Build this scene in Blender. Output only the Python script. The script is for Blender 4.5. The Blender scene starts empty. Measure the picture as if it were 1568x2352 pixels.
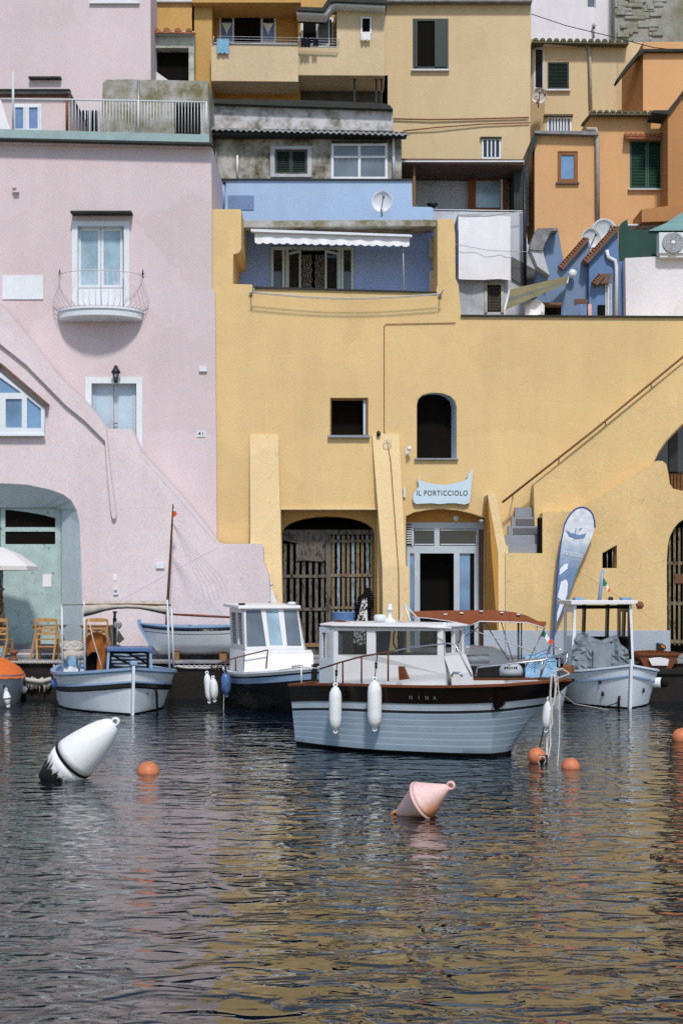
import bpy, bmesh, math, random
from mathutils import Vector, Matrix
from mathutils.geometry import tessellate_polygon
random.seed(7)
SC = bpy.context.scene
COL = SC.collection
# ---------------------------------------------------------------- survey frame
# the harbour front is frontal to the viewpoint; F, CX, HY, EYE turn a bearing and a distance into metres
CX, HY, F, EYE = 784.0, 1348.0, 3267.0, 2.46
def P(x, y, Y): return Vector(((x - CX) * Y / F, Y, EYE - (y - HY) * Y / F))
R = math.radians

# ---------------------------------------------------------------- objects
WORLD = {}
def tag(o, label=None, cat=None, group=None, kind=None):
    if label: o['label'] = label
    if cat: o['category'] = cat
    if group: o['group'] = group
    if kind: o['kind'] = kind
    return o
def thing(name, label, cat, loc=(0, 0, 0), group=None):
    o = bpy.data.objects.new(name, None); COL.objects.link(o)
    o.empty_display_size = .3
    o.location = loc; WORLD[o.name] = Vector(loc)
    return tag(o, label, cat, group)
def copy_tree(o, parent=None):
    c = o.copy(); COL.objects.link(c)
    if parent: c.parent = parent
    for ch in list(o.children): copy_tree(ch, c)
    return c

class MB:
    def __init__(s): s.v = []; s.f = []; s.mi = []; s.sm = []
    def add(s, vs, fs, m=0, sm=False):
        b = len(s.v); s.v += [Vector(v) for v in vs]
        for f in fs: s.f.append([i + b for i in f]); s.mi.append(m); s.sm.append(sm)
        return s
    def box(s, a, b, m=0):
        (x0, y0, z0), (x1, y1, z1) = a, b
        return s.add([(x0,y0,z0),(x1,y0,z0),(x1,y1,z0),(x0,y1,z0),(x0,y0,z1),(x1,y0,z1),(x1,y1,z1),(x0,y1,z1)],
            [(0,1,2,3),(4,5,6,7),(0,1,5,4),(1,2,6,5),(2,3,7,6),(3,0,4,7)], m)
    def pbox(s, x0, y0, x1, y1, Y, d, m=0):
        a = P(x0, y1, Y); b = P(x1, y0, Y)
        return s.box((a.x, Y, a.z), (b.x, Y + d, b.z), m)
    def slab(s, outer, holes, fn, T, m=0, mr=None, back=True, fni=None):
        """outer: 2D outline; holes: (2D outline, reveal depth[, inner outline]); fn(u,v,d) -> point"""
        mr = m if mr is None else mr
        loops = [[fn(u, v, 0) for u, v in outer]] + [[fn(u, v, 0) for u, v in h[0]] for h in holes]
        flat = [p for l in loops for p in l]
        tri = tessellate_polygon(loops)
        s.add(flat, [list(t) for t in tri], m)
        n = len(outer)
        if T:
            bk = [fn(u, v, T) for u, v in outer]
            s.add(loops[0] + bk, [(i, (i+1) % n, n + (i+1) % n, n + i) for i in range(n)], m)
            if back and T < .12 and holes:
                lb = [bk] + [[fn(u, v, T) for u, v in h[0]] for h in holes]
                s.add([p for l in lb for p in l], [list(t) for t in tessellate_polygon(lb)], m)
                for h in holes:
                    q = len(h[0]); s.add([fn(u, v, 0) for u, v in h[0]] + [fn(u, v, T) for u, v in h[0]], [(i, (i+1) % q, q + (i+1) % q, q + i) for i in range(q)], m)
                return s
            if back: s.add(bk, [list(t) for t in tessellate_polygon([bk])], m)
        for h in holes:
            q = len(h[0]); inner = h[2] if len(h) > 2 and h[2] else h[0]
            mm = h[3] if len(h) > 3 else mr
            gi = fni if (fni and inner is not h[0]) else fn
            s.add([fn(u, v, 0) for u, v in h[0]] + [gi(u, v, h[1]) for u, v in inner],
                  [(i, (i+1) % q, q + (i+1) % q, q + i) for i in range(q)], mm)
        return s
    def wall(s, outer, holes, Y, T, m=0, mr=None, back=True):
        def fn(u, v, d):
            p = P(u, v, Y); p.y = Y + d; return p
        return s.slab(outer, holes, fn, T, m, mr, back, lambda u, v, d: P(u, v, Y + d))
    def prism(s, pts, Y, d, m=0): return s.wall(pts, [], Y, d, m)
    def tube(s, pts, r, n=6, m=0, cap=True):
        pts = [Vector(p) for p in pts]; k = len(pts); vs = []
        rr = r if isinstance(r, (list, tuple)) else [r] * k
        up = None
        for i, p in enumerate(pts):
            t = (pts[min(i+1, k-1)] - pts[max(i-1, 0)])
            t = t.normalized() if t.length > 1e-9 else Vector((0,0,1))
            if up is None: up = Vector((0,0,1)) if abs(t.z) < .9 else Vector((1,0,0))
            a = t.cross(up)
            if a.length < 1e-5: a = t.cross(Vector((0,1,0)))
            a.normalize(); b = a.cross(t).normalized(); up = b
            for j in range(n):
                w = 2*math.pi*j/n
                vs.append(p + (a*math.cos(w) + b*math.sin(w)) * rr[i])
        fs = [(i*n+j, i*n+(j+1)%n, (i+1)*n+(j+1)%n, (i+1)*n+j) for i in range(k-1) for j in range(n)]
        if cap: fs += [list(range(n)), [(k-1)*n+j for j in range(n)]]
        return s.add(vs, fs, m, n > 4)
    def bar(s, a, b, w, h=None, m=0):
        a, b = Vector(a), Vector(b); h = h or w
        t = (b - a).normalized(); up = Vector((0,0,1)) if abs(t.z) < .95 else Vector((0,1,0))
        x = t.cross(up).normalized() * w/2; y = x.cross(t).normalized() * h/2
        vs = [a-x-y, a+x-y, a+x+y, a-x+y, b-x-y, b+x-y, b+x+y, b-x+y]
        return s.add(vs, [(0,1,2,3),(4,5,6,7),(0,1,5,4),(1,2,6,5),(2,3,7,6),(3,0,4,7)], m)
    def lathe(s, prof, c=(0,0,0), n=20, M=None, m=0, mats=None):
        c = Vector(c); M = M or Matrix.Identity(3); vs = []
        for r, z in prof:
            for j in range(n):
                w = 2*math.pi*j/n; vs.append(c + M @ Vector((r*math.cos(w), r*math.sin(w), z)))
        k = len(prof)
        for i in range(k-1):
            pass
        b = len(s.v); s.v += vs
        for i in range(k-1):
            for j in range(n):
                s.f.append([b+i*n+j, b+i*n+(j+1)%n, b+(i+1)*n+(j+1)%n, b+(i+1)*n+j]); s.mi.append(mats[i] if mats else m); s.sm.append(True)
        for i in (0, k-1):
            if prof[i][0] > 1e-4: s.f.append([b+i*n+j for j in range(n)]); s.mi.append(mats[min(i, k-2)] if mats else m); s.sm.append(False)
        return s
    def ball(s, c, r, n=16, sz=1., m=0):
        k = n // 2
        return s.lathe([(r*math.sin(math.pi*i/k) if 0 < i < k else 1e-4, -r*sz*math.cos(math.pi*i/k)) for i in range(k+1)], c, n, None, m)
    def grid(s, rows, m=0, sm=True, closed=False, mats=None):
        k = len(rows); n = len(rows[0]); vs = [p for r in rows for p in r]; b = len(s.v); s.v += [Vector(p) for p in vs]
        for i in range(k-1):
            for j in range(n if closed else n-1):
                s.f.append([b+i*n+j, b+i*n+(j+1)%n, b+(i+1)*n+(j+1)%n, b+(i+1)*n+j]); s.mi.append(mats[i] if mats else m); s.sm.append(sm)
        return s
    def sweep(s, path, w, h, m=0):
        """flat rectangular moulding along a path"""
        rows = []
        path = [Vector(p) for p in path]; k = len(path)
        for i, p in enumerate(path):
            t = (path[min(i+1,k-1)] - path[max(i-1,0)]).normalized()
            a = t.cross(Vector((0,0,1)))
            a = a.normalized() if a.length > 1e-5 else Vector((0,1,0))
            b = a.cross(t).normalized()
            rows.append([p - a*w/2 - b*h/2, p + a*w/2 - b*h/2, p + a*w/2 + b*h/2, p - a*w/2 + b*h/2])
        s.grid(rows, m, False, True)
        s.add(rows[0], [(0,1,2,3)], m); s.add(rows[-1], [(0,1,2,3)], m)
        return s
    def obj(s, name, mats, parent=None, label=None, cat=None, group=None, kind=None, bevel=0, merge=True):
        me = bpy.data.meshes.new(name)
        org = Vector((0,0,0)); q = parent
        while q is not None:
            if q.name in WORLD: org = WORLD[q.name]; break
            q = q.parent
        if parent is None and s.v:
            lo = Vector((min(v.x for v in s.v), min(v.y for v in s.v), min(v.z for v in s.v))); hi = Vector((max(v.x for v in s.v), max(v.y for v in s.v), lo.z))
            org = (lo + hi) / 2
        bm = bmesh.new(); vv = [bm.verts.new(v - org) for v in s.v]
        for f, m, sm in zip(s.f, s.mi, s.sm):
            if len(set(f)) < 3: continue
            try: g = bm.faces.new([vv[i] for i in f])
            except ValueError: continue
            g.material_index = m; g.smooth = sm
        if merge: bmesh.ops.remove_doubles(bm, verts=bm.verts, dist=1e-5)
        bmesh.ops.recalc_face_normals(bm, faces=bm.faces)
        bm.to_mesh(me); bm.free()
        for m in (mats if isinstance(mats, (list, tuple)) else [mats]): me.materials.append(m)
        o = bpy.data.objects.new(name, me); COL.objects.link(o)
        if parent is not None: o.parent = parent
        else: o.location = org
        if bevel:
            b = o.modifiers.new('edge', 'BEVEL'); b.width = bevel; b.segments = 2; b.limit_method = 'ANGLE'; b.angle_limit = R(40)
        return tag(o, label, cat, group, kind)

def text_mesh(name, s, size, mat, parent, M, sx=1., space=1., extrude=.004, align='CENTER', label=None):
    cu = bpy.data.curves.new('tmp', 'FONT'); cu.body = s; cu.size = size; cu.align_x = align; cu.align_y = 'CENTER'
    cu.extrude = extrude; cu.space_character = space
    t = bpy.data.objects.new('tmp', cu); COL.objects.link(t)
    dg = bpy.context.evaluated_depsgraph_get(); dg.update()
    me = bpy.data.meshes.new_from_object(t.evaluated_get(dg)); bpy.data.objects.remove(t); bpy.data.curves.remove(cu)
    me.name = name
    me.transform(Matrix.Diagonal((sx, 1, 1, 1))); me.transform(M)
    org = Vector((0,0,0)); q = parent
    while q is not None:
        if q.name in WORLD: org = WORLD[q.name]; break
        q = q.parent
    me.transform(Matrix.Translation(-org)); me.materials.clear(); me.materials.append(mat)
    o = bpy.data.objects.new(name, me); COL.objects.link(o); o.parent = parent
    return tag(o, label)
def face_cam(p, roll=0): return Matrix.Translation(p) @ Matrix.Rotation(R(roll), 4, 'Y') @ Matrix.Rotation(R(90), 4, 'X')
def arc(x0, x1, ys, yt, n=12):
    """arch head from (x0,ys) over the top yt to (x1,ys)"""
    return [((x0+x1)/2 - (x1-x0)/2*math.cos(math.pi*i/n), ys - (ys-yt)*math.sin(math.pi*i/n)) for i in range(n+1)]
def rect(x0, y0, x1, y1): return [(x0, y0), (x1, y0), (x1, y1), (x0, y1)]

# ---------------------------------------------------------------- materials
def lin(h):
    h = h.lstrip('#'); c = [int(h[i:i+2], 16)/255 for i in (0, 2, 4)]
    return [x/12.92 if x <= .04045 else ((x+.055)/1.055)**2.4 for x in c]
def rgba(c): return tuple(list(c)[:3] + [1])
class NT:
    def __init__(s, name):
        s.mat = bpy.data.materials.new(name); s.mat.use_nodes = True; s.t = s.mat.node_tree; s.t.nodes.clear()
        s.out = s.n('ShaderNodeOutputMaterial')
    def n(s, typ, **kw):
        nd = s.t.nodes.new(typ)
        for k, v in kw.items():
            if k.startswith('i_'):
                key = k[2:].replace('_', ' ')
                if isinstance(v, bpy.types.NodeSocket): s.t.links.new(v, nd.inputs[key])
                else: nd.inputs[key].default_value = v
            else: setattr(nd, k, v)
        return nd
    def l(s, a, b): s.t.links.new(a, b)
    def coord(s, scale=(1,1,1)):
        tc = s.n('ShaderNodeTexCoord'); mp = s.n('ShaderNodeMapping'); s.l(tc.outputs['Object'], mp.inputs['Vector']); mp.inputs['Scale'].default_value = scale
        return mp.outputs['Vector']
    def noise(s, scale, detail=3, rough=.55, co=None, dist=0):
        nd = s.n('ShaderNodeTexNoise'); nd.inputs['Scale'].default_value = scale; nd.inputs['Detail'].default_value = detail; nd.inputs['Roughness'].default_value = rough; nd.inputs['Distortion'].default_value = dist
        s.l(co if co is not None else s.coord(), nd.inputs['Vector']); return nd.outputs['Fac']
    def ramp(s, fac, stops):
        r = s.n('ShaderNodeValToRGB'); s.l(fac, r.inputs['Fac']); e = r.color_ramp.elements
        while len(e) < len(stops): e.new(.5)
        for el, (p, c) in zip(e, stops): el.position = p; el.color = rgba(c if isinstance(c, (list, tuple)) else (c, c, c))
        return r.outputs['Color']
    def mix(s, a, b, fac, mode='MIX'):
        m = s.n('ShaderNodeMix', data_type='RGBA', blend_type=mode)
        for k, v in (('A', a), ('B', b)):
            sock = [i for i in m.inputs if i.name == k and i.type == 'RGBA'][0]
            if isinstance(v, bpy.types.NodeSocket): s.l(v, sock)
            else: sock.default_value = rgba(v)
        fs = m.inputs[0]
        if isinstance(fac, bpy.types.NodeSocket): s.l(fac, fs)
        else: fs.default_value = fac
        return [o for o in m.outputs if o.type == 'RGBA'][0]
    def bump(s, h, strength, dist=.02, normal=None):
        b = s.n('ShaderNodeBump'); b.inputs['Strength'].default_value = strength; b.inputs['Distance'].default_value = dist; s.l(h, b.inputs['Height'])
        if normal is not None: s.l(normal, b.inputs['Normal'])
        return b.outputs['Normal']
    def bsdf(s, color, rough=.8, spec=.3, metal=0, normal=None, **kw):
        b = s.n('ShaderNodeBsdfPrincipled')
        if isinstance(color, bpy.types.NodeSocket): s.l(color, b.inputs['Base Color'])
        else: b.inputs['Base Color'].default_value = rgba(color)
        if isinstance(rough, bpy.types.NodeSocket): s.l(rough, b.inputs['Roughness'])
        else: b.inputs['Roughness'].default_value = rough
        b.inputs['Specular IOR Level'].default_value = spec; b.inputs['Metallic'].default_value = metal
        if normal is not None: s.l(normal, b.inputs['Normal'])
        for k, v in kw.items(): b.inputs[k.replace('_', ' ')].default_value = v
        s.l(b.outputs[0], s.out.inputs['Surface']); return b
GRAIN = .5
def plaster(name, col, grain=.34, mott=.07, stain=.06, dirt=None, bump=.25, soft=.03):
    c = lin(col) if isinstance(col, str) else col
    t = NT(name)
    fine = t.ramp(t.noise(34, 2, .7), [(.25, 1-grain*GRAIN), (.75, 1+grain*GRAIN*.6)])
    big = t.ramp(t.noise(.45, 5, .6), [(.3, 1-mott), (.7, 1.02)])
    st = t.ramp(t.noise(1.0, 5, .65, t.coord((1.1, 1.1, .16))), [(.42, 1-stain), (.6, 1)])
    x = t.mix(c, fine, 1, 'MULTIPLY'); x = t.mix(x, big, 1, 'MULTIPLY'); x = t.mix(x, st, .8, 'MULTIPLY')
    vo = t.n('ShaderNodeTexVoronoi'); vo.inputs['Scale'].default_value = .55; wv = t.n('ShaderNodeVectorMath', operation='ADD'); nz = t.n('ShaderNodeTexNoise'); nz.inputs['Scale'].default_value = 1.2; t.l(t.coord(), nz.inputs['Vector']); t.l(nz.outputs['Color'], wv.inputs[0]); t.l(t.coord(), wv.inputs[1]); t.l(wv.outputs[0], vo.inputs['Vector'])
    sp_ = t.n('ShaderNodeSeparateColor'); t.l(vo.outputs['Color'], sp_.inputs[0])
    x = t.mix(x, t.ramp(sp_.outputs[0], [(.1, (.955, .95, .94)), (.9, 1.015)]), 1, 'MULTIPLY')
    spots = t.noise(3.1, 7, .72); x = t.mix(x, t.ramp(spots, [(.30, (.80, .77, .73)), (.37, 1)]), .8, 'MULTIPLY')
    hue = t.noise(21, 1, .5)
    x = t.mix(x, t.ramp(hue, [(.3, (1.06, .985, .96)), (.7, (.95, 1.0, 1.06))]), 1, 'MULTIPLY')
    if dirt:
        amt, dcol, sc = dirt
        d = t.ramp(t.noise(sc, 7, .68), [(.5-amt*.35, 1), (.5+.14, 0)])
        x = t.mix(x, lin(dcol), d) if False else t.mix(lin(dcol), x, t.ramp(t.noise(sc, 7, .68), [(.25+amt*.3, 0), (.45+amt*.3, 1)]))
    nrm = None
    if soft:
        bv = t.n('ShaderNodeBevel'); bv.samples = 3; bv.inputs['Radius'].default_value = soft; nrm = bv.outputs['Normal']
    nn = t.bump(t.noise(26, 4, .65), bump, .02, nrm)
    nn = t.bump(t.noise(1.6, 3, .5), .22, .06, nn)
    t.bsdf(x, .92, .15, 0, nn)
    return t.mat
def paint(name, col, rough=.45, spec=.4, var=.12, metal=0, scale=3, bump=.05, rust=None):
    c = lin(col) if isinstance(col, str) else col
    t = NT(name)
    x = t.mix(c, t.ramp(t.noise(scale, 5, .65), [(.3, 1-var), (.7, 1+var*.3)]), 1, 'MULTIPLY')
    x = t.mix(x, t.ramp(t.noise(40, 2, .6), [(.3, 1-var*.6), (.7, 1+var*.3)]), 1, 'MULTIPLY')
    if rust:
        amt, rc = rust
        x = t.mix(x, lin(rc), t.ramp(t.noise(scale*3, 6, .7), [(.62-amt*.2, 0), (.72-amt*.2, 1)]))
    rg = t.ramp(t.noise(scale*2, 3), [(.3, max(rough-.1, .03)), (.7, min(rough+.12, 1))])
    t.bsdf(x, rg, spec, metal, t.bump(t.noise(30, 3), bump, .01))
    return t.mat
def wood(name, col, dark=.45, rough=.6, scale=6, dirs=(12, 12, 1.2), peel=None, bump=.3):
    c = lin(col); t = NT(name)
    x = t.mix(c, t.ramp(t.noise(scale, 5, .7, t.coord(dirs)), [(.3, dark), (.65, 1.1)]), 1, 'MULTIPLY')
    if peel:
        amt, pc = peel
        x = t.mix(x, lin(pc), t.ramp(t.noise(9, 6, .75, t.coord((2, 2, .5))), [(.55-amt*.25, 0), (.6-amt*.25, 1)]))
    t.bsdf(x, rough, .3, 0, t.bump(t.noise(scale*2, 4, .6, t.coord(dirs)), bump, .01))
    return t.mat
def glass(name, col, rough=.06, spec=.6):
    c = lin(col); t = NT(name)
    x = t.mix(c, t.ramp(t.noise(1.3, 3), [(.3, .6), (.7, 1.15)]), 1, 'MULTIPLY')
    t.bsdf(x, rough, spec, 0, t.bump(t.noise(2.2, 1), .04, .05)); return t.mat
def clear_glass(name, tint=(.55, .6, .62), clear=.75):
    t = NT(name)
    tr = t.n('ShaderNodeBsdfTransparent'); tr.inputs[0].default_value = rgba(tint)
    gl = t.n('ShaderNodeBsdfGlossy'); gl.inputs['Roughness'].default_value = .04
    fr = t.n('ShaderNodeFresnel'); fr.inputs['IOR'].default_value = 1.6
    mx = t.n('ShaderNodeMixShader'); t.l(fr.outputs[0], mx.inputs[0]); t.l(tr.outputs[0], mx.inputs[1]); t.l(gl.outputs[0], mx.inputs[2])
    df = t.n('ShaderNodeBsdfDiffuse'); df.inputs[0].default_value = (.05, .055, .06, 1)
    m2 = t.n('ShaderNodeMixShader'); m2.inputs[0].default_value = 1-clear; t.l(mx.outputs[0], m2.inputs[1]); t.l(df.outputs[0], m2.inputs[2])
    t.l(m2.outputs[0], t.out.inputs['Surface']); return t.mat

M = {}
M['pink'] = plaster('pink_plaster', (.635, .54, .548))
M['pink_low'] = plaster('pink_plaster_low', (.69, .60, .608), stain=.08)
M['yellow'] = plaster('yellow_plaster', (.70, .51, .245), mott=.1)
M['yellow_light'] = plaster('pale_yellow_plaster', (.77, .59, .32), mott=.08, stain=.06)
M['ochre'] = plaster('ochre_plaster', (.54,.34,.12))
M['ochre_shade'] = plaster('shaded_ochre_plaster', (.50, .25, .06))  # ochre darkened to hold the shade of recesses and the pier flank
M['cream'] = plaster('cream_plaster', (.60, .485, .31))
M['cream2'] = plaster('straw_plaster', (.60, .475, .285))
M['orange'] = plaster('orange_plaster', (.65, .38, .18), dirt=None)
M['orange2'] = plaster('burnt_and_shaded_orange', (.44, .22, .09))  # darker orange; also paints shade on the tower side and loft wall
M['blue_light'] = plaster('pale_blue_plaster', (.36, .49, .66))
M['blue'] = plaster('blue_plaster', (.13, .215, .40))
M['blue2'] = plaster('grey_blue_plaster', (.17, .255, .40))
M['blue_terrace'] = plaster('terrace_blue_plaster', (.30, .47, .96))
M['pink_edge'] = plaster('pink_edge_highlight', (.68, .60, .625), soft=0, bump=.1)
M['yellow_edge'] = plaster('yellow_edge_plaster', (.70, .505, .245), soft=0, bump=.1)
M['bluegrey'] = plaster('blue_grey_plinth', (.40, .45, .51))
M['white'] = plaster('white_plaster', (.70, .69, .72), stain=.1)
M['white_sh'] = plaster('weathered_shaded_white_plaster', (.50, .53, .57), dirt=(.25, '#8d9296', 1.1))  # white greyed towards blue for shade, plus real weathering spots
M['concrete'] = plaster('weathered_concrete', (.42, .42, .40), dirt=(.45, '#6f6a4c', 1.5), bump=.5)
M['old_white'] = plaster('peeling_white_plaster', (.55, .55, .56), dirt=(.38, '#6c6960', 1.9), bump=.5)
M['old_wall'] = plaster('stained_grey_plaster', (.46, .45, .42), dirt=(.52, '#4f4a33', 1.3), bump=.5)
M['pavement'] = plaster('grey_paving', (.30, .31, .33), dirt=(.3, '#5c5c5c', 2), soft=.02)
M['quaywall'] = plaster('dark_quay_stone', (.022, .02, .019), dirt=(.2, '#2c2a28', 2.5), bump=.8)  # near-black base colour over the whole quay face
M['stone'] = plaster('rough_stone', (.33, .34, .31), dirt=(.5, '#77755f', .9), bump=.9, soft=.05)
M['greenwhite'] = plaster('greenish_white_plaster', (.50, .52, .46), dirt=(.3, '#7c7d66', 2))
M['vault'] = plaster('blue_white_limewash', (.50, .60, .64), stain=.1, soft=.06)
M['step'] = plaster('grey_step_stone', (.26, .28, .31), soft=.02)
M['stepshade'] = plaster('step_stone_shade', (.13, .13, .13), soft=.02)  # darker copy of the step stone, used to paint shade
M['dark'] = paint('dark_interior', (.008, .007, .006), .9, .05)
M['frame_white'] = paint('white_painted_wood', (.66, .70, .74), .5, var=.1)
M['frame_grey'] = paint('grey_white_aluminium', (.44, .50, .56), .45, var=.12)
M['panel_blue'] = paint('pale_blue_panel', (.44, .56, .66), .35, var=.1)
M['mint'] = paint('mint_painted_door', (.37, .485, .47), .7, var=.2, rust=(.10, '#2f3b3a'))
M['teal'] = paint('teal_gutter_paint', (.28, .385, .39), .5, var=.2)
M['green'] = paint('dark_green_shutter', (.016, .035, .03), .5)
M['green2'] = paint('green_shutter', (.022, .075, .05), .5)
M['black'] = paint('black_paint', (.012, .012, .012), .5)
M['darkroof'] = paint('dark_bitumen', (.03, .034, .03), .8, var=.4, bump=.3)
M['roof_brown'] = paint('brown_roof_sheet', (.14, .075, .05), .6, var=.3)
M['tile'] = paint('terracotta_tile', (.34, .12, .05), .75, var=.45, scale=8, bump=.3)
M['tile_old'] = paint('mossy_old_tile', (.115, .11, .065), .8, var=.5, scale=6, bump=.4)
M['corrug'] = paint('weathered_corrugated_sheet', (.24, .24, .25), .7, var=.5, scale=5)
M['rail_white'] = paint('white_railing_paint', (.56, .58, .60), .4)
M['rail_pink'] = paint('pale_pink_ironwork', (.66, .56, .585), .5)
M['brown_wood'] = wood('brown_window_wood', '#8a5a30', dirs=(10, 10, 10))
M['door_orange'] = wood('orange_door_wood', '#8f4f1d')
M['glass_blue'] = glass('blue_sky_glass', '#6f93b8', .08, .5)
M['glass_pale'] = glass('pale_curtained_glass', '#9fb9c9', .12, .5)
M['glass_dark'] = glass('dark_glass', '#1b2230', .05, .6)
M['glass_grey'] = glass('grey_glass', '#66727c', .07, .6)
M['glass_cab'] = clear_glass('tinted_cabin_glass', (.56, .57, .57), .95)
M['curtain'] = paint('blue_curtain_cloth', (.18, .28, .48), .9, .05, .3)
M['cloth_white'] = paint('white_cloth', (.74, .74, .77), .95, .05, .08)
M['cloth_blue'] = paint('light_blue_cloth', (.22, .45, .62), .9, .05, .3, scale=20)
M['cloth_black'] = paint('black_cloth', (.012, .013, .02), .9, .05)
M['awn_stripe'] = paint('grey_blue_awning_stripe', (.15, .155, .13), .9, .05, .25)
M['awn_tan'] = paint('tan_awning_cloth', (.21, .185, .10), .9, .05, .25)
M['tarp_green'] = paint('dark_green_tarp', (.028, .075, .06), .75, .2, .3)
M['tarp_teal'] = paint('teal_tarp', (.17, .30, .29), .75, .2, .2)
M['white_metal'] = paint('white_coated_metal', (.62, .65, .68), .4)
M['grey_metal'] = paint('grey_metal', (.25, .26, .27), .4, metal=.4)
M['chrome'] = paint('polished_steel', (.62, .64, .66), .18, metal=1, var=.05)
M['iron_rust'] = paint('rusty_iron', (.23, .085, .04), .85, var=.4, scale=12, bump=.4)
M['handrail'] = paint('brown_handrail_paint', (.16, .085, .04), .5)
M['old_wood'] = wood('weathered_grey_wood', '#6d675e', .25, peel=(.12, '#262119'))
M['old_wood_y'] = wood('weathered_yellow_wood', '#83765a', .35, peel=(.05, '#3a3022'))
M['old_wood_b'] = wood('pale_blue_worn_wood', '#8ba0ac', .4, peel=(.15, '#3b3830'))
M['gate_brown'] = wood('dark_brown_slat_wood', '#6b4a2a', .4)
M['chair_wood'] = wood('honey_wood', '#b08450', .7, .5, dirs=(8, 8, 1))
M['table_wood'] = wood('pale_table_wood', '#8a6b45', .6)
M['varnish'] = wood('dark_varnished_wood', '#160905', .55, .3, 5, (1.2, 12, 12), bump=.04)
M['varnish2'] = wood('brown_varnished_wood', '#6e3a1c', .6, .35, 5, (1.2, 12, 12), bump=.05)
M['mast'] = wood('brown_mast_wood', '#5b3721', .6)
M['hull_blue'] = paint('grey_blue_hull_paint', (.29, .37, .455), .33, .45, .12, scale=2)
M['hull_line'] = paint('plank_seam_paint', (.36, .44, .52), .4, .4, .1)
M['hull_light'] = paint('pale_grey_hull_paint', (.42, .48, .55), .33, .45, .12)
M['hull_white'] = paint('white_hull_paint', (.67, .71, .75), .4, .4, .12, scale=2)
M['hull_white2'] = paint('blue_white_hull_paint', (.66, .715, .78), .4, .4, .14, scale=2)
M['boat_blue'] = paint('bright_blue_boat_paint', (.075, .14, .29), .4, .4, .15)
M['boat_paleblue'] = paint('pale_blue_boat_paint', (.23, .345, .51), .4, .4, .12)
M['hull_black'] = paint('black_hull_paint', (.008, .008, .009), .3, .4)
M['cabin_white'] = paint('white_cabin_paint', (.68, .675, .685), .35, .4, .07, scale=2)
M['cabin_grey'] = paint('cabin_shade_and_grey_paint', (.50, .54, .60), .4, .4, .1)  # plain grey paint; also the cabin white as shaded on its aft faces
M['deck'] = paint('cream_deck_paint', (.50, .49, .47), .6, .3, .15)
M['orange_cover'] = paint('orange_canvas', (.68, .16, .035), .8, .15, .2, scale=5)
M['rust_canvas'] = paint('rust_brown_canvas', (.21, .066, .03), .85, .1, .2, scale=8)
M['tarp_brown'] = paint('orange_brown_tarp', (.36, .12, .03), .85, .1, .35, scale=7, bump=.3)
M['tarp_grey'] = paint('grey_tarpaulin', (.19, .225, .26), .7, .25, .25, scale=6, bump=.3)
M['tarp_blue'] = paint('light_blue_tarpaulin', (.21, .37, .54), .6, .3, .25, scale=6)
M['canvas'] = paint('beige_canvas', (.44, .40, .35), .9, .05, .25, scale=9)
M['canvas_dark'] = paint('dark_canvas', (.10, .09, .08), .9, .05, .3)  # same canvas in a much darker tone
M['stripe_cloth'] = paint('dark_striped_cloth', (.06, .08, .11), .9, .05, .3)
M['fender_white'] = paint('scuffed_white_fender', (.70, .72, .73), .5, .3, .12, scale=10, rust=(.02, '#8a8a80'))
M['fender_blue'] = paint('blue_fender', (.06, .13, .30), .4, .4, .12)
M['buoy_orange'] = paint('faded_orange_buoy', (.55, .18, .08), .5, .35, .18, scale=9)
M['buoy_pink'] = paint('sun_bleached_pink_buoy', (.76, .46, .42), .6, .3, .12, scale=6)
def pink_buoy():
    t = NT('sun_bleached_pink_buoy_stained')
    tc = t.n('ShaderNodeTexCoord'); sp = t.n('ShaderNodeSeparateXYZ'); t.l(tc.outputs['Object'], sp.inputs[0])
    ad = t.n('ShaderNodeMath', operation='MULTIPLY_ADD'); t.l(t.noise(9, 4, .6), ad.inputs[0]); ad.inputs[1].default_value = .12; t.l(sp.outputs['X'], ad.inputs[2])
    x = t.ramp(ad.outputs[0], [(.08, (.74, .50, .48)), (.17, (.66, .30, .17)), (.24, (.30, .10, .03))])
    x = t.mix(x, t.ramp(t.noise(24, 4), [(.3, .85), (.7, 1.04)]), 1, 'MULTIPLY')
    t.bsdf(x, .65, .25, 0, t.bump(t.noise(30, 3), .08, .01)); return t.mat
M['buoy_pink2'] = pink_buoy()
M['buoy_stain'] = paint('orange_stained_buoy', (.62, .23, .08), .7, .2, .3, scale=12)
M['weed'] = paint('black_weed_growth', (.010, .009, .007), .85, .15, .5, scale=14, bump=.6)
M['rope'] = paint('off_white_rope', (.52, .50, .46), .95, .05, .3, scale=30, bump=.5)
M['rope_dark'] = paint('dark_rope', (.035, .033, .03), .95, .05, .3)
M['tub_blue'] = paint('blue_plastic_tub', (.10, .20, .40), .5, .3, .15)
M['inflatable'] = paint('grey_inflatable_rubber', (.27, .30, .33), .5, .3, .15)
M['motor'] = paint('silver_motor_cowl', (.40, .44, .48), .3, .5, .1)
M['flag_green'] = paint('green_flag_cloth', (.03, .16, .07), .9, .05)
M['flag_white'] = paint('white_flag_cloth', (.7, .7, .7), .9, .05)
M['flag_red'] = paint('red_flag_cloth', (.60, .10, .04), .9, .05)
M['sign_blue'] = paint('pale_blue_sign_board', (.50, .62, .70), .5, .3, .06)
M['lettering'] = paint('dark_lettering', (.02, .02, .025), .6, .1)
M['pale_letter'] = paint('pale_lettering', (.72, .77, .84), .6, .1)
M['gold_letter'] = paint('dull_grey_lettering', (.16, .17, .15), .5, .2)
M['emblem_blue'] = paint('faded_blue_print', (.17, .25, .46), .8, .1, .25)
M['banner_edge'] = paint('dark_blue_banner_edge', (.045, .08, .30), .8, .1, .1)
M['umbrella_white'] = paint('white_parasol_cloth', (.60, .59, .57), .9, .05, .08)
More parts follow.
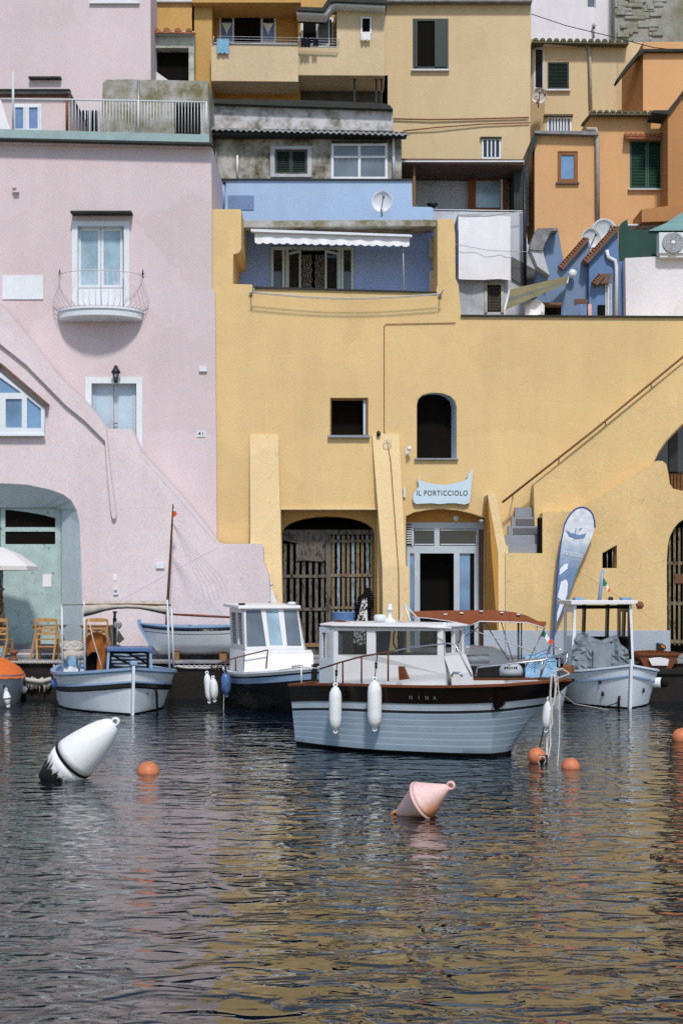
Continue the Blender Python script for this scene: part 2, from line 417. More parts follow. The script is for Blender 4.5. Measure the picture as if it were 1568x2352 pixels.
M['spoke'] = paint('grey_brown_wood_spoke', (.09, .07, .06), .7, .1)
# two-tone cloth of the heap, banner and striped cover
def pattern_cloth():
    t = NT('black_white_patterned_cloth')
    x = t.ramp(t.noise(17, 2, .5), [(.46, .02), (.5, .62)]); t.bsdf(x, .9, .1); return t.mat
M['pattern'] = pattern_cloth()
def banner():
    t = NT('blue_fading_banner_cloth')
    tc = t.n('ShaderNodeTexCoord'); sp = t.n('ShaderNodeSeparateXYZ'); t.l(tc.outputs['Object'], sp.inputs[0])
    g = t.n('ShaderNodeMapRange'); t.l(sp.outputs['Z'], g.inputs['Value']); g.inputs['From Min'].default_value = 0; g.inputs['From Max'].default_value = 3.2
    x = t.ramp(g.outputs[0], [(.30, (.11, .17, .29)), (.58, (.17, .25, .38)), (.74, (.40, .47, .56)), (.80, (.62, .65, .70))])
    x = t.mix(x, t.ramp(t.noise(7, 4), [(.35, .8), (.65, 1.08)]), 1, 'MULTIPLY')
    t.bsdf(x, .85, .1); return t.mat
M['banner'] = banner()
def ribbed():
    t = NT('ribbed_blue_grey_cover')
    w = t.n('ShaderNodeTexWave'); w.bands_direction = 'Z'; w.inputs['Scale'].default_value = 4.2; w.inputs['Distortion'].default_value = 1.2; w.inputs['Detail'].default_value = 2
    t.l(t.coord(), w.inputs['Vector'])
    x = t.ramp(w.outputs['Fac'], [(.35, (.02, .027, .04)), (.6, (.09, .12, .16)), (.85, (.25, .29, .34))]); t.bsdf(x, .8, .1, 0, t.bump(w.outputs['Fac'], .5, .03)); return t.mat
M['ribbed'] = ribbed()
def scuffed_buoy():
    t = NT('weathered_white_buoy')
    s1 = t.noise(1, 6, .7, t.coord((30, 30, 2.0)))
    x = t.mix((.72, .73, .75), (.02, .018, .016), t.ramp(t.noise(14, 6, .75), [(.63, 0), (.68, .8)]))
    tc = t.n('ShaderNodeTexCoord'); sp = t.n('ShaderNodeSeparateXYZ'); t.l(tc.outputs['Object'], sp.inputs[0])
    ad = t.n('ShaderNodeMath', operation='MULTIPLY_ADD'); t.l(s1, ad.inputs[0]); ad.inputs[1].default_value = -.5; t.l(sp.outputs['Z'], ad.inputs[2])
    mr = t.n('ShaderNodeMapRange'); t.l(ad.outputs[0], mr.inputs['Value']); mr.inputs['From Min'].default_value = -.26; mr.inputs['From Max'].default_value = -.20
    x = t.mix((.012, .011, .010), x, mr.outputs[0])
    t.bsdf(x, .6, .3, 0, t.bump(s1, .3, .02)); return t.mat
M['buoy_white'] = scuffed_buoy()
def water():
    t = NT('harbour_water')
    big = t.noise(1.0, 2, .5, t.coord((.2, .45, 1)), .3)
    a = t.noise(1.0, 2, .5, t.coord((1.9, 3.3, 1)), .5)
    b = t.noise(1.0, 1.5, .5, t.coord((5.5, 9.5, 1)), .4)
    calm = t.ramp(t.noise(1.0, 2, .5, t.coord((.12, .3, 1))), [(.38, .45), (.6, 1.0)])
    mr = t.n('ShaderNodeMapRange', interpolation_type='SMOOTHSTEP'); t.l(a, mr.inputs['Value']); mr.inputs['From Min'].default_value = .34; mr.inputs['From Max'].default_value = .66
    mu = t.n('ShaderNodeMath', operation='MULTIPLY'); t.l(mr.outputs[0], mu.inputs[0]); t.l(calm, mu.inputs[1])
    n = t.bump(big, 1, .05); n = t.bump(mu.outputs[0], 1, .021, n); n = t.bump(b, 1, .0045, n)
    bs = t.bsdf((.002, .006, .013), .012, .5, 0, n); bs.inputs['IOR'].default_value = 2.1; bs.inputs['Specular Tint'].default_value = (.98, .98, .78, 1)
    return t.mat
M['water'] = water()
# ---------------------------------------------------------------- helpers for houses
def house(name, label, cat, x, y, Y, group=None): return thing(name, label, cat, P(x, y, Y), group)
def window(h, x0, y0, x1, y1, Y, cols=2, rows=1, fw=4, fm='frame_white', gm='glass_blue', d=.06, name='window', label=None, rowf=None, panes=True):
    m = MB(); W_, H_ = x1-x0, y1-y0
    m.pbox(x0, y0, x1, y0+fw, Y, d); m.pbox(x0, y1-fw, x1, y1, Y, d)
    m.pbox(x0, y0+fw, x0+fw, y1-fw, Y, d); m.pbox(x1-fw, y0+fw, x1, y1-fw, Y, d)
    for i in range(1, cols):
        c = x0 + W_*i/cols; m.pbox(c-fw*.5, y0+fw, c+fw*.5, y1-fw, Y+.004, d-.008)
    for r in (rowf or [i/rows for i in range(1, rows)]):
        c = y0 + H_*r; m.pbox(x0+fw, c-fw*.45, x1-fw, c+fw*.45, Y+.008, d-.016)
    o = m.obj(name, M[fm], h, label)
    if panes:
        g = MB(); g.pbox(x0+fw*.6, y0+fw*.6, x1-fw*.6, y1-fw*.6, Y+d*.55, .01)
        g.obj('pane', M[gm], o)
    return o
def shutter(h, x0, y0, x1, y1, Y, fm='green', leaves=2, fw=3, step=3.2, name='shutter', label=None):
    m = MB()
    for k in range(leaves):
        a = x0 + (x1-x0)*k/leaves; b = x0 + (x1-x0)*(k+1)/leaves - .5
        m.pbox(a, y0, b, y0+fw, Y, .05); m.pbox(a, y1-fw, b, y1, Y, .05)
        m.pbox(a, y0+fw, a+fw, y1-fw, Y, .05); m.pbox(b-fw, y0+fw, b, y1-fw, Y, .05)
        y = y0 + fw
        while y < y1 - fw - 1:
            p = P(a+fw, y, Y+.01); q = P(b-fw, y, Y+.01); dz = Vector((0, .035, step*.95*Y/F)); dz.z *= -1
            m.add([p+Vector((0,.035,0)), q+Vector((0,.035,0)), q+Vector((0,0,dz.z)), p+Vector((0,0,dz.z))], [(0,1,2,3)])
            y += step
        m.pbox(a+fw, y0+fw, b-fw, y1-fw, Y+.046, .004)
    return m.obj(name, M[fm], h, label)
def grille(h, x0, y0, x1, y1, Y, n=4, fw=4, gm='glass_dark'):
    o = window(h, x0, y0, x1, y1, Y, 1, 1, fw, 'frame_white', gm)
    m = MB()
    for i in range(1, n+1):
        c = x0 + fw + (x1-x0-2*fw)*i/(n+1)
        m.pbox(c-1.5, y0+fw, c+1.5, y1-fw, Y-.01, .02)
    m.obj('bars', M['frame_white'], o); return o
def ledge(h, x0, y0, x1, y1, Y, out=.08, mat='darkroof', name='sill', label=None):
    m = MB(); m.pbox(x0, y0, x1, y1, Y-out, out+.01); return m.obj(name, M[mat], h, label)
def dark(h, x0, y0, x1, y1, Y, name='black_backing'):
    m = MB(); m.pbox(x0, y0, x1, y1, Y, .02); return m.obj(name, M['dark'], h)  # black sheet put in for the unlit room behind an opening
def roof_tiles(h, a, b, depth, Y, pitch=.35, r=.085, mat='tile', name='roof_tiles', over=.15, spacing=.2):
    """rows of barrel tiles whose ends line an eave from a to b (bearing px), running back up the roof"""
    m = MB(); A = P(a[0], a[1], Y-over); B = P(b[0], b[1], Y-over); n = max(2, int((B-A).length/spacing))
    back = Vector((0, depth, depth*pitch))
    for i in range(n):
        c = A.lerp(B, (i+.5)/n); rows = []
        for e in (0, 1):
            q = c + back*e
            rows.append([q + Vector((r*math.cos(math.pi*j/6), 0, r*math.sin(math.pi*j/6))) for j in range(7)])
        m.grid(rows)
        m.add(rows[0] + [c], [tuple(range(7))])
    s = Vector((0,0,-.02)); m.add([A+s, B+s, B+back+s, A+back+s, A+s*3, B+s*3, B+back+s*3, A+back+s*3], [(0,1,2,3),(4,5,6,7),(0,1,5,4),(1,2,6,5),(2,3,7,6),(3,0,4,7)])
    return m.obj(name, M[mat], h)
def pipe(h, pts, Y, r=.045, mat='white_metal', name='drainpipe', label=None):
    m = MB(); m.tube([P(x, y, Y) for x, y in pts], r, 8); return m.obj(name, M[mat], h, label)

# ---------------------------------------------------------------- setting
YF, YQ = 33.0, 31.2
ZQ = .836
m = MB()
m.add([(-260,-60,0),(260,-60,0),(260,YQ+.3,0),(-260,YQ+.3,0)], [(0,1,2,3)])
m.obj('water', M['water'], kind='structure')
m = MB(); m.box((-60, YQ, -1.5), (60, YQ+.5, ZQ-.075)); m.obj('quay_wall', M['quaywall'], kind='structure')
m = MB(); m.box((-60, YQ-.05, ZQ-.07), (60, YF+.9, ZQ)); m.obj('quay', M['pavement'], kind='structure', bevel=.02)
m = MB(); m.box((-60, YF-.85, ZQ+.002), (60, YF+.8, ZQ+.085)); m.box((-60, YF-.45, ZQ+.08), (60, YF+.8, ZQ+.19)); m.obj('pavement', M['pavement'], kind='structure', bevel=.015)
m = MB(); rows = []
for i in range(14):
    y = 44 + i*5; rows.append([(x, y, 1.0 + (i*2.1 if i < 9 else 18.9) + 1.2*math.sin(x*.13+i)) for x in range(-260, 261, 20)])
m.grid([[(x, 44, -1) for x in range(-260, 261, 20)]] + rows); m.obj('hillside', M['stone'], kind='structure')

YK = YF - .07
# ================================================================ PINK HOUSE
h = house('pink_house', 'big pale pink house at the left with white balcony door and outside stair', 'house', 240, 1506, YK)
arch_out = [(-200,1500),(-200,1245),(-170,1160),(-110,1122),(0,1110),(60,1113),(117,1125),(145,1136),(164,1150),(176,1172),(183,1205),(187,1315),(192,1500)]
m = MB()
m.wall([(-460,318),(485,333),(487,480),(487,665),(494,668),(497,1000),(498,1240),(498,1520),(-460,1520)],
       [(rect(178,518,284,707), .22, None, 1), (rect(210,880,313,1046), .25, None, 1), (rect(-140,1166,141,1500), .35, None)], YK, 5.0)
m.obj('wall', [M['pink'], M['frame_white']], h)
# balcony door
m = MB()
m.pbox(165,507,297,518,YK-.035,.05); m.pbox(165,518,178,707,YK-.035,.05); m.pbox(284,518,297,707,YK-.035,.05)
m.obj('door_surround', M['frame_white'], h)
o = MB()
for a, b in ((180,231),(232,282)):
    o.pbox(a,520,b,530,YK+.14,.05); o.pbox(a,654,b,660,YK+.14,.05); o.pbox(a,700,b,707,YK+.14,.05)
    o.pbox(a,530,a+6,654,YK+.14,.05); o.pbox(b-6,530,b,654,YK+.14,.05)
    o.pbox(a,660,b,700,YK+.155,.03)
    for k in range(1, 6): o.pbox(a+k*8.3,663,a+k*8.3+.8,698,YK+.15,.03)
dr = o.obj('balcony_door', M['frame_white'], h)
o = MB(); o.pbox(185,529,226,655,YK+.165,.01); o.pbox(237,529,277,655,YK+.165,.01); o.obj('pane', M['glass_pale'], dr)
ledge(h, 161, 483, 301, 487, YK, .3, 'darkroof', 'drip_slab')
# curved balcony
m = MB(); cx = (P(232,0,YK).x); n = 24
def bal(z, r, ry): return [Vector((cx - r*math.cos(math.pi*i/n), YK - ry*math.sin(math.pi*i/n), z)) for i in range(n+1)]
zt = P(0,716,YK).z; zb = P(0,738,YK).z
rows = [bal(zb+.0, .90, .62), bal(zb+.03, .965, .68), bal(zt-.05, .975, .69), bal(zt-.045, 1.0, .72), bal(zt, 1.0, .72)]
m.grid(rows, 0, False); m.add(rows[0], [tuple(range(n+1))]); m.add(rows[-1], [tuple(range(n+1))])
m.obj('balcony_slab', M['frame_white'], h)
rl = MB(); ztop = P(0,634,YK).z
def bul(t): return 1 + .20*math.sin(math.pi*min(1, max(0, (1-t))**1.0)*1.0)**1.5 if t < 1 else 1
rl.tube([p for p in bal(ztop, .97, .66)], .010, 6)
rl.tube([p for p in bal(zt+.03, .97, .68)], .010, 6)
for i in range(0, n+1):
    c = -math.cos(math.pi*i/n); s_ = -math.sin(math.pi*i/n); pts = []
    for k in range(9):
        t = k/8; b = 1 + .19*math.sin(math.pi*(t**.55))*(1-t*.35)
        pts.append(Vector((cx + c*.95*b, YK + s_*.64*b - .01, zt + t*(ztop-zt))))
    rl.tube(pts, .0065, 5)
rail = rl.obj('railing', M['rail_pink'], h)
f = MB()
for xx in (137, 328): f.lathe([(.004,.0),(.012,.03),(.032,.06),(.012,.09),(.016,.11),(.003,.17)], P(xx, 634, YK-.06), 8)
f.obj('finial', M['black'], rail)
# lower entrance
m = MB(); m.pbox(196,866,327,880,YK-.03,.04); m.pbox(196,880,210,1060,YK-.03,.04); m.pbox(313,880,327,1060,YK-.03,.04); m.obj('door_surround', M['frame_white'], h)
m = MB()
for a, b in ((211,261),(262,312)):
    m.pbox(a,881,b,892,YK+.17,.05); m.pbox(a,892,a+9,1046,YK+.17,.05); m.pbox(b-9,892,b,1046,YK+.17,.05); m.pbox(a,985,b,1000,YK+.172,.046)
    m.pbox(a+9,892,b-9,985,YK+.185,.03,1); m.pbox(a+9,1000,b-9,1046,YK+.187,.03)
e = m.obj('entrance_door', [M['frame_grey'], M['panel_blue']], h)
m = MB(); m.tube([P(262,975,YK+.12), P(262,972,YK+.1), P(270,972,YK+.1)], .012, 6); m.obj('handle', M['iron_rust'], e)
# outside stair, parapet and porch block
YS = 32.35
m = MB()
m.wall([(-460,430),(0,697),(61,772),(137,868),(191,916),(226,958),(236,972),(244,984),(302,986),(312,1010),(326,1042),(415,1138),(470,1205),(498,1243),(514,1249),(600,1249),(604,1256),(606,1290),(618,1320),(622,1400),(623,1520),(-460,1520)],
       [(arch_out, .56, [(-140,1500),(-140,1245),(-135,1180),(-110,1166),(0,1166),(30,1166),(60,1166),(90,1166),(115,1166),(130,1166),(141,1172),(141,1315),(141,1500)], 1)], YS, .54, back=False)
m.obj('stair_block', [M['pink_low'], M['vault']], h)
m = MB()
m.prism([(-460,430),(0,697),(61,772),(137,868),(191,916),(226,958),(236,972),(244,984),(247,1013),(256,1100),(267,1180),(266,1189),(262,1193),(257,1190),(254,1172),(247,1100),(241,1013),(195,967),(150,930),(60,838),(0,790),(-460,610)], YS-.09, .2)
m.obj('stair_parapet', M['pink_low'], h)
m = MB()
m.prism([(326,1042),(415,1138),(470,1205),(498,1243),(492,1243),(466,1212),(411,1146),(320,1044)], YS-.006, .02)
m.prism([(268,1376),(381,1316),(498,1254),(498,1258),(381,1321),(268,1384)], YS-.005, .02)
m.obj('stair_edge', M['pink_edge'], h)  # pale strips draw the highlight along the stair edges
# gabled window of the annex
m = MB()
m.prism([(-120,832),(0,832),(109,926),(109,932),(0,838),(-120,838)], YS-.22, .24, 0)
m.obj('gable_slab', M['roof_brown'], h)
m = MB()
m.slab([(-90,854),(-10,846),(103,938),(101,998),(-90,998)], [([(-84,902),(-84,866),(-6,862),(50,902)], .05), (rect(-84,916,-2,982), .05), (rect(13,916,50,982), .05), ([(62,912),(94,938),(94,983),(62,983)], .05)], lambda u, v, d: P(u, v, YS-.1) + Vector((0, d, 0)), .07)
g = m.obj('gable_window', M['frame_white'], h)
m = MB(); m.prism([(-88,856),(-10,850),(100,940),(98,990),(-88,990)], YS-.055, .01); m.obj('pane', M['glass_blue'], g)
ledge(h, -90, 996, 103, 1001, YS-.1, .05, 'frame_white')
# mint workshop door in the arch
YD = YK + .06
m = MB()
for a, b in ((-138,-2),(1,140)):
    m.pbox(a,1167,b,1171,YD,.06); m.pbox(a,1211,b,1221,YD,.06); m.pbox(a,1171,a+11,1211,YD,.06); m.pbox(b-13,1171,b,1211,YD,.06); m.pbox(a,1221,a+11,1250,YD,.06); m.pbox(b-13,1221,b,1250,YD,.06)
    m.pbox(a,1250,b,1480,YD,.06); m.pbox(a+3,1255,a+5,1478,YD-.012,.01); m.pbox(b-8,1255,b-5,1478,YD-.012,.01)
    m.prism([(a+11,1170),(b-13,1170),(b-13,1190),(b-40,1183),(a+60,1176)], YD+.01, .02)  # wedge cut to the sunlit part of the lintel, light given as shape
dr = m.obj('workshop_door', M['mint'], h)
m = MB(); m.pbox(-136,1168,138,1250,YD+.03,.01); m.obj('pane', M['dark'], dr)
m = MB(); m.pbox(98,1319,118,1348,YD-.012,.006); m.obj('paper_notice', M['cloth_white'], dr)
m = MB(); m.pbox(-138,1480,142,1496,YD-.25,.3); m.obj('door_step', M['step'], h)
# roof edge: gutter, moulding
m = MB()
a = [(-460,284),(-460,306),(480,327),(480,308)]
m.prism([(-460,283),(480,308),(480,326),(-460,305)], YK-.24, .22); m.obj('gutter', M['teal'], h)
m = MB(); m.prism([(-460,304.5),(486,327),(486,331),(-460,308.5)], YK-.28, .3, 0); m.prism([(-460,309),(485,331.5),(485,338),(-460,318)], YK-.12, .14, 1); m.obj('cornice', [M['darkroof'], M['pink']], h)
m = MB(); m.prism([(-460,300),(478,308),(478,312),(-460,304)], YK-.02, 4.5); m.obj('terrace_floor', M['concrete'], h)
# terrace railing (a thing of its own)
YR = YK + .1
t = house('terrace_railing', 'white bar railing along the flat roof of the pink house', 'railing', 240, 303, YR)
m = MB()
m.tube([P(-60,226,YR), P(164,228,YR), P(476,234,YR)], .022, 6); m.obj('top_rail', M['rail_white'], t)
m = MB(); x = 166
while x < 474:
    m.tube([P(x, 228+(x-164)*.02, YR), P(x, 298+(x-164)*.022, YR)], .0095, 5); x += 7.2
m.obj('bars', M['rail_white'], t)
m = MB(); m.tube([P(318,230,YR), P(318,303,YR)], .03, 6); m.obj('post', M['rail_white'], t)
m = MB(); m.tube([P(474,234,YR), P(474,306,YR)], .025, 6); m.obj('post', M['rail_white'], t)
m = MB(); m.tube([P(30,164,YR), P(30,297,YR)], .03, 6); m.obj('post', M['rail_white'], t)
# roof room with two blue windows
YA = 35.5
h = house('roof_room', 'small pink room with two blue curtained windows on the left roof terrace', 'house', 60, 300, YA)
m = MB(); m.wall([(-200,215),(160,215),(160,306),(-200,306)], [(rect(31,242,56,297), .12), (rect(64,242,90,297), .12)], YA, 2.4); m.obj('wall', M['pink'], h)
m = MB(); m.prism([(-200,204),(159,206),(161,209),(161,213),(-200,213)], YA-.15, 2.6); m.obj('roof', M['corrug'], h)
ledge(h, -200, 203, 160, 206, YA, .2, 'darkroof', 'roof_edge'); ledge(h, -200, 218, 152, 221, YA, .05, 'iron_rust', 'moulding')
m = MB(); m.pbox(26,238,95,300,YA-.03,.03); m.obj('window_surround', M['frame_white'], h)
window(h, 31,242,57,298, YA-.085, 1, 1, 3.5, 'frame_white', 'curtain'); window(h, 63,242,90,298, YA-.085, 1, 1, 3.5, 'frame_white', 'curtain')
pipe(h, [(154,212),(154,300)], YA-.05, .035, 'iron_rust')
m = MB(); m.add([P(-40,210,34), P(2,228,34), P(24,298,34), P(-40,300,34)], [(0,1,2,3)]); m.obj('folded_sunshade', M['cloth_white'], None, 'white sloping sun cloth at the far left edge of the roof terrace', 'sunshade')
# rear pink block
YB = 38.5
h = house('pink_block', 'tall windowless pink wall rising behind the left roof terrace', 'house', 100, 310, YB)
m = MB(); m.wall([(-460,-260),(345,-260),(347,312),(-460,312)], [(rect(209,-70,315,0), .15), (rect(169,253,229,312), .3)], YB, 5); m.obj('wall', M['pink'], h)
window(h, 209,-70,315,2, YB+.06, 2, 1, 5, 'frame_white', 'glass_dark'); ledge(h, 205,1,320,6, YB, .08, 'frame_white')
ledge(h, 65,174,139,178, YB, .16, 'darkroof', 'drip_slab')
dark(h, 169,253,229,312, YB+.25)
m = MB()
for i in range(6): m.pbox(173+i*10.5,250,176+i*10.5,305,YB-.02,.03)
m.obj('door_bars', M['rail_white'], h)
# concrete hut
YC = 36.2
h = house('concrete_hut', 'stained grey concrete hut with a dark doorway on the pink roof terrace', 'hut', 360, 306, YC)
m = MB(); m.wall([(236,190),(244,182),(300,181),(420,184),(478,185),(480,312),(232,312)], [(rect(401,236,460,310), .3)], YC, 2.2); m.obj('wall', M['concrete'], h)
dark(h, 401,236,460,310, YC+.28)
pipe(h, [(318,184),(318,306)], YC-.04, .035, 'grey_metal')
# ochre cottage behind
YO = 39.5
h = house('ochre_cottage', 'narrow ochre cottage with a tiled eave and a dark square opening beside the pink block', 'house', 396, 190, YO)
m = MB(); m.wall([(340,72),(446,72),(446,200),(340,200)], [(rect(354,109,433,190), .35)], YO, 3); m.obj('wall', M['greenwhite'], h)
m = MB(); m.wall([(340,2),(446,2),(446,72),(340,72)], [], YO+.4, 3); m.obj('upper_wall', M['ochre'], h)
m = MB(); m.pbox(340,-4,450,3,YO+.3,.3); m.obj('ledge', M['white'], h)
roof_tiles(h, (344,69), (446,71), .45, YO-.1, .3, .09, 'tile', over=.12, spacing=.26)
ledge(h, 342,71,446,78, YO, .1, 'white_metal', 'fascia')
dark(h, 354,109,433,190, YO+.33)
m = MB(); m.prism([(354,160),(386,183),(420,192),(354,192)], YO+.1, .1); m.obj('stair_edge', M['white'], h)
m = MB(); m.box((P(300,0,YO).x, YO+.3, 4), (P(446,0,YO).x, YO+3.5, 13)); m.obj('rear_wall', M['ochre'], h)

# ================================================================ HOUSE WITH HANGING BALCONIES
YA2 = 39.6
h = house('balcony_house', 'straw yellow house with hanging balconies and laundry at the top centre', 'house', 680, 180, YA2)
m = MB()
m.wall([(441,-120),(690,-120),(690,240),(441,240)], [(rect(503,24,634,97), .15)], YA2+1.1, 3); m.obj('recess_wall', M['ochre_shade'], h)
m = MB(); m.wall([(441,-120),(487,-120),(487,330),(441,330)], [], YA2+.3, 3.2); m.obj('side_pier', M['ochre'], h)
m = MB(); m.box((P(441,0,YA2).x, YA2, P(0,5,YA2).z), (P(690,0,YA2).x, YA2+2, P(0,-6,YA2).z)); m.obj('upper_slab', M['ochre'], h)
w = window(h, 503,26,634,97, YA2+1.08, 4, 1, 4.5, 'frame_white', 'curtain')
m = MB(); m.pbox(538,30,597,97,YA2+1.05,.02); m.obj('open_gap', M['dark'], w)
m = MB(); m.pbox(508,30,533,49,YA2+1.085,.01); m.pbox(602,30,630,51,YA2+1.085,.01); m.obj('upper_glass', M['glass_dark'], w)
for a, b in ((509,532),(603,628)):
    m = MB(); m.prism([(a,52),(b,52),((a+b)/2+2,72),((a+b)/2+1,78),((a+b)/2-1,78),((a+b)/2-2,72)], YA2+1.08, .006); m.obj('lace', M['cloth_white'], w)
m = MB()
m.wall([(484,99),(685,101),(685,187),(485,185)], [], YA2-.1, .16); m.wall([(484,176),(685,178),(685,187),(485,185)], [], YA2+.08, 1.2)
m.obj('balcony_parapet', M['cream'], h)
m = MB()
m.wall([(773,-30),(885,-60),(884,173),(683,172),(683,108),(773,108)], [(rect(828,37,853,76), .2)], YA2+.05, 3.4); m.obj('wall', M['cream'], h)
m = MB(); m.wall([(683,-120),(773,-120),(773,110),(683,110)], [(rect(692,39,766,104), .1)], YA2+.7, 2.6); m.obj('set_back_wall', M['ochre'], h)
m = MB(); m.prism([(683,21),(681,31),(748,34),(764,14),(770,11),(884,17),(886,6),(768,1),(758,3),(744,24)], YA2-.3, .5, 0); m.prism([(683,14),(682,22),(744,25),(758,4),(768,2),(888,7),(888,-2),(764,-6),(752,-2),(740,16)], YA2-.42, .9, 1)
m.obj('eave', [M['frame_white'], M['darkroof']], h)
w = window(h, 691,39,766,103, YA2+.66, 2, 1, 5, 'frame_white', 'dark')
m = MB(); A = P(728,46,YA2+.62); B = P(757,40,YA2+.2)
for (u0, u1, v0, v1) in ((0,1,0,.08),(0,1,.92,1),(0,.1,.08,.92),(.9,1,.08,.92)):
    hz = P(0,40,YA2).z - P(0,103,YA2).z
    q = [A.lerp(B,u) - Vector((0,0,hz*v)) for u, v in ((u0,v0),(u1,v0),(u1,v1),(u0,v1))]
    m.add(q + [p + Vector((0,.04,0)) for p in q], [(0,1,2,3),(4,5,6,7),(0,1,5,4),(1,2,6,5),(2,3,7,6),(3,0,4,7)])
q = [A.lerp(B,u) - Vector((0,-.02,hz*v)) for u, v in ((.08,.06),(.92,.06),(.92,.94),(.08,.94))]
m.obj('open_casement', M['frame_white'], w)
m = MB(); m.add(q, [(0,1,2,3)]); m.obj('casement_glass', M['glass_grey'], w)
window(h, 828,37,853,76, YA2+.02, 1, 1, 4, 'frame_white', 'dark')
m = MB()
m.tube([P(490,98,YA2-.12), P(683,101,YA2-.12)], .02, 6); m.tube([P(686,105,YA2-.1), P(775,108,YA2-.1)], .02, 6)
for k in (4, 10, 16): m.tube([P(500,98-k,YA2-.05-k*.012), P(780,104-k,YA2-.05-k*.012)], .006, 4)
for xx in (488, 684, 776): m.tube([P(xx,104,YA2-.1), P(xx+3,82,YA2-.25)], .012, 5)
m.obj('drying_rail', M['rail_white'], h)
# dark undercroft
m = MB(); m.wall([(480,172),(890,172),(890,262),(480,262)], [], YA2+1.4, 2); m.obj('undercroft_wall', M['old_wall'], h)
m = MB()
for xx in (812, 862, 874): m.pbox(xx,176,xx+4,240,YA2+.3,.1)
m.obj('undercroft_post', M['darkroof'], h)
m = MB(); m.prism([(484,184),(685,187),(685,176),(884,173),(880,180),(872,240),(484,236)], YA2+1.3, .03); m.obj('recess_shade', M['canvas_dark'], h)  # dark sheet standing in for the shade under the balcony
# laundry
def hang(name, label, pts, Y, mat, wav=.03, group=None, cat='laundry'):
    m = MB(); (x0, y0), (x1, y1) = pts; n, k = 8, 5
    rows = [[P(x0+(x1-x0)*i/n, y0+(y1-y0)*j/k + (2.0*math.sin(i*2.1)*j/k), Y) + Vector((0, wav*math.sin(i*1.9+j*.4), 0)) for i in range(n+1)] for j in range(k+1)]
    m.grid(rows); return m.obj(name, M[mat], None, label, cat, group)
hang('blue_towel', 'light blue cloth draped over the left end of the upper balcony', ((498,88),(526,121)), YA2-.2, 'cloth_blue')
hang('black_garment', 'larger black garment hung on the drying rail below the open casement', ((691,86),(713,107)), YA2-.24, 'cloth_black')
hang('black_garment', 'smaller black garment hung just right of the larger one on the drying rail', ((719,88),(731,105)), YA2-.24, 'cloth_black')
hang('white_cloth', 'white cloth hanging from the little window sill at the top centre', ((829,74),(851,90)), YA2-.08, 'cloth_white')

# grey weathered house
YG = 37.4
h = house('weathered_house', 'weathered grey house with corrugated eave, green louvred window and white framed window', 'house', 700, 410, YG)
m = MB(); m.wall([(487,300),(922,304),(922,412),(487,412)], [(rect(633,344,704,397), .12), (rect(760,328,889,410), .12)], YG, 3); m.obj('wall', M['old_wall'], h)
m = MB(); m.wall([(484,238),(902,243),(903,300),(484,294)], [], YG+.5, 2.4); m.obj('parapet', M['old_white'], h)
m = MB()
A, B = P(474,292,YG-.45), P(941,305,YG-.45); n = 120; r0 = []; r1 = []; r2 = []
for i in range(n+1):
    q = A.lerp(B, i/n); w = .028*math.sin(i/n*2*math.pi*34)
    r0.append(q + Vector((0,0,w-.06))); r1.append(q + Vector((0,0,w))); r2.append(q + Vector((0,1.1,w+.28)))
m.grid([r0, r1, r2]); m.obj('corrugated_roof', M['corrug'], h)
ledge(h, 484,302,934,309, YG, .36, 'darkroof', 'eave_board')
m = MB(); m.prism([(486,226),(700,229),(880,236),(896,241),(902,250),(884,249),(690,243),(486,236)], YG+.3, 2.2); m.obj('bitumen_capping', M['darkroof'], h)
m = MB(); m.pbox(620,334,716,342,YG-.03,.04); m.pbox(620,342,631,406,YG-.03,.04); m.pbox(706,342,716,406,YG-.03,.04); m.pbox(631,399,706,406,YG-.032,.045); m.obj('window_surround', M['white_sh'], h)
shutter(h, 633,344,704,397, YG+.02, 'green', 2, 3.5, 4)
window(h, 760,328,890,411, YG-.03, 2, 2, 6, 'frame_white', 'glass_grey', rowf=[.38])
ledge(h, 762,322,880,326, YG, .12, 'darkroof', 'drip_slab')
pipe(h, [(903,306),(904,410)], YG-.06, .04)
pipe(h, [(545,356),(545,408)], YG-.04, .03, 'white_metal', 'pipe')
pipe(h, [(496,310),(496,408)], YG-.05, .03, 'grey_metal')

# ================================================================ BIG UPPER YELLOW HOUSE
YU = 41.0
h = house('upper_yellow_house', 'tall straw coloured house with one big green shuttered window, top right of centre', 'house', 1050, 370, YU)
m = MB(); m.wall([(872,0),(1219,-4),(1217,372),(872,372)], [(rect(948,42,1029,157), .16), (rect(1108,318,1148,362), .1)], YU, 4); m.obj('wall', M['cream2'], h)
m = MB(); m.prism([(868,-8),(1224,-8),(1222,2),(868,2)], YU-.25, 4.4); m.obj('roof_slab', M['corrug'], h)
w = window(h, 948,42,1029,157, YU-.02, 1, 1, 5, 'green', 'dark')
m = MB(); m.pbox(953,47,958,152,YU-.05,.04); m.pbox(1001,47,1024,152,YU-.05,.035); m.pbox(998,47,1001,152,YU-.06,.04); m.obj('shutter_leaf', M['green'], w)
ledge(h, 944,157,1032,161, YU, .1, 'white')
grille(h, 1106,316,1150,364, YU-.03, 3, 4); ledge(h, 1103,313,1152,316, YU, .1, 'darkroof', 'drip_slab')
m = MB()
m.tube([P(902,272,YU-.05), P(990,274,YU-.06), P(1100,272,YU-.05), P(1214,269,YU-.05)], .022, 5); m.tube([P(926,300,YU-.05), P(1000,292,YU-.09), P(1110,284,YU-.06), P(1216,281,YU-.05)], .018, 5)
m.obj('cable', M['iron_rust'], h)

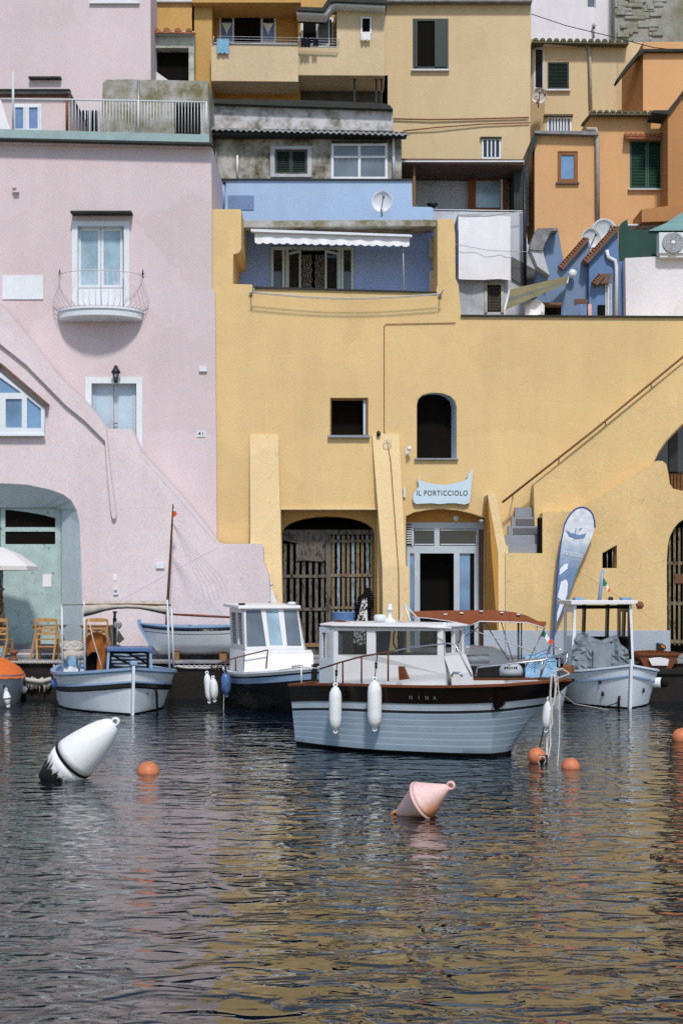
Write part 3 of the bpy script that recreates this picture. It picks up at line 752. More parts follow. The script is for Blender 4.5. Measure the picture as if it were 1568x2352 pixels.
# brown roofed veranda
YV = 38.2
h = house('veranda', 'dark brown roofed veranda with an orange wooden door below the upper yellow house', 'veranda', 1065, 490, YV)
m = MB(); m.prism([(922,363),(1203,365),(1204,378),(922,374)], YV-.2, 3.0); m.obj('roof', M['roof_brown'], h)
ledge(h, 922,368,1203,371, YV-.2, .05, 'white_metal', 'gutter')
m = MB(); m.wall([(915,374),(1240,374),(1240,520),(915,520)], [], YV+1.4, .3); m.obj('back_wall', M['white_sh'], h)
m = MB(); m.box(tuple(P(1180,374,YV+.3)), tuple(P(1186,520,YV+.3) + Vector((.2,1.6,0)))); m.obj('side_wall', M['darkroof'], h)
m = MB(); m.box(tuple(P(915,376,YV)), tuple(P(922,520,YV) + Vector((0,1.9,0)))); m.obj('side_wall', M['darkroof'], h)
m = MB(); m.pbox(948,374,954,500,YV,.08); m.obj('post', M['brown_wood'], h)
w = window(h, 1076,398,1164,492, YV+1.2, 1, 1, 16, 'door_orange', 'glass_pale', .08, 'wooden_door')
m = MB(); m.pbox(1149,402,1154,490,YV+1.17,.03); m.obj('mullion', M['frame_white'], w)
m = MB(); m.wall([(946,484),(1206,487),(1206,560),(946,560)], [], YV-.1, .15); m.obj('parapet', M['white_sh'], h)
m = MB(); m.tube([P(950,480,YV-.1), P(1204,484,YV-.1)], .015, 5); m.obj('rail', M['rail_white'], h)
m = MB(); m.lathe([(.03,0),(.05,.05),(.14,.12),(.15,.16)], P(993,481,YV+.3), 12); m.obj('plant_bowl', M['black'], None, 'dark little bowl on the wall of the brown roofed veranda', 'bowl')

# ================================================================ PALE HOUSE, WHITE HOUSE, STONE WALL
YP = 42.5
h = house('pale_yellow_house', 'pale yellow house with mossy tiled roof and square green shutter at the upper right', 'house', 1350, 300, YP)
m = MB(); m.wall([(1249,92),(1480,96),(1500,330),(1249,330)], [(rect(1257,142,1306,203), .1), (rect(1258,270,1310,302), .1)], YP, 4); m.obj('wall', M['cream2'], h)
m = MB(); a, b = P(1217,88,YP+.3), P(1250,92,YP); c, d = P(1250,330,YP), P(1217,330,YP+.3)
m.add([a,b,c,d], [(0,1,2,3)]); m.obj('angled_wall', M['cream2'], h)
m = MB()
def aw(u, v): return a.lerp(b, u) + (d.z-a.z)*v*Vector((0,0,1)) + Vector((.03,-.05,0))
for (u0,u1,v0,v1) in ((.12,.92,.06,.1),(.12,.92,.46,.5),(.12,.3,.1,.46),(.78,.92,.1,.46)): m.add([aw(u0,v0),aw(u1,v0),aw(u1,v1),aw(u0,v1)], [(0,1,2,3)])
w = m.obj('window', M['frame_white'], h)
m = MB(); e = Vector((-.01,.03,0)); m.add([aw(.28,.09)+e,aw(.8,.09)+e,aw(.8,.47)+e,aw(.28,.47)+e], [(0,1,2,3)]); m.obj('pane', M['glass_dark'], w)
roof_tiles(h, (1222,92), (1444,95), 2.2, YP-.1, .06, .085, 'tile_old', over=.25, spacing=.2)
ledge(h, 1250,94,1442,98, YP, .3, 'white_metal', 'gutter')
shutter(h, 1257,142,1306,203, YP+.01, 'green', 1, 3, 3.2); ledge(h, 1254,203,1310,207, YP, .1, 'white')
grille(h, 1256,268,1312,304, YP-.02, 6, 4, 'glass_grey'); ledge(h, 1250,261,1316,265, YP, .14, 'tile_old', 'drip_slab')
pipe(h, [(1344,98),(1346,104),(1353,108),(1356,250)], YP-.06, .05, 'cream' if False else 'canvas')
# rusty satellite dish
def dish(name, label, x, y, r, Y, tilt=(0,0), mat='white_metal', rust=None):
    t = thing(name, label, 'satellite dish', P(x, y, Y)); m = MB()
    Mx = Matrix.Rotation(R(90+tilt[0]), 3, 'X') ; Mx = Matrix.Rotation(R(tilt[1]), 3, 'Z') @ Mx
    rr = r*Y/F
    m.lathe([(1e-3,-.16*rr/.3*.3),(rr*.5,-.10*rr/.3*.3),(rr*.85,-.02),(rr,0.03),(rr,.05),(rr*.85,0),(rr*.5,-.07*rr/.3*.3),(1e-3,-.12*rr/.3*.3)], P(x,y,Y), 28, Mx)
    m.obj('reflector', rust or M[mat], t)
    m = MB(); c = P(x,y,Y); tip = c + Mx @ Vector((0, 0, rr*.9)) + Vector((rr*.2,0,rr*.35))
    m.tube([c - Vector((rr*.1,0,rr*.95)), tip], .014, 6); m.lathe([(.03,0),(.035,.1),(.015,.12)], tip - Vector((0,0,.06)), 8); m.obj('feed_arm', M['grey_metal'], t)
    m = MB(); m.tube([c + Vector((0,.05,0)), c + Vector((0,.22,-rr*.7)), c + Vector((0,.22,-rr*1.15))], .02, 6); m.obj('bracket', M['grey_metal'], t)
    return t
dish('rusty_dish', 'small white satellite dish with orange rust patches under the angled window', 1238, 220, 18, YP-.4, (8,-15), rust=paint('rust_patched_white', (.6,.6,.6), .6, .2, .1, rust=(.55,'#8a4a1e')))

YW = 48.0
h = house('white_house', 'plain white house at the top right between the yellow house and the stone wall', 'house', 1310, 86, YW)
m = MB(); m.wall([(1190,-160),(1411,-160),(1412,110),(1190,110)], [(rect(1346,-40,1367,18), .2)], YW, 4); m.obj('wall', M['white'], h)
window(h, 1346,-40,1367,18, YW+.1, 1, 1, 3, 'white_metal', 'glass_grey')
m = MB(); m.tube([P(1363,86,YW-.1), P(1363,62,YW-.1)], .03, 6); m.lathe([(.05,0),(.06,.1),(.02,.16)], P(1363,64,YW-.1), 8); m.obj('vent_pipe', M['grey_metal'], h)
m = MB(); m.wall([(1411,-160),(1900,-160),(1900,180),(1411,180)], [], YW-.6, 1)
for i in range(40):
    x = 1412 + random.random()*90; y = random.uniform(-10,108); m.pbox(x, y, x+random.uniform(14,34), y+random.uniform(6,11), YW-.6-random.uniform(.02,.07), .1)
m.obj('stone_wall', M['stone'], None, 'rough grey green stone retaining wall in the top right corner', 'wall')
m = MB(); m.tube([P(1217,30,44.5), P(1300,58,44), P(1400,82,43), P(1500,108,40), P(1568,116,38)], .012, 4); m.obj('overhead_cable', M['black'], None, 'thin dark overhead cable crossing the white house top right', 'cable')

# ================================================================ ORANGE HOUSE
YN = 38.6
h = house('orange_house', 'orange house with stepped roofs and a big green shutter at the right edge', 'house', 1400, 500, YN)
m = MB(); m.wall([(1302,620),(1227,620),(1227,304),(1374,306),(1374,640)], [(rect(1280,347,1326,418), .14)], YN, 2.2); m.obj('tower_wall', M['orange'], h)
m = MB(); a, b = P(1227,304,YN), P(1204,386,YN+1.6); a2, b2 = P(1227,560,YN), P(1206,560,YN+1.6); m.add([a,b,b2,a2], [(0,1,2,3)]); m.obj('tower_side', M['orange2'], h)  # shaded side put in as a darker orange
m = MB(); m.prism([(1238,299),(1240,303),(1212,376),(1206,396),(1202,393),(1222,318),(1230,301)], YN-.16, .5, 0); m.prism([(1228,299),(1348,300),(1374,304),(1374,309),(1228,305)], YN-.2, 2.5, 1); m.obj('tower_eave', [M['darkroof'], M['corrug']], h)
window(h, 1280,347,1326,418, YN+.02, 1, 1, 8, 'brown_wood', 'glass_blue'); ledge(h, 1277,417,1330,421, YN, .08, 'roof_brown')
YN2 = YN + .35
m = MB(); m.wall([(1357,256),(1533,256),(1533,640),(1374,640),(1357,400)], [(rect(1446,323,1526,432), .12)], YN2, 3); m.obj('wall', M['orange'], h)
roof_tiles(h, (1356,257), (1502,258), 1.6, YN2-.1, .12, .07, 'tile_old', over=.2, spacing=.16)
shutter(h, 1446,323,1526,432, YN2+.01, 'green2', 2, 4, 3.4); ledge(h, 1443,432,1530,435, YN2, .1, 'white')
roof_tiles(h, (1436,312), (1538,314), .25, YN2-.05, .5, .06, 'tile', name='window_hood', over=.22, spacing=.13)
pipe(h, [(1346,296),(1368,296),(1371,310),(1372,506)], YN-.08, .06, 'canvas')
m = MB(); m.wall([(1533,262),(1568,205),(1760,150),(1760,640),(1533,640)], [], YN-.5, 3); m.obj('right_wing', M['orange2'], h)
m = MB(); m.prism([(1500,252),(1533,252),(1568,208),(1760,140),(1760,150),(1568,217),(1536,262),(1500,258)], YN-.6, .8); m.obj('wing_eave', M['darkroof'], h)
m = MB(); m.prism([(1473,480),(1568,468),(1700,462),(1700,500),(1568,506),(1473,510)], YN-.75, 1.1); m.obj('canopy', M['orange2'], h)
m = MB(); m.prism([(1440,514),(1700,508),(1700,514),(1440,518)], YN-.4, .5); m.obj('ledge', M['white'], h)
YN3 = 41.2
h = house('orange_loft', 'upper orange block with a slanting dark roof line behind the orange house', 'house', 1500, 250, YN3)
m = MB(); m.wall([(1476,96),(1760,92),(1760,300),(1476,300)], [], YN3, 3); m.obj('wall', M['orange'], h)
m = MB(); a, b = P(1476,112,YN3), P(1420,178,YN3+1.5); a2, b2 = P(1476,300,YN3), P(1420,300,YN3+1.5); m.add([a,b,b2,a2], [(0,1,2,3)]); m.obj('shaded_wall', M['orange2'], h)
m = MB(); m.wall([(1385,262),(1424,170),(1424,300),(1385,300)], [], YN3+1.4, 1); m.obj('left_wall', M['orange'], h)
m = MB(); m.prism([(1476,111),(1760,110),(1760,116),(1480,117),(1462,131),(1440,158),(1420,184),(1416,180),(1436,152),(1464,118)], YN3-.15, .5); m.obj('eave', M['darkroof'], h)
# ================================================================ WHITE CUBE AND BLUE COTTAGES ON THE RIGHT TERRACE
YT = 36.5
h = house('white_cube_house', 'small white cube house with a louvred window, seen over the right terrace wall', 'house', 1130, 722, YT)
m = MB(); m.wall([(1051,491),(1203,489),(1212,560),(1300,640),(1300,740),(1046,740)], [(rect(1116,652,1153,716), .1)], YT, 2); m.obj('wall', M['white_sh'], h)
shutter(h, 1121,658,1148,712, YT+.02, 'canvas_dark', 1, 2, 3.4); m = MB(); m.pbox(1112,648,1157,654,YT-.03,.04); m.pbox(1112,654,1119,718,YT-.03,.04); m.pbox(1150,654,1157,718,YT-.03,.04); m.obj('window_surround', M['greenwhite'], h)
m = MB(); m.wall([(1175,589),(1245,628),(1290,660),(1290,700),(1175,640)], [], YT-.06, .08); m.obj('stair_wall', M['stepshade'], h)  # dark slab stands in for the triangular shadow on the white wall
m = MB(); m.prism([(1217,572),(1222,548),(1233,523),(1281,523),(1281,529),(1266,530),(1250,560),(1246,575)], YT-1.3, .5, 0); m.prism([(1217,572),(1246,575),(1262,632),(1234,612)], YT-1.25, .4, 1); m.obj('stair_hood', [M['corrug'], M['white_sh']], h)
m = MB(); m.tube([P(1204,383,YT-.3), P(1205,660,YT-.3)], .045, 8); m.obj('standpipe', M['black'], h)
m = MB(); n = 10
rows = [[P(1053+(1172-1053)*i/n, 497+(640-497)*j/8 + 1.5*math.sin(i*.6) + 3*(j/8)*(i/n), YT-.25) + Vector((0, .022*math.sin(i*1.3+j*.15) + .008*math.sin(i*3), 0)) for i in range(n+1)] for j in range(9)]
m.grid(rows); m.obj('bed_sheet', M['cloth_white'], None, 'large white bed sheet hung to dry on the white cube house', 'sheet')
m = MB(); m.tube([P(1045,560,YT-.35), P(1120,574,YT-.35), P(1205,578,YT-.35), P(1250,576,YT-.35)], .008, 4); m.tube([P(1050,494,YT-.25), P(1110,496,YT-.25), P(1205,484,YT-.25)], .01, 4)
m.obj('washing_line', M['rope'], None, 'washing line strung across the white cube house', 'line')
YL = 35.6
h = house('grey_blue_cottage', 'grey blue cottage with sawtooth tiled roof behind the tan awning', 'house', 1300, 722, YL)
m = MB(); m.wall([(1232,640),(1245,600),(1250,531),(1281,528),(1295,606),(1348,546),(1354,560),(1354,735),(1232,735)], [], YL, 1.8); m.obj('wall', M['blue2'], h)
def slope_tiles(h, a, b, Y, r=.055, mat='tile', name='roof_tiles', d=.8, n=None):
    m = MB(); A, B = P(a[0],a[1],Y), P(b[0],b[1],Y); k = n or int((B-A).length/.075)
    t = (B-A).normalized(); up = Vector((-t.z, 0, t.x))
    if up.z < 0: up = -up
    for i in range(k):
        c = A.lerp(B, (i+.5)/k); w = (B-A).length/k*.5
        m.add([c-t*w, c+t*w-up*.0, c+up*r*1.6-t*w*.6, c-t*w+Vector((0,d,0)), c+t*w+Vector((0,d,0)), c+up*r*1.6-t*w*.6+Vector((0,d,0))], [(0,1,2),(3,4,5),(0,1,4,3),(1,2,5,4),(2,0,3,5)])
    m.add([A-up*.07, B-up*.07, B+up*.01, A+up*.01] + [p+Vector((0,d,0)) for p in (A-up*.07, B-up*.07, B+up*.01, A+up*.01)], [(0,1,2,3),(4,5,6,7),(0,1,5,4),(2,3,7,6),(1,2,6,5),(3,0,4,7)], 1)
    return m.obj(name, [M[mat], M['roof_brown']], h)
slope_tiles(h, (1288,615), (1349,545), YL-.14)
m = MB(); m.lathe([(.09,0),(.1,.05),(.1,.12),(.02,.14)], P(1313,629,YL-.12), 12, Matrix.Rotation(R(90),3,'X')); m.obj('round_vent', M['white_metal'], h)
h = house('blue_cottage', 'deeper blue cottage with tiled roof, white drainpipe and louvred shutter at the right terrace', 'house', 1390, 722, YL)
YL2 = YL - .25
m = MB(); m.wall([(1352,598),(1418,520),(1421,600),(1436,600),(1436,735),(1352,735)], [], YL2, 1.8); m.obj('wall', M['blue'], h)
slope_tiles(h, (1345,600), (1419,519), YL2-.16)
slope_tiles(h, (1366,651), (1384,629), YL2-.25, d=.3, name='door_hood', n=5)
m = MB(); m.prism([(1366,651),(1384,629),(1405,627),(1398,650)], YL2-.2, .22); m.obj('hood_soffit', M['roof_brown'], h)
shutter(h, 1390,652,1404,735, YL2-.04, 'frame_white', 2, 1.5, 2.6)
pipe(h, [(1393,574),(1396,590),(1412,598),(1415,612),(1415,735)], YL2-.08, .05)
m = MB(); m.pbox(1300+72,700,1390,735,YL2-.03,.03); m.obj('dark_doorway', M['dark'], h)
for (px, py, r_, lb) in ((1356,548,24,'smaller left one of two overlapping white satellite dishes above the blue cottages'), (1386,533,31,'bigger right one of two overlapping white satellite dishes above the blue cottages')):
    dish('satellite_dish', lb, px, py, r_, YL+.5 if r_ < 30 else YL+.8, (6, 10))
# tan awning
t = thing('terrace_awning', 'faded tan striped awning slanting down over the terrace clutter', 'awning', P(1230, 690, YL-.6))
m = MB(); a, b, c, d = P(1170,664,YL-1.1), P(1306,633,YL-.2), P(1302,650,YL-1.4), P(1158,712,YL-2.0)
rows = [[a.lerp(b,i/8).lerp(d.lerp(c,i/8), j/5) + Vector((0,0,-.03*math.sin(math.pi*j/5))) for i in range(9)] for j in range(6)]
m.grid(rows, mats=[0,0,1,0,0]); m.obj('canopy', [M['awn_tan'], M['awn_stripe']], t)
m = MB(); m.tube([a, d], .03, 6); m.tube([b, c], .015, 6); m.tube([d, P(1160,735,YL-2.0)], .01, 5); m.obj('frame', M['white_metal'], t)
# terrace clutter: table with cloths
t = thing('cluttered_table', 'dark table heaped with cloths under the tan awning', 'table', P(1250,724,YL-1))
m = MB(); m.pbox(1225,694,1290,699,YL-1.3,.7); m.obj('top', M['roof_brown'], t)
m = MB(); m.pbox(1228,699,1288,735,YL-.9,.05); m.obj('back_panel', M['dark'], t)
m = MB(); rows = [[P(1205+i*9, 700+ (24*j/4) - 14*math.sin(i*.6)*(1-j/4) + random.uniform(-3,3), YL-1.5) + Vector((0, random.uniform(-.06,.06), 0)) for i in range(6)] for j in range(5)]
m.grid(rows); m.obj('crumpled_cloth', M['cloth_white'], t)
hang('brown_garment', 'dark brown garment hung before the blue cottage wall', ((1318,686),(1350,700)), YL2-.5, 'roof_brown')
hang('blue_garment', 'violet blue garment hanging between a brown and a pink one before the blue cottage', ((1330,698),(1347,735)), YL2-.55, 'curtain')
hang('pink_garment', 'narrow faded pink garment hanging before the blue cottage', ((1350,698),(1358,735)), YL2-.55, 'buoy_pink')
# white wall, green tarp and air conditioner
h = house('white_terrace_room', 'low white terrace room under the green tarp at the right edge', 'room', 1500, 724, YL2)
m = MB(); m.wall([(1435,592),(1520,588),(1760,588),(1760,740),(1437,740)], [], YL2-.3, 2); m.obj('wall', M['white'], h)
m = MB(); m.prism([(1515,582),(1700,582),(1700,590),(1515,590)], YL2-.5, .5); m.obj('shelf', M['white_metal'], h)
t = thing('green_tarp', 'dark green tarpaulin screen with a paler sloping top behind the air conditioner', 'tarpaulin', P(1500,590,YL2+.4))
m = MB(); m.wall([(1421,598),(1421,520),(1428,510),(1440,503),(1443,526),(1500,529),(1760,520),(1760,598)], [], YL2+.05, .05); m.obj('screen', M['tarp_green'], t)
m = MB(); a, b, c, d = P(1488,529,YL2), P(1760,529,YL2), P(1760,470,YL2+1.3), P(1568,486,YL2+1.3); m.grid([[a.lerp(b,i/8) for i in range(9)], [a.lerp(d,.5).lerp(b.lerp(c,.5),i/8)-Vector((0,0,.05)) for i in range(9)], [d.lerp(c,i/8) for i in range(9)]]); m.obj('top_sheet', M['tarp_teal'], t)
t = thing('air_conditioner', 'white air conditioner outdoor unit with round fan grille at the right edge', 'air conditioner', P(1545,583,YL2-.3))
m = MB(); m.pbox(1513,533,1594,581,YL2-.55,.3); m.obj('casing', M['white_metal'], t, bevel=.012)
m = MB(); c = P(1545,557,YL2-.56); Mx = Matrix.Rotation(R(90),3,'X'); m.lathe([(.26,0),(.26,.012),(.245,.015)], c, 28, Mx); m.obj('fan_disc', M['grey_metal'], t)
m = MB(); m.lathe([(.055,.015),(.05,.03),(.001,.035)], c, 14, Mx)
for r_ in (.11,.15,.19,.23): m.tube([c + Vector((r_*math.cos(w*math.pi/12), -.02, r_*math.sin(w*math.pi/12))) for w in range(25)], .005, 4)
for w in range(8): m.tube([c+Vector((.05*math.cos(w*math.pi/4), -.022, .05*math.sin(w*math.pi/4))), c+Vector((.25*math.cos(w*math.pi/4), -.02, .25*math.sin(w*math.pi/4)))], .004, 4)
m.obj('grille', M['frame_white'], t)

# ================================================================ BLUE TERRACE HOUSE
YBL = 36.2
h = house('blue_terrace_house', 'pale blue house with a shaded blue terrace and a white awning in the middle', 'house', 780, 660, YBL)
m = MB(); m.wall([(484,411),(946,412),(947,474),(990,475),(995,478),(995,535),(484,535)], [], YBL, 2.2); m.obj('upper_wall', M['blue_light'], h)
m = MB(); m.prism([(484,409),(947,410),(947,412.5),(484,412)], YBL-.06, 2.3); m.obj('capping', M['darkroof'], h)
pipe(h, [(512,418),(512,478)], YBL-.07, .05, 'boat_paleblue'); m = MB(); m.pbox(506,416,518,420,YBL-.14,.12); m.obj('hopper', M['darkroof'], h)
m = MB(); m.pbox(524,448,583,482,YBL-.015,.02); m.obj('repainted_patch', M['blue2'], h)
YSL = 33.85
m = MB(); m.wall([(553,507),(1003,505),(1003,519),(553,522)], [], YSL, .3, 0); m.wall([(553,506),(1003,504),(1003,510),(553,510)], [], YSL+.1, 2.6, 0); m.obj('roof_slab', M['concrete'], h)
YBT = 35.0
m = MB(); m.wall([(480,515),(1030,515),(1030,700),(480,700)], [(rect(628,572,806,700), .2)], YBT, .4); m.obj('terrace_wall', M['blue_terrace'], h)
m = MB(); m.box(tuple(P(1003,515,33.9)), tuple(P(1012,700,33.9)+Vector((0,2,0)))); m.obj('side_wall', M['blue_light'], h)
m = MB(); m.box(tuple(P(520,515,33.9)), tuple(P(532,700,33.9)+Vector((0,2,0)))); m.obj('side_wall', M['blue_light'], h)
m = MB(); m.box((P(500,0,33.9).x, 33.3, P(0,705,33.9).z), (P(1010,0,33.9).x, 36.0, P(0,700,33.9).z)); m.obj('terrace_floor', M['concrete'], h)
m = MB(); m.pbox(986,620,998,700,YBT-.4,.3); m.pbox(985,545,998,590,YBT-.3,.2); m.obj('side_niche', M['white_sh'], h)
fr = MB()
fr.pbox(622,566,812,573,YBT-.05,.08)
for a in (622, 648, 656, 776, 783, 806): fr.pbox(a,573,a+6,700,YBT-.05,.08)
o = fr.obj('door_frame', M['panel_blue'], h)
for a, b in ((628,648),(789,806)):
    n = 6; top = [(a,574),(b,574)]; bot = [(b-(b-a)*i/n, 620+ (4 if i % 2 else 0)) for i in range(n+1)]
    m = MB(); m.prism(top + bot, YBT+.0, .01); m.obj('side_light', M['glass_dark'], o)
    m = MB(); m.pbox(a,622,b,700,YBT+.02,.01); m.obj('lower_panel', M['blue2'], o)
for sgn, hx in ((1, 660), (-1, 778)):
    m = MB(); A = P(hx,580,YBT-.05); B = A + Vector((sgn*.34, -.32, 0)); hz = P(0,578,YBT).z - P(0,695,YBT).z
    for (u0,u1,v0,v1) in ((0,1,0,.05),(0,1,.9,1),(0,.14,.05,.9),(.86,1,.05,.9)):
        q = [A.lerp(B,u) - Vector((0,0,hz*v)) for u, v in ((u0,v0),(u1,v0),(u1,v1),(u0,v1))]; m.add(q + [p+Vector((0,.035,0)) for p in q], [(0,1,2,3),(4,5,6,7),(0,1,5,4),(1,2,6,5),(2,3,7,6),(3,0,4,7)])
    lf = m.obj('open_door_leaf', M['panel_blue'], h)
    m = MB(); q = [A.lerp(B,u) - Vector((0,-.015,hz*v)) for u, v in ((.1,.03),(.9,.03),(.9,.93),(.1,.93))]; m.add(q, [(0,1,2,3)]); m.obj('leaf_glass', M['glass_dark'], lf)
m = MB(); m.pbox(658,575,778,700,YBT+.18,.01); m.obj('doorway_dark', M['dark'], h)
m = MB()
for i in range(16):
    x = 694 + i*3.4
    if 715 < x < 722: continue
    m.tube([P(x,585,YBT+.1)+Vector((0, .01*math.sin(k*2+i), 0)) + Vector((.012*math.sin(k*1.7+i*.5),0,-k*.06)) for k in range(18)], .007, 4)
m.obj('bead_curtain', M['rail_white'], h)
t = thing('awning', 'white retractable awning with a scalloped valance over the blue terrace', 'awning', P(760,540,YSL-.2))
YAW = 33.55
m = MB(); m.prism([(576,525),(940,538),(946,539),(946,543),(576,531)], YAW-.1, .16); m.obj('cassette', M['frame_white'], t)
m = MB(); a0, a1, n = 585, 940, 19; lines = []; low = []
for i in range(n*4+1):
    u = i/(n*4); x = a0+(a1-a0)*u; yt = 532+12*u; yb = 556 + 7*u + 3.4*abs(math.sin(math.pi*i/4))
    lines.append(P(x, yt, YAW)); low.append(P(x, yb, YAW-.03) + Vector((0, .02*math.sin(i*.7), 0)))
m.grid([lines, low]); m.obj('valance', M['cloth_white'], t)
m = MB(); a, b = P(585,530,YAW), P(940,541,YAW); m.add([a, b, b+Vector((0,.9,.12)), a+Vector((0,.9,.12))], [(0,1,2,3)]); m.obj('canopy', M['cloth_white'], t)
m = MB(); m.tube([P(925,560,YAW+.1), P(928,662,YAW+.1)], .009, 5); m.obj('crank_rod', M['rail_white'], t)
dish('satellite_dish', 'white satellite dish with a dark arm on the pale blue wall above the awning', 877, 463, 25, YBL-.5, (4, -6))

# ================================================================ MAIN YELLOW HOUSE
h = house('yellow_house', 'long yellow harbour house with buttresses, arched doors and outside stairs', 'house', 1000, 1506, YF)
archwin = arc(957,1048,925,902)[:]; archwin = [(957,1053)] + [(957,930),(960,916),(970,907),(985,903),(1000,902),(1018,904),(1034,910),(1044,920),(1048,934)] + [(1048,1053)]
archin = [(957,1053),(957,930),(960,920),(968,911),(982,907),(997,906),(1011,908),(1024,914),(1033,924),(1036,936),(1036,1053)]
rdoor = [(934,1520),(932,1186),(950,1177),(985,1170.5),(1016,1169),(1050,1172),(1085,1180),(1114,1190),(1112,1520)]
m = MB()
m.wall([(485,480),(552,480),(554,483),(554,570),(551,578),(545,582),(536,584),(535,652),(578,653),(584,661),(1000,671),(1004,655),(1004,506),(1008,503),(1038,502),(1042,506),(1045,540),(1046,640),(1053,655),(1056,690),(1059,724),(1568,727),(2100,730),(2100,1520),(485,1520)],
       [(rect(758,914,845,999), .45), (archwin, .5, archin, 1), (rect(645,1170,866,1520), .45), (rdoor, .45, None), ([(1383,1271),(1416,1252),(1416,1305),(1383,1305)], .3),
        ([(1501,1063),(1513,1040),(1531,1015),(1552,993),(1580,965),(1640,940),(1700,960),(1700,1128),(1568,1128),(1545,1122),(1537,1110),(1532,1090)], .4)], YF, 2.2)
m.obj('wall', [M['yellow'], M['vault']], h)
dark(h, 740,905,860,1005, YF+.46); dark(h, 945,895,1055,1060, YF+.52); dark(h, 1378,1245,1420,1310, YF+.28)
m = MB(); m.pbox(758,914,761,999,YF+.02,.08); m.pbox(841,914,845,999,YF+.02,.08); m.pbox(761,914,841,916,YF+.02,.08); w = m.obj('window_frame', M['brown_wood'], h)
m = MB(); m.pbox(834,917,840,998,YF+.1,.03); m.obj('open_sash', M['panel_blue'], w)
ledge(h, 753,999,849,1005, YF, .1, 'step'); ledge(h, 952,1052,1052,1056, YF, .08, 'step')
# terrace capping and clothes-line brackets
m = MB(); m.prism([(580,657),(1003,669),(1003,672),(580,661.5)], YF-.05, .3); m.obj('capping', M['darkroof'], h)
m = MB(); m.prism([(1058,722),(2100,728),(2100,731),(1058,726)], YF-.06, .4); m.obj('terrace_capping', M['darkroof'], h)
t = house('clothes_line', 'white clothes line sagging below the blue terrace between two brackets', 'line', 790, 680, YF)
m = MB(); m.tube([P(576+(434)*i/12, 670+4*i/12+12*math.sin(math.pi*i/12), YF-.3) for i in range(13)], .014, 5); m.tube([P(578+(430)*i/12, 672+4*i/12+13*math.sin(math.pi*i/12), YF-.22) for i in range(13)], .010, 5); m.obj('rope', M['rope'], t)
for xx, yy in ((576,670),(1010,674)):
    m = MB(); m.tube([P(xx,yy+4,YF), P(xx+3,yy,YF-.3), P(xx+8,yy-9,YF-.3)], .015, 5); m.pbox(xx-4,yy+1,xx+4,yy+7,YF-.05,.06); m.obj('bracket', M['grey_metal'], t)
# buttresses
for q in ([(573,1000),(578,998),(635,998),(640,1001),(642,1100),(645,1170),(651,1400),(652,1520),(574,1520),(577,1250)], [(854,999),(858,997),(912,997),(917,1000),(930,1300),(938,1306),(940,1520),(878,1520),(876,1303),(866,1160)]):
    m = MB(); top = 998
    fr_ = [P(x, y, YF) + Vector((0, -(.04 + .42*max(0, min(1, (y-top)/300.0))), 0)) for x, y in q]
    bk = [P(x, y, YF) + Vector((0, .1, 0)) for x, y in q]; n = len(q)
    for t3 in tessellate_polygon([fr_]): m.add([fr_[i] for i in t3], [(0,1,2)])
    m.add(fr_ + bk, [(i,(i+1)%n,n+(i+1)%n,n+i) for i in range(n)]); m.obj('buttress', M['yellow_light'], h)
# gate bay
ledge(h, 643,1166,868,1171, YF-.02, .05, 'yellow_light', 'lintel_ledge')
m = MB(); gp = [(646,1520),(646,1221)] + arc(650,858,1222,1186,10)[0:] + [(866,1221),(866,1520)]
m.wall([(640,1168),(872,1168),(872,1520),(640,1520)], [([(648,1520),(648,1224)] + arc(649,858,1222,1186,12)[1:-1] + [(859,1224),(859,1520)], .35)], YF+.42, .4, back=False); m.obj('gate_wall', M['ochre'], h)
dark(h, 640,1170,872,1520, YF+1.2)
YGt = YF + .6
t = house('slatted_gate', 'weathered double gate of grey wooden slats in the arched bay between two buttresses', 'gate', 753, 1506, YGt)
m = MB(); m.pbox(649,1217,858,1228,YGt-.02,.1); m.obj('top_beam', M['old_wood'], t)
m = MB(); m.pbox(752,1216,757,1240,YGt-.06,.04); m.pbox(748,1226,760,1500,YGt-.03,.06); m.obj('middle_post', M['old_wood'], t)
m = MB()
for i, x in enumerate((651,666,680,694,709,723,737)): m.pbox(x+random.uniform(-1,1),1238+random.uniform(0,20),x+7,1500-random.uniform(0,20),YGt,.03)
m.pbox(650,1320,747,1327,YGt-.025,.025); m.pbox(650,1396,747,1403,YGt-.025,.025); m.obj('left_leaf', M['old_wood'], t)
m = MB(); m.prism([(679,1227),(747,1228),(746,1287),(738,1290),(700,1287),(680,1288)], YGt-.05, .02); m.prism([(650,1230),(690,1228),(692,1250),(650,1241)], YGt-.06, .015); m.obj('patch_board', M['old_wood'], t)
m = MB()
for i, x in enumerate((762,774,785,796,807,818,829,840,850)): m.pbox(x,1230,x+5.5+random.random()*1.5,1500,YGt,.03, i % 3 % 2)
m.pbox(760,1318,856,1325,YGt-.025,.025); m.pbox(760,1393,856,1399,YGt-.025,.025); m.pbox(760,1240,856,1246,YGt-.025,.025); m.obj('right_leaf', [M['old_wood_y'], M['old_wood_b']], t)
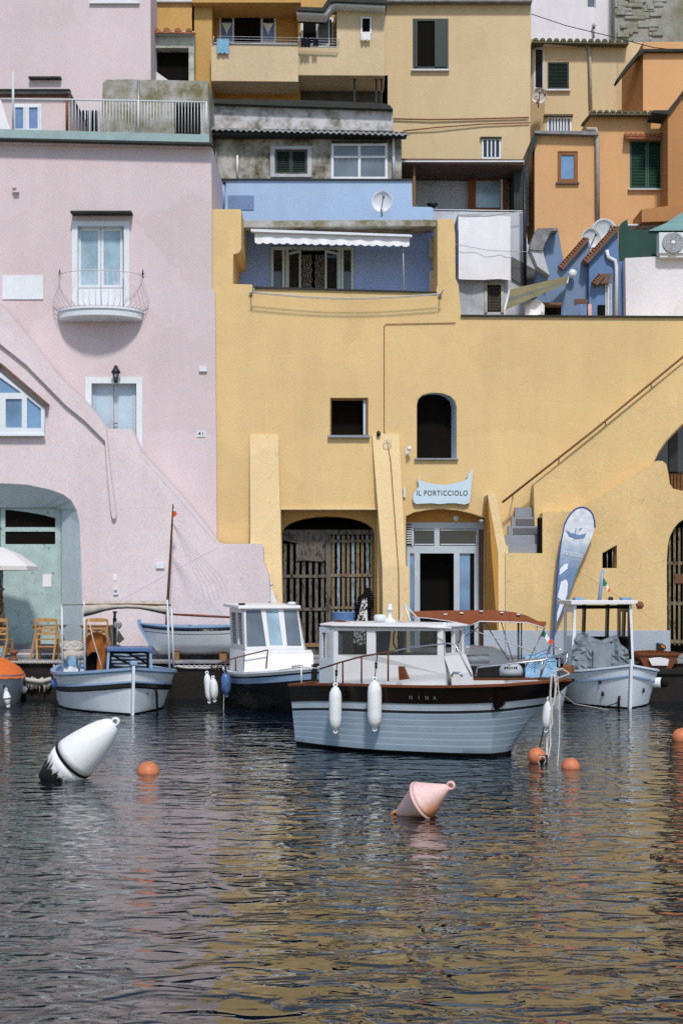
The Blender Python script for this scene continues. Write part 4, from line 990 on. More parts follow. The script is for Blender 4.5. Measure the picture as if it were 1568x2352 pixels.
# restaurant front
YRD = YF + .36
fr = MB()
fr.pbox(934,1200,1110,1214,YRD,.08); fr.pbox(934,1254,1110,1271,YRD,.08)
for a, b, y0, y1 in ((934,950,1214,1254),(997,1009,1214,1254),(1093,1110,1214,1254),(934,941,1271,1500),(951,964,1271,1500),(1042,1055,1271,1500),(1089,1110,1271,1500)): fr.pbox(a,y0,b,y1,YRD,.08)
fr.pbox(941,1484,951,1500,YRD,.08); fr.pbox(1055,1484,1089,1500,YRD,.08)
sh = fr.obj('shop_front', M['frame_grey'], h)
m = MB(); m.pbox(950,1214,997,1254,YRD+.05,.01); m.pbox(1009,1214,1093,1254,YRD+.05,.01); m.obj('transom_glass', M['glass_dark'], sh)
m = MB(); m.pbox(952,1216,996,1219,YRD+.02,.02); m.pbox(952,1249,996,1252,YRD+.02,.02); m.pbox(1011,1216,1092,1219,YRD+.02,.02); m.pbox(1011,1249,1092,1252,YRD+.02,.02); m.obj('transom_sash', M['frame_grey'], sh)
m = MB(); m.pbox(1055,1271,1080,1484,YRD+.05,.01); m.pbox(941,1271,951,1484,YRD+.05,.01); m.obj('side_glass', M['glass_blue'], sh)
m = MB(); m.pbox(1079,1271,1089,1484,YRD+.045,.01); m.obj('dark_pane', M['dark'], sh)
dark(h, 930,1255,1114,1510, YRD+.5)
m = MB(); m.wall([(928,1160),(1118,1160),(1118,1202),(928,1202)], [], YRD+.01, .1); m.obj('arch_infill', M['ochre_shade'], h)
for k in range(1): pass
m = MB(); m.pbox(1099,1216,1111,1500,YRD-.02,.03); m.obj('dark_jamb', M['roof_brown'], h)
t = house('louvred_box', 'dark louvred fan box in the upper left corner of the shop front', 'vent', 940, 1230, YRD)
m = MB()
for k in range(8): m.pbox(934,1207+k*5.5,946,1210+k*5.5,YRD-.06,.05)
m.pbox(945,1204,948,1252,YRD-.06,.06); m.obj('louvres', M['cabin_grey'], t)
m = MB(); m.pbox(934,1204,945,1252,YRD-.02,.015); m.obj('box_back', M['black'], t)
m = MB(); m.lathe([(.075,0),(.07,.02),(1e-3,.02)], P(1047,1190,YRD), 16, Matrix.Rotation(R(90),3,'X')); m.obj('round_plate', M['white_metal'], None, 'round white plate under the arch above the shop front', 'plate')
t = house('security_camera', 'small white security camera at the right springing of the shop arch', 'camera', 1106, 1196, YF)
m = MB(); m.tube([P(1100,1196,YF+.2), P(1108,1197,YF-.1)], .035, 8); m.obj('body', M['white_metal'], t); m = MB(); m.tube([P(1108,1192,YF+.1), P(1109,1186,YF+.1)], .015, 6); m.obj('bracket', M['grey_metal'], t)
# stair pier, lower stair wall
m = MB()
fr_ = [(1119,1136),(1124,1133),(1136,1133),(1140,1137),(1161,1250),(1167,1258),(1167,1271),(1160,1275),(1160,1520),(1145,1520),(1143,1270)]
m.prism(fr_, YF-.75, .8); m.obj('stair_pier', M['yellow_light'], h)
m = MB(); q = [(1112,1165),(1119,1136),(1143,1270),(1146,1520),(1112,1520)]
A = [P(1112,1165,YF+.1), P(1119,1136,YF-.74), P(1143,1270,YF-.74), P(1146,1520,YF-.74), P(1112,1520,YF+.1)]
m.add(A, [(0,1,2,3,4)]); m.obj('pier_flank', M['ochre_shade'], h)  # flank coloured darker to carry its shade
YSt = YF - .78
m = MB()
m.wall([(1160,1270),(1245,1271),(1245,1178),(1250,1175),(1318,1174),(1344,1158),(1380,1140),(1440,1102),(1509,1058),(1522,1059),(1530,1066),(1534,1085),(1538,1112),(1545,1122),(1560,1127),(1640,1128),(1900,1120),(1900,1520),(1160,1520)],
       [([(1383,1271),(1416,1252),(1416,1305),(1383,1305)], .5), ([(1532,1520),(1531,1290),(1533,1255),(1538,1232),(1547,1214),(1559,1200),(1580,1186),(1640,1180),(1690,1200),(1700,1260),(1700,1520)], .3)], YSt, .72, back=False); m.obj('stair_wall', M['yellow'], h)
m = MB()
for k, (a, b, mt) in enumerate((( (1244,1156), (1236,1271), 0),)): pass
for k in range(5):
    y1 = 1271 - k*21; m.pbox(1150+k*8, y1-21, 1246, y1, YSt+.12+k*.12, .13, 0)
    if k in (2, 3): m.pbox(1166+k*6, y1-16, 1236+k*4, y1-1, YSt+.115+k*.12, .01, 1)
m.obj('steps', [M['step'], M['stepshade']], h)
m = MB(); m.pbox(1234,1190,1246,1271,YSt+.03,.05); m.obj('stair_slot', M['dark'], h)
m = MB(); m.prism([(1225,1112),(1232,1106),(1700,724),(1700,905),(1640,925),(1580,960),(1552,988),(1531,1010),(1513,1036),(1501,1062),(1344,1165),(1318,1176),(1246,1180),(1236,1190),(1236,1270),(1228,1270)], YSt+.42, .34); m.obj('upper_flight_wall', M['yellow'], h)
m = MB(); m.prism([(1328,1311),(1334,1309),(1420,1364),(1503,1420),(1503,1425),(1420,1371)], YSt-.004, .01); m.obj('lower_flight_edge', M['yellow_edge'], h)  # thin strip put in for the highlight along the lower flight
m = MB(); m.tube([P(1153,1154,YSt+.3), P(1360,991,YSt+.3), P(1568,819,YSt+.3), P(1700,710,YSt+.3)], .026, 8); hr = m.obj('handrail', M['handrail'], h)
for xx, yy in ((1177,1138),(1283,1053),(1390,968),(1495,882)):
    m = MB(); m.tube([P(xx,yy,YSt+.3), P(xx,yy+6,YSt+.34), P(xx,yy+7,YF)], .012, 5); m.obj('bracket', M['handrail'], hr)
m = MB(); m.pbox(1160,1448,1539,1520,YSt-.02,.03); m.obj('plinth', M['bluegrey'], h)
m = MB(); m.pbox(1110,1448,1161,1520,YF-.78,.03); m.obj('pier_plinth', M['bluegrey'], h)
# right-hand upper arch window and slatted doors
o = MB(); o.pbox(1490,930,1720,1086,YF+.25,.01); o.obj('arch_glass', M['glass_dark'], h)
o = MB(); o.pbox(1536,930,1556,1086,YF+.2,.05); o.pbox(1495,1083,1720,1087,YF+.2,.05); o.obj('arch_mullion', M['black'], h)
o = MB()
for i in range(28): o.pbox(1495+i*7.5,1087,1500.5+i*7.5,1130,YF+.22,.03)
o.obj('arch_slats', M['gate_brown'], h)
t = house('slatted_door', 'brown slatted wooden door in the arch at the right edge', 'door', 1560, 1480, YSt)
YSd = YSt + .2
m = MB()
for i in range(15): m.pbox(1535+i*11,1212,1540+i*11,1482,YSd,.03)
m.obj('slats', M['old_wood_y'], t)
m = MB(); m.pbox(1530,1290,1700,1297,YSd+.03,.03); m.pbox(1530,1382,1700,1390,YSd+.03,.03); m.pbox(1530,1470,1700,1478,YSd-.02,.02); m.obj('rails', M['old_wood_y'], t)
m = MB(); m.pbox(1532,1180,1702,1500,YSd+.12,.01); m.obj('dark_backing', M['dark'], t)
m = MB(); m.pbox(1549,1318,1568,1340,YSd-.03,.02); m.obj('lock_board', M['gate_brown'], t)
dark(h, 1378,1245,1420,1310, YSt+.45)
m = MB(); m.tube([P(1394,1266,YSt+.1), P(1394,1305,YSt+.1)], .012, 5); m.tube([P(1406,1259,YSt+.1), P(1406,1305,YSt+.1)], .012, 5); m.obj('vent_bars', M['grey_metal'], h)
# cable run on the facade
m = MB(); m.tube([P(1046,741,YF-.02), P(886,744,YF-.02), P(882,749,YF-.02), P(882,990,YF-.02), P(888,1010,YF-.05), P(897,1060,YF-.16), P(915,1310,YF-.5), P(917,1450,YF-.5)], .009, 5); m.obj('facade_cable', M['iron_rust'], h)
m = MB(); m.tube([P(889+9*math.cos(w*.5), 1018+9*math.sin(w*.5), YF-.13) for w in range(14)], .008, 5); m.obj('mooring_ring', M['cabin_grey'], h)
m = MB(); m.lathe([(.02,0),(.05,.03),(.045,.1),(.01,.13)], P(869,1002,YF-.1), 8); m.obj('dark_bell', M['black'], None, 'small dark bell-like object on top of the right buttress', 'bell')
t = house('wall_lamp', 'white globe lamp on the yellow wall left of the arched window', 'lamp', 938, 1036, YF)
m = MB(); m.ball(P(940,1030,YF-.18), .055, 14); m.obj('globe', M['cloth_white'], t)
m = MB(); m.tube([P(934,1042,YF), P(936,1044,YF-.15), P(939,1037,YF-.18)], .015, 6); m.pbox(931,1034,936,1046,YF-.04,.05); m.obj('arm', M['white_metal'], t)
m = MB(); m.pbox(926,1120,931,1142,YF-.06,.07); m.obj('meter_box', M['white_metal'], None, 'narrow white box on the wall left of the pale blue sign', 'box')
# sign
YSg = YF - .1
t = house('restaurant_sign', 'pale blue boat-shaped sign reading IL PORTICCIOLO above the shop front', 'sign', 1016, 1130, YSg)
m = MB(); m.prism([(958,1095),(960,1099),(963,1101),(964,1104),(975,1107),(997,1112),(1020,1114),(1045,1110),(1071,1102),(1076,1092),(1072,1089),(1079,1086),(1085,1078),(1084,1100),(1081,1130),(1079,1151),(1076,1156),(1066,1159),(1046,1156),(1028,1156),(1009,1158),(990,1156),(970,1157),(956,1158),(950,1154),(948,1145),(949,1134),(955,1127),(961,1118),(960,1106)], YSg, .04); m.obj('board', M['sign_blue'], t, bevel=.004)
text_mesh('lettering', 'IL PORTICCIOLO', .165, M['lettering'], t, face_cam(P(1015,1133,YSg-.004)), .86, 1.12)
# pink house fittings
t = house('wall_lantern', 'dark iron lantern above the lower white door of the pink house', 'lantern', 266, 875, YF)
c = P(266,858,YK-.16)
m = MB(); m.lathe([(.11,.02),(.10,.06),(.05,.13),(.045,.17),(.01,.2)], c, 8); m.lathe([(.02,-.22),(.05,-.17),(.055,-.14),(.001,-.14)], c, 8)
for k in range(4):
    w = math.pi/4 + k*math.pi/2; m.tube([c+Vector((.095*math.cos(w),.095*math.sin(w),.02)), c+Vector((.045*math.cos(w),.045*math.sin(w),-.14))], .008, 4)
m.tube([c+Vector((0,0,.17)), c+Vector((0,.08,.2)), c+Vector((0,.16,.12))], .012, 5); m.obj('frame', M['black'], t)
m = MB(); m.lathe([(.04,-.13),(.085,.015)], c, 8); m.obj('lamp_glass', M['glass_grey'], t)
def small_box(name, label, cat, r4, Y, d, mat): 
    m = MB(); m.pbox(*r4, Y-d, d+.01); return m.obj(name, M[mat], None, label, cat, bevel=.006)
small_box('wall_plaque', 'blank white rectangular plaque on the pink wall at the left edge', 'plaque', (5,632,99,687), YK, .03, 'frame_white')
small_box('meter_box', 'small white box high on the right edge of the pink wall', 'box', (457,842,475,853), YK, .06, 'frame_white')
small_box('meter_box', 'white square box on the pink wall behind the brown mast', 'box', (358,1293,377,1306), YS, .05, 'frame_white')
small_box('notice', 'small white paper notice on the pink wall above the dial box', 'notice', (260,1319,268,1334), YS, .012, 'cloth_white')
t = house('dial_box', 'tiny white box with grey dial low on the pink wall', 'box', 265, 1360, YS)
m = MB(); m.pbox(260,1353,271,1366,YS-.04,.05); m.obj('case', M['frame_white'], t); m = MB(); m.pbox(262,1355,269,1361,YS-.045,.01); m.obj('dial', M['grey_metal'], t)
t = house('house_number', 'white house number plate 41 near the right edge of the pink wall', 'number plate', 461, 996, YK)
m = MB(); m.pbox(452,989,471,1003,YK-.02,.03); m.obj('plate', M['frame_white'], t)
text_mesh('numerals', '41', .13, M['lettering'], t, face_cam(P(462,996,YK-.025)), 1.1, 1.1)
t = house('wall_hook', 'two pale wall brackets high on the pink wall at the left', 'bracket', 33, 440, YK)
m = MB(); m.pbox(27,427,35,431,YK-.12,.13); m.obj('bracket', M['pink_low'], t); m = MB(); m.pbox(30,437,42,441,YK-.1,.11); m.obj('lower_bracket', M['pink_low'], t)
# ================================================================ BOATS
class Boat:
    """hull form: x from stern (0) to stem (L), y to port, z up from the waterline"""
    def __init__(s, root, th, L, B, zs, zm, zb, s0=.6, tm=.42, q=2.4, rake=.25, rex=1.6, srake=.0, wl=.78, wlb=.35, zk=-.25, tk=None, hk=.7):
        s.root = root; s.th = th; s.rex = rex; s.L, s.B, s.zs, s.zm, s.zb, s.s0, s.tm, s.q, s.rake, s.srake, s.wl, s.wlb, s.zk, s.tk, s.hk = L, B, zs, zm, zb, s0, tm, q, rake, srake, wl, wlb, zk, tk, hk
        s.o = Vector(root.location); c, n = math.cos(th), math.sin(th); s.fx = Vector((c, n, 0)); s.fy = Vector((-n, c, 0))
        root.rotation_euler = (0, 0, th); WORLD[root.name] = Vector((0,0,0))
    def ray(s, px, py): return Vector(((px-CX)/F, 1, -(py-HY)/F))
    def aty(s, px, py, y0):
        d = s.ray(px, py); O = Vector((0,0,EYE)) - s.o
        p = O + d * ((y0 - O.dot(s.fy)) / d.dot(s.fy)); return Vector((p.dot(s.fx), y0, p.z + s.o.z - s.o.z))
    def atx(s, px, py, x0):
        d = s.ray(px, py); O = Vector((0,0,EYE)) - s.o
        p = O + d * ((x0 - O.dot(s.fx)) / d.dot(s.fx)); return Vector((x0, p.dot(s.fy), p.z))
    def sheer(s, t):
        return s.zm + (s.zb-s.zm)*((t-.4)/.6)**2 if t > .4 else s.zm + (s.zs-s.zm)*((.4-t)/.4)**2
    def prof(s, t):
        if s.tk and t > s.tk: return s.hk * (1-t)/(1-s.tk)
        if t < s.tm: return s.s0 + (1-s.s0)*math.sin(math.pi/2*t/s.tm)
        v = 1 - ((t-s.tm)/(1-s.tm))**s.q
        if s.tk:
            e = 1 - ((s.tk-s.tm)/(1-s.tm))**s.q; v = s.hk + (v-e)*(1-s.hk)/(1-e)
        return max(v, 0)
    def pt(s, t, z, side, off=0):
        sh = s.sheer(t); v = max(0, min(1.05, (z-s.zk)/(sh-s.zk)))
        f = s.wl + (s.wlb-s.wl)*(max(0, (t-.3)/.7)**1.5 if not s.tk else (.45*min(1, max(0, (t-.3)/(s.tk-.3)))**1.6 + .55*max(0, (t-s.tk)/(1-s.tk))**.6))
        sec = f + (1-f)*v**1.25 if v > .25 else (f + (1-f)*.25**1.25)*(v/.25)**.5
        hb = max(s.B/2*s.prof(t)*sec + off*min(1, (1-t)*12), 0)
        x = t*s.L - s.rake*max(0, 1-v)**(.8 if s.tk else 1.1)*max(0, (t-.45)/.55)**s.rex + s.srake*(1-v)*(1-min(1, t/.3))
        return Vector((x, side*hb, z))
    def z_at(s, row, t): return row[1] if row[0] == 'z' else max(s.sheer(t)-row[1], .02)
    def hull(s, name, rows, mats, n=30, parent=None, label=None):
        m = MB(); ts = [1-(1-i/n)**1.15 for i in range(n+1)]
        for side in (-1, 1):
            g = []
            for r in rows: g.append([s.pt(t, s.z_at(r, t), side, r[3] if len(r) > 3 else 0) for t in ts])
            m.grid(g, mats=[r[2] for r in rows[1:]])
        for i in range(len(rows)-1):
            a, b = rows[i], rows[i+1]
            m.add([s.pt(0, s.z_at(a,0), -1), s.pt(0, s.z_at(a,0), 1), s.pt(0, s.z_at(b,0), 1), s.pt(0, s.z_at(b,0), -1)], [(0,1,2,3)], b[2])
        return m.obj(name, mats, parent or s.root, label)
    def path(s, d, off=0, t0=0, t1=1, n=30, side=1, dz=0): return [s.pt(t0+(t1-t0)*i/n, s.sheer(t0+(t1-t0)*i/n)-d, side, off) + Vector((0,0,dz)) for i in range(n+1)]
    def gunwale(s, name, mat, w=.07, h=.05, dz=.015, off=-.01):
        m = MB()
        for side in (-1, 1): m.sweep(s.path(0, off, 0, 1, 30, side, dz), w, h)
        a, b = s.pt(0, s.sheer(0), -1), s.pt(0, s.sheer(0), 1); m.bar(a+Vector((0,0,dz)), b+Vector((0,0,dz)), w, h)
        return m.obj(name, M[mat], s.root)
    def rub(s, name, mat, d, w=.04, h=.05, off=.015):
        m = MB()
        for side in (-1, 1): m.sweep(s.path(d, off, 0, 1, 30, side), w, h)
        return m.obj(name, M[mat], s.root)
    def deck(s, name, mat, d, inset=.05):
        m = MB(); n = 24
        L = [s.pt(i/n, s.sheer(i/n)-d, -1, -inset) for i in range(n+1)]; Rr = [s.pt(i/n, s.sheer(i/n)-d, 1, -inset) for i in range(n+1)]
        m.grid([L, Rr], 0, False)
        for side in (-1, 1): m.grid([[s.pt(i/n, s.sheer(i/n)-d, side, -inset) for i in range(n+1)], [s.pt(i/n, s.sheer(i/n), side, -inset*.7) for i in range(n+1)]])
        return m.obj(name, M[mat], s.root)
    def stem(s, name, mat, w=.09, d=.1, top=.12, zlo=-.1, cap=None):
        m = MB(); p = []
        zt = s.sheer(1) + top
        for i in range(9):
            z = zlo + (zt-zlo)*i/8; q = s.pt(1, min(z, s.sheer(1)), 1); q.z = z; q.y = 0; p.append(q + Vector((.02, 0, 0)))
        rows = [[q + Vector((-d/2,-w/2,0)), q + Vector((d/2,-w/2*.8,0)), q + Vector((d/2,w/2*.8,0)), q + Vector((-d/2,w/2,0))] for q in p]
        m.grid(rows, 0, False, True); m.add(rows[-1], [(0,1,2,3)])
        o = m.obj(name, M[mat], s.root)
        if cap: m = MB(); q = p[-1]; m.box(tuple(q-Vector((.07,.065,.0))), tuple(q+Vector((.07,.065,.08)))); m.obj('stem_head', M[cap], o, bevel=.015)
        return o

def rope_obj(name, label, pts, r=.018, mat='rope', parent=None, cat='rope', sag=0, group=None):
    m = MB(); P2 = []
    for a, b in zip(pts[:-1], pts[1:]):
        for i in range(8): P2.append(Vector(a).lerp(Vector(b), i/8) - Vector((0,0,sag*math.sin(math.pi*i/8))))
    P2.append(Vector(pts[-1])); m.tube(P2, r, 6)
    return m.obj(name, M[mat], parent, label, None if parent else cat, group)
def make_fender(label, loc, length, r, mat='fender_white', end='tub_blue', group='fenders hanging from the boats', line=None, tilt=0):
    t = thing('fender', label, 'fender', (0,0,0), group)
    h = length/2
    m = MB(); m.lathe([(r*.2,-h+.03),(r*.55,-h+.05),(r*.92,-h+.12),(r,-h+.2),(r,h-.2),(r*.92,h-.12),(r*.55,h-.05),(r*.2,h-.03)], (0,0,0), 18); m.obj('body', M[mat], t)
    for sg in (-1, 1):
        m = MB(); m.lathe([(.034,-.012),(.04,0),(.034,.012),(.02,.014),(.014,0),(.02,-.014),(.034,-.012)], (0,0,sg*(h-.005)), 12, Matrix.Rotation(R(90),3,'X')); m.obj('eye', M[mat if end is None else mat], t)
    if line:
        m = MB(); b = Vector((0,0,h)); e = Vector(line) - Vector(loc); k = b.lerp(e, .55)
        m.tube([b, b+Vector((.008,0,.06)), k, e], .008, 5); m.lathe([(.01,-.05),(.022,-.03),(.016,0),(.024,.03),(.01,.05)], k, 8); m.obj('lanyard', M['rope_dark'], t)
    t.location = loc; t.rotation_euler = (0, R(tilt), 0); return t

# ---- big cabin boat in the foreground
th = R(-28)
t = thing('cabin_boat', 'grey blue planked cabin boat with brown varnished bulwark lettered NINA, in the foreground', 'boat', (-.625, 22.48, 0))
b = Boat(t, th, 4.43, 1.80, .915, 1.0, 1.115, s0=.42, tm=.45, q=2.6, rake=1.18, rex=3.2, srake=.10, wl=.86, wlb=.05, tk=.83, hk=.84)
rows = [('z',-.25,0),('z',0,0),('z',.055,0)]
pl = 6
for k in range(pl):      # lapped planks
    d0 = .86 - .47*(k+1)/pl
    rows.append(('d', .86-.47*k/pl, 1, .0)) if k else None
    rows.append(('d', d0+.012, 1, .005)); rows.append(('d', d0+.002, 5, .005)); rows.append(('d', d0, 1, 0.0))
rows = rows[:3] + [('zd', .0, 1)] + rows[3:]
def zat(row, t):
    if row[0] == 'z': return row[1]
    z = b.sheer(t) - row[1]
    if row[0] == 'd' and row[1] > .385:
        f = (row[1]-.385)/(.86-.385); return (b.sheer(t)-.385)*(1-f) + .06*f
    return z
rows = [r for r in rows if r[0] != 'zd'] + [('d',.385,1,0),('d',.383,2,.006),('d',.345,2,.006),('d',.343,3,.004),('d',.245,3,.004),('d',.243,4,.016)] + [('d',.24-.06*k,4,.016) for k in range(1,4)] + [('d',0,4,.014)]
b.z_at = zat
b.hull('hull', rows, [M['weed'], M['hull_blue'], M['black'], M['hull_light'], M['varnish'], M['hull_line']], 60).modifiers.new('crease', 'EDGE_SPLIT').split_angle = R(22)
b.gunwale('gunwale', 'varnish2', .075, .035, .012, .0)
m = MB()
for side in (-1, 1):
    for d in (.08, .16): m.sweep(b.path(d, .018, 0, .28, 12, side), .012, .012)
m.obj('bulwark_moulding', M['varnish'], t)
b.deck('deck', 'deck', .09, .06)
b.stem('stem_post', 'varnish', .07, .08, .03, .86)
m = MB(); a = b.aty(1148,1568,-.62)
for (x0, x1, y0, y1) in ((1147,1181,1572,1602),):
    q = [b.aty(x0,1572,-.78), b.aty(x1,1577,-.70), b.aty(1171,1604,-.60), b.aty(1155,1606,-.66)]
def Wd0(p): return b.o + b.fx*p.x + b.fy*p.y + Vector((0,0,p.z))
def surf(px, py, off=.03):
    """point of the starboard side seen at a bearing, a little proud of the planks"""
    best = None
    for i in range(120):
        tt = .3 + .7*i/120
        for k in range(40):
            z = .1 + 1.05*k/40
            if z > b.sheer(tt): continue
            p = b.pt(tt, z, -1, off); w = b.o + b.fx*p.x + b.fy*p.y
            x = CX + w.x/w.y*F; y = HY + (EYE-p.z)/w.y*F; d = (x-px)**2 + (y-py)**2
            if best is None or d < best[0]: best = (d, p)
    return best[1]
kb = b.tk
def hb(tt, dd, o=.05): return b.pt(tt, b.sheer(tt)-dd, -1, o)
q = [hb(kb-.022,.06), hb(kb,.06,.07), hb(kb+.03,.06), hb(kb+.018,.30), hb(kb+.002,.36,.07), hb(kb-.012,.30)]; m.add(q + [v+Vector((0,.05,0)) for v in q], [(0,1,4,5),(1,2,3,4)] + [(i,(i+1)%6,6+(i+1)%6,6+i) for i in range(6)])
m.obj('hawse_board', M['varnish'], t)
# name on the bow
def at_sheer(px, dd):
    best = min((abs(CX + Wd0(b.pt(k/2000, b.sheer(k/2000)-dd, -1, .02)).x/Wd0(b.pt(k/2000, b.sheer(k/2000)-dd, -1, .02)).y*F - px), k/2000) for k in range(400, 1800))
    return best[1]
for ch, px in zip('NINA', (944, 963, 981, 999)):
    t0_ = at_sheer(px, .15); p = b.pt(t0_, b.sheer(t0_)-.15, -1, .02); q = b.pt(t0_+.02, b.sheer(t0_+.02)-.15, -1, .02); lo_ = b.pt(t0_, b.sheer(t0_)-.25, -1, .02)
    tg = (q-p).normalized(); up = (p-lo_).normalized(); nrm = tg.cross(up).normalized(); up = nrm.cross(tg)
    Mx = Matrix(((tg.x, up.x, nrm.x, p.x+nrm.x*.02),(tg.y, up.y, nrm.y, p.y+nrm.y*.02),(tg.z, up.z, nrm.z, p.z+nrm.z*.02),(0,0,0,1)))
    text_mesh('name_letter', ch, .085, M['gold_letter'], t, Mx, .8, 1, .002)
# cabin
YC0 = -.58
def side(px, py, y0=YC0): return b.aty(px, py, y0)
XA, XF = b.aty(768,1441,YC0).x, b.aty(1006,1445,YC0).x
def HW(x): return .58 - .17*max(0, min(1.1, (x-XA)/(XF-XA)))**1.6
def cab(side_sign, holes=True):
    pts = [(768,1441),(1006,1445),(1008,1509),(1012,1552),(1014,1600),(768,1600)]
    hl = [rect(775,1449,840,1504), rect(859,1450,994,1506)]
    def fn(u, v, d):
        p = side(u, v); hw = HW(p.x); p.y = (-hw + d) if side_sign < 0 else (hw - d); return p
    m.slab(pts, [(h, .05) for h in hl], fn, .05)
m = MB(); cab(-1); cab(1)
x0 = side(768,1500).x; zt = side(768,1441).z; zl = side(768,1600).z; x1 = side(1006,1445).x
ztf = side(1006,1445).z
for sg in (-1, 1):      # slanting aft quarters
    A = Vector((x0, sg*.58, 0)); C_ = Vector((x0-.30, sg*.47, 0))
    def aq(u, v, d): p = A.lerp(C_, u); n_ = Vector((C_-A).cross(Vector((0,0,1)))).normalized(); return Vector((p.x, p.y, zl+(zt-zl)*v)) - n_*d*sg*-1
    m.slab([(0,0),(1,0),(1,1),(0,1)], [([(.2,.55),(.8,.55),(.8,.92),(.2,.92)], .03)], aq, .03, 1)  # grey slot paints these panels as if in shade
bk = x0 - .30
m.slab([(-.47,zl),(.47,zl),(.47,zt),(-.47,zt)], [([(-.25,zl+.02),(.15,zl+.02),(.15,zt-.12),(-.25,zt-.12)], .05)], lambda u, v, d: Vector((bk+d, u, v)), .05, 1)
f1, f2, f3 = side(1008,1509), side(1024,1552), side(1028,1600)
def fr(p): return [Vector((p.x, -.41, p.z)), Vector((p.x, .41, p.z))]
e = side(1006,1445)
m.slab([(-.41,0),(.41,0),(.41,1),(-.41,1)], [([(-.34,.1),(-.03,.1),(-.03,.9),(-.34,.9)], .03), ([(.03,.1),(.34,.1),(.34,.9),(.03,.9)], .03)], lambda u, v, d: Vector((f1.x+(e.x-f1.x)*v-d, u, f1.z+(e.z-f1.z)*v)), .04)
m.add(fr(f1)+fr(f2), [(0,1,3,2)]); m.add(fr(f2)+fr(f3), [(0,1,3,2)])
cb = m.obj('cabin', [M['cabin_white'], M['cabin_grey']], t)
for sg in (-1, 1):
    for r4 in ((775,1449,840,1504),(859,1450,994,1506)):
        q = [side(x, y) for x, y in rect(*r4)]
        for p in q: p.y = sg*(HW(p.x)-.025)
        m = MB(); m.add(q, [(0,1,2,3)]); m.obj('window_pane', M['glass_cab'], cb)
    A = Vector((x0, sg*.58, 0)); C_ = Vector((x0-.30, sg*.47, 0)); m = MB(); m.add([Vector((A.lerp(C_,u).x, A.lerp(C_,u).y-sg*.015, zl+(zt-zl)*v)) for u, v in ((.2,.55),(.8,.55),(.8,.92),(.2,.92))], [(0,1,2,3)]); m.obj('window_pane', M['glass_cab'], cb)
m = MB(); fz = zl+.02; m.box((bk+.06,-.5,fz),(e.x,.5,fz+.02)); m.box((bk+.5,-.45,fz),(bk+.9,.45,fz+.38)); m.obj('cabin_floor', M['roof_brown'], cb)
m = MB(); m.tube([side(895,1508)+Vector((0,.35,0)), side(890,1462)+Vector((0,.35,0))], .015, 6); w_ = side(890,1470)+Vector((.0,.35,0)); m.tube([w_+Vector((.0,.16*math.cos(k*.45),.16*math.sin(k*.45))) for k in range(15)], .012, 6); m.obj('steering_wheel', M['mast'], cb)
m = MB(); m.add([side(790,1447)+Vector((0,.9,0)), side(838,1447)+Vector((0,.9,0)), side(835,1508)+Vector((0,.85,0)), side(800,1508)+Vector((0,.95,0))], [(0,1,2,3)]); m.obj('cabin_curtain', M['curtain'], cb)
# roof
m = MB(); n = 12
xa, xb = bk-.05, e.x+.06; za, zb_ = zt+.012, ztf+.012
pl_ = [(xa,-.42),(xa+.1,-.52),(x0-.02,-.64),((x0+xb)*.5,-.60),(xb-.10,-.49),(xb,-.40)]; pl_ = pl_ + [(x,-y) for x, y in pl_[::-1]]
def rz(x): return za+(zb_-za)*(x-xa)/(xb-xa)
bt = [Vector((x,y,rz(x))) for x, y in pl_]; tp = [Vector((x,y,rz(x)+.034)) for x, y in pl_]; cr = [Vector((xa+(xb-xa)*.5+(x-xa-(xb-xa)*.5)*.88, y*.7, rz(x)+.062)) for x, y in pl_]
m.grid([bt, tp, cr], 0, False, True); m.add(bt, [tuple(range(12))]); m.add(cr, [tuple(range(12))])
m.obj('cabin_roof', M['cabin_white'], t, bevel=.02)
# roof fittings
def rt(px, py, y0): return b.aty(px, py, y0)
m = MB(); p = rt(895,1426,-.05); m.lathe([(.11,-.03),(.10,.0),(.06,.03),(.035,.05),(.033,.16),(.055,.165),(.055,.18),(.03,.19),(.038,.24),(.03,.255),(.001,.26)], p, 14); m.obj('roof_light', M['cabin_white'], t)
m = MB(); p = rt(873,1424,-.1); m.lathe([(.05,-.04),(.095,-.025),(.1,.05),(.08,.08),(.001,.085)], p, 16); m.obj('roof_vent', M['white_metal'], t)
m = MB(); a, c = rt(918,1427,-.1), rt(929,1387,0.1); d = rt(942,1427,-.1); m.tube([a, c, d], .013, 6); m.tube([a+Vector((.02,.3,0)), c, d+Vector((.02,.3,0))], .013, 6); m.obj('folded_ladder', M['white_metal'], t)
m = MB(); p, q = rt(769,1428,-.3), rt(806,1436,-.45); m.tube([p, p.lerp(q,.4)+Vector((0,0,.03)), q], .022, 7); m.tube([q, q+Vector((-.05,0,.03))], .02, 6); m.obj('boat_hook', M['varnish2'], t)
m = MB()
m.tube([rt(918,1430,-.2), rt(980,1441,-.5), rt(1036,1443,-.55), rt(1030,1440,-.3)], .014, 6)
for q in ((1010,1437),(1020,1434),(1030,1438)): m.ball(rt(q[0],q[1],-.3), .03, 8)
m.obj('roof_rack', M['white_metal'], t)
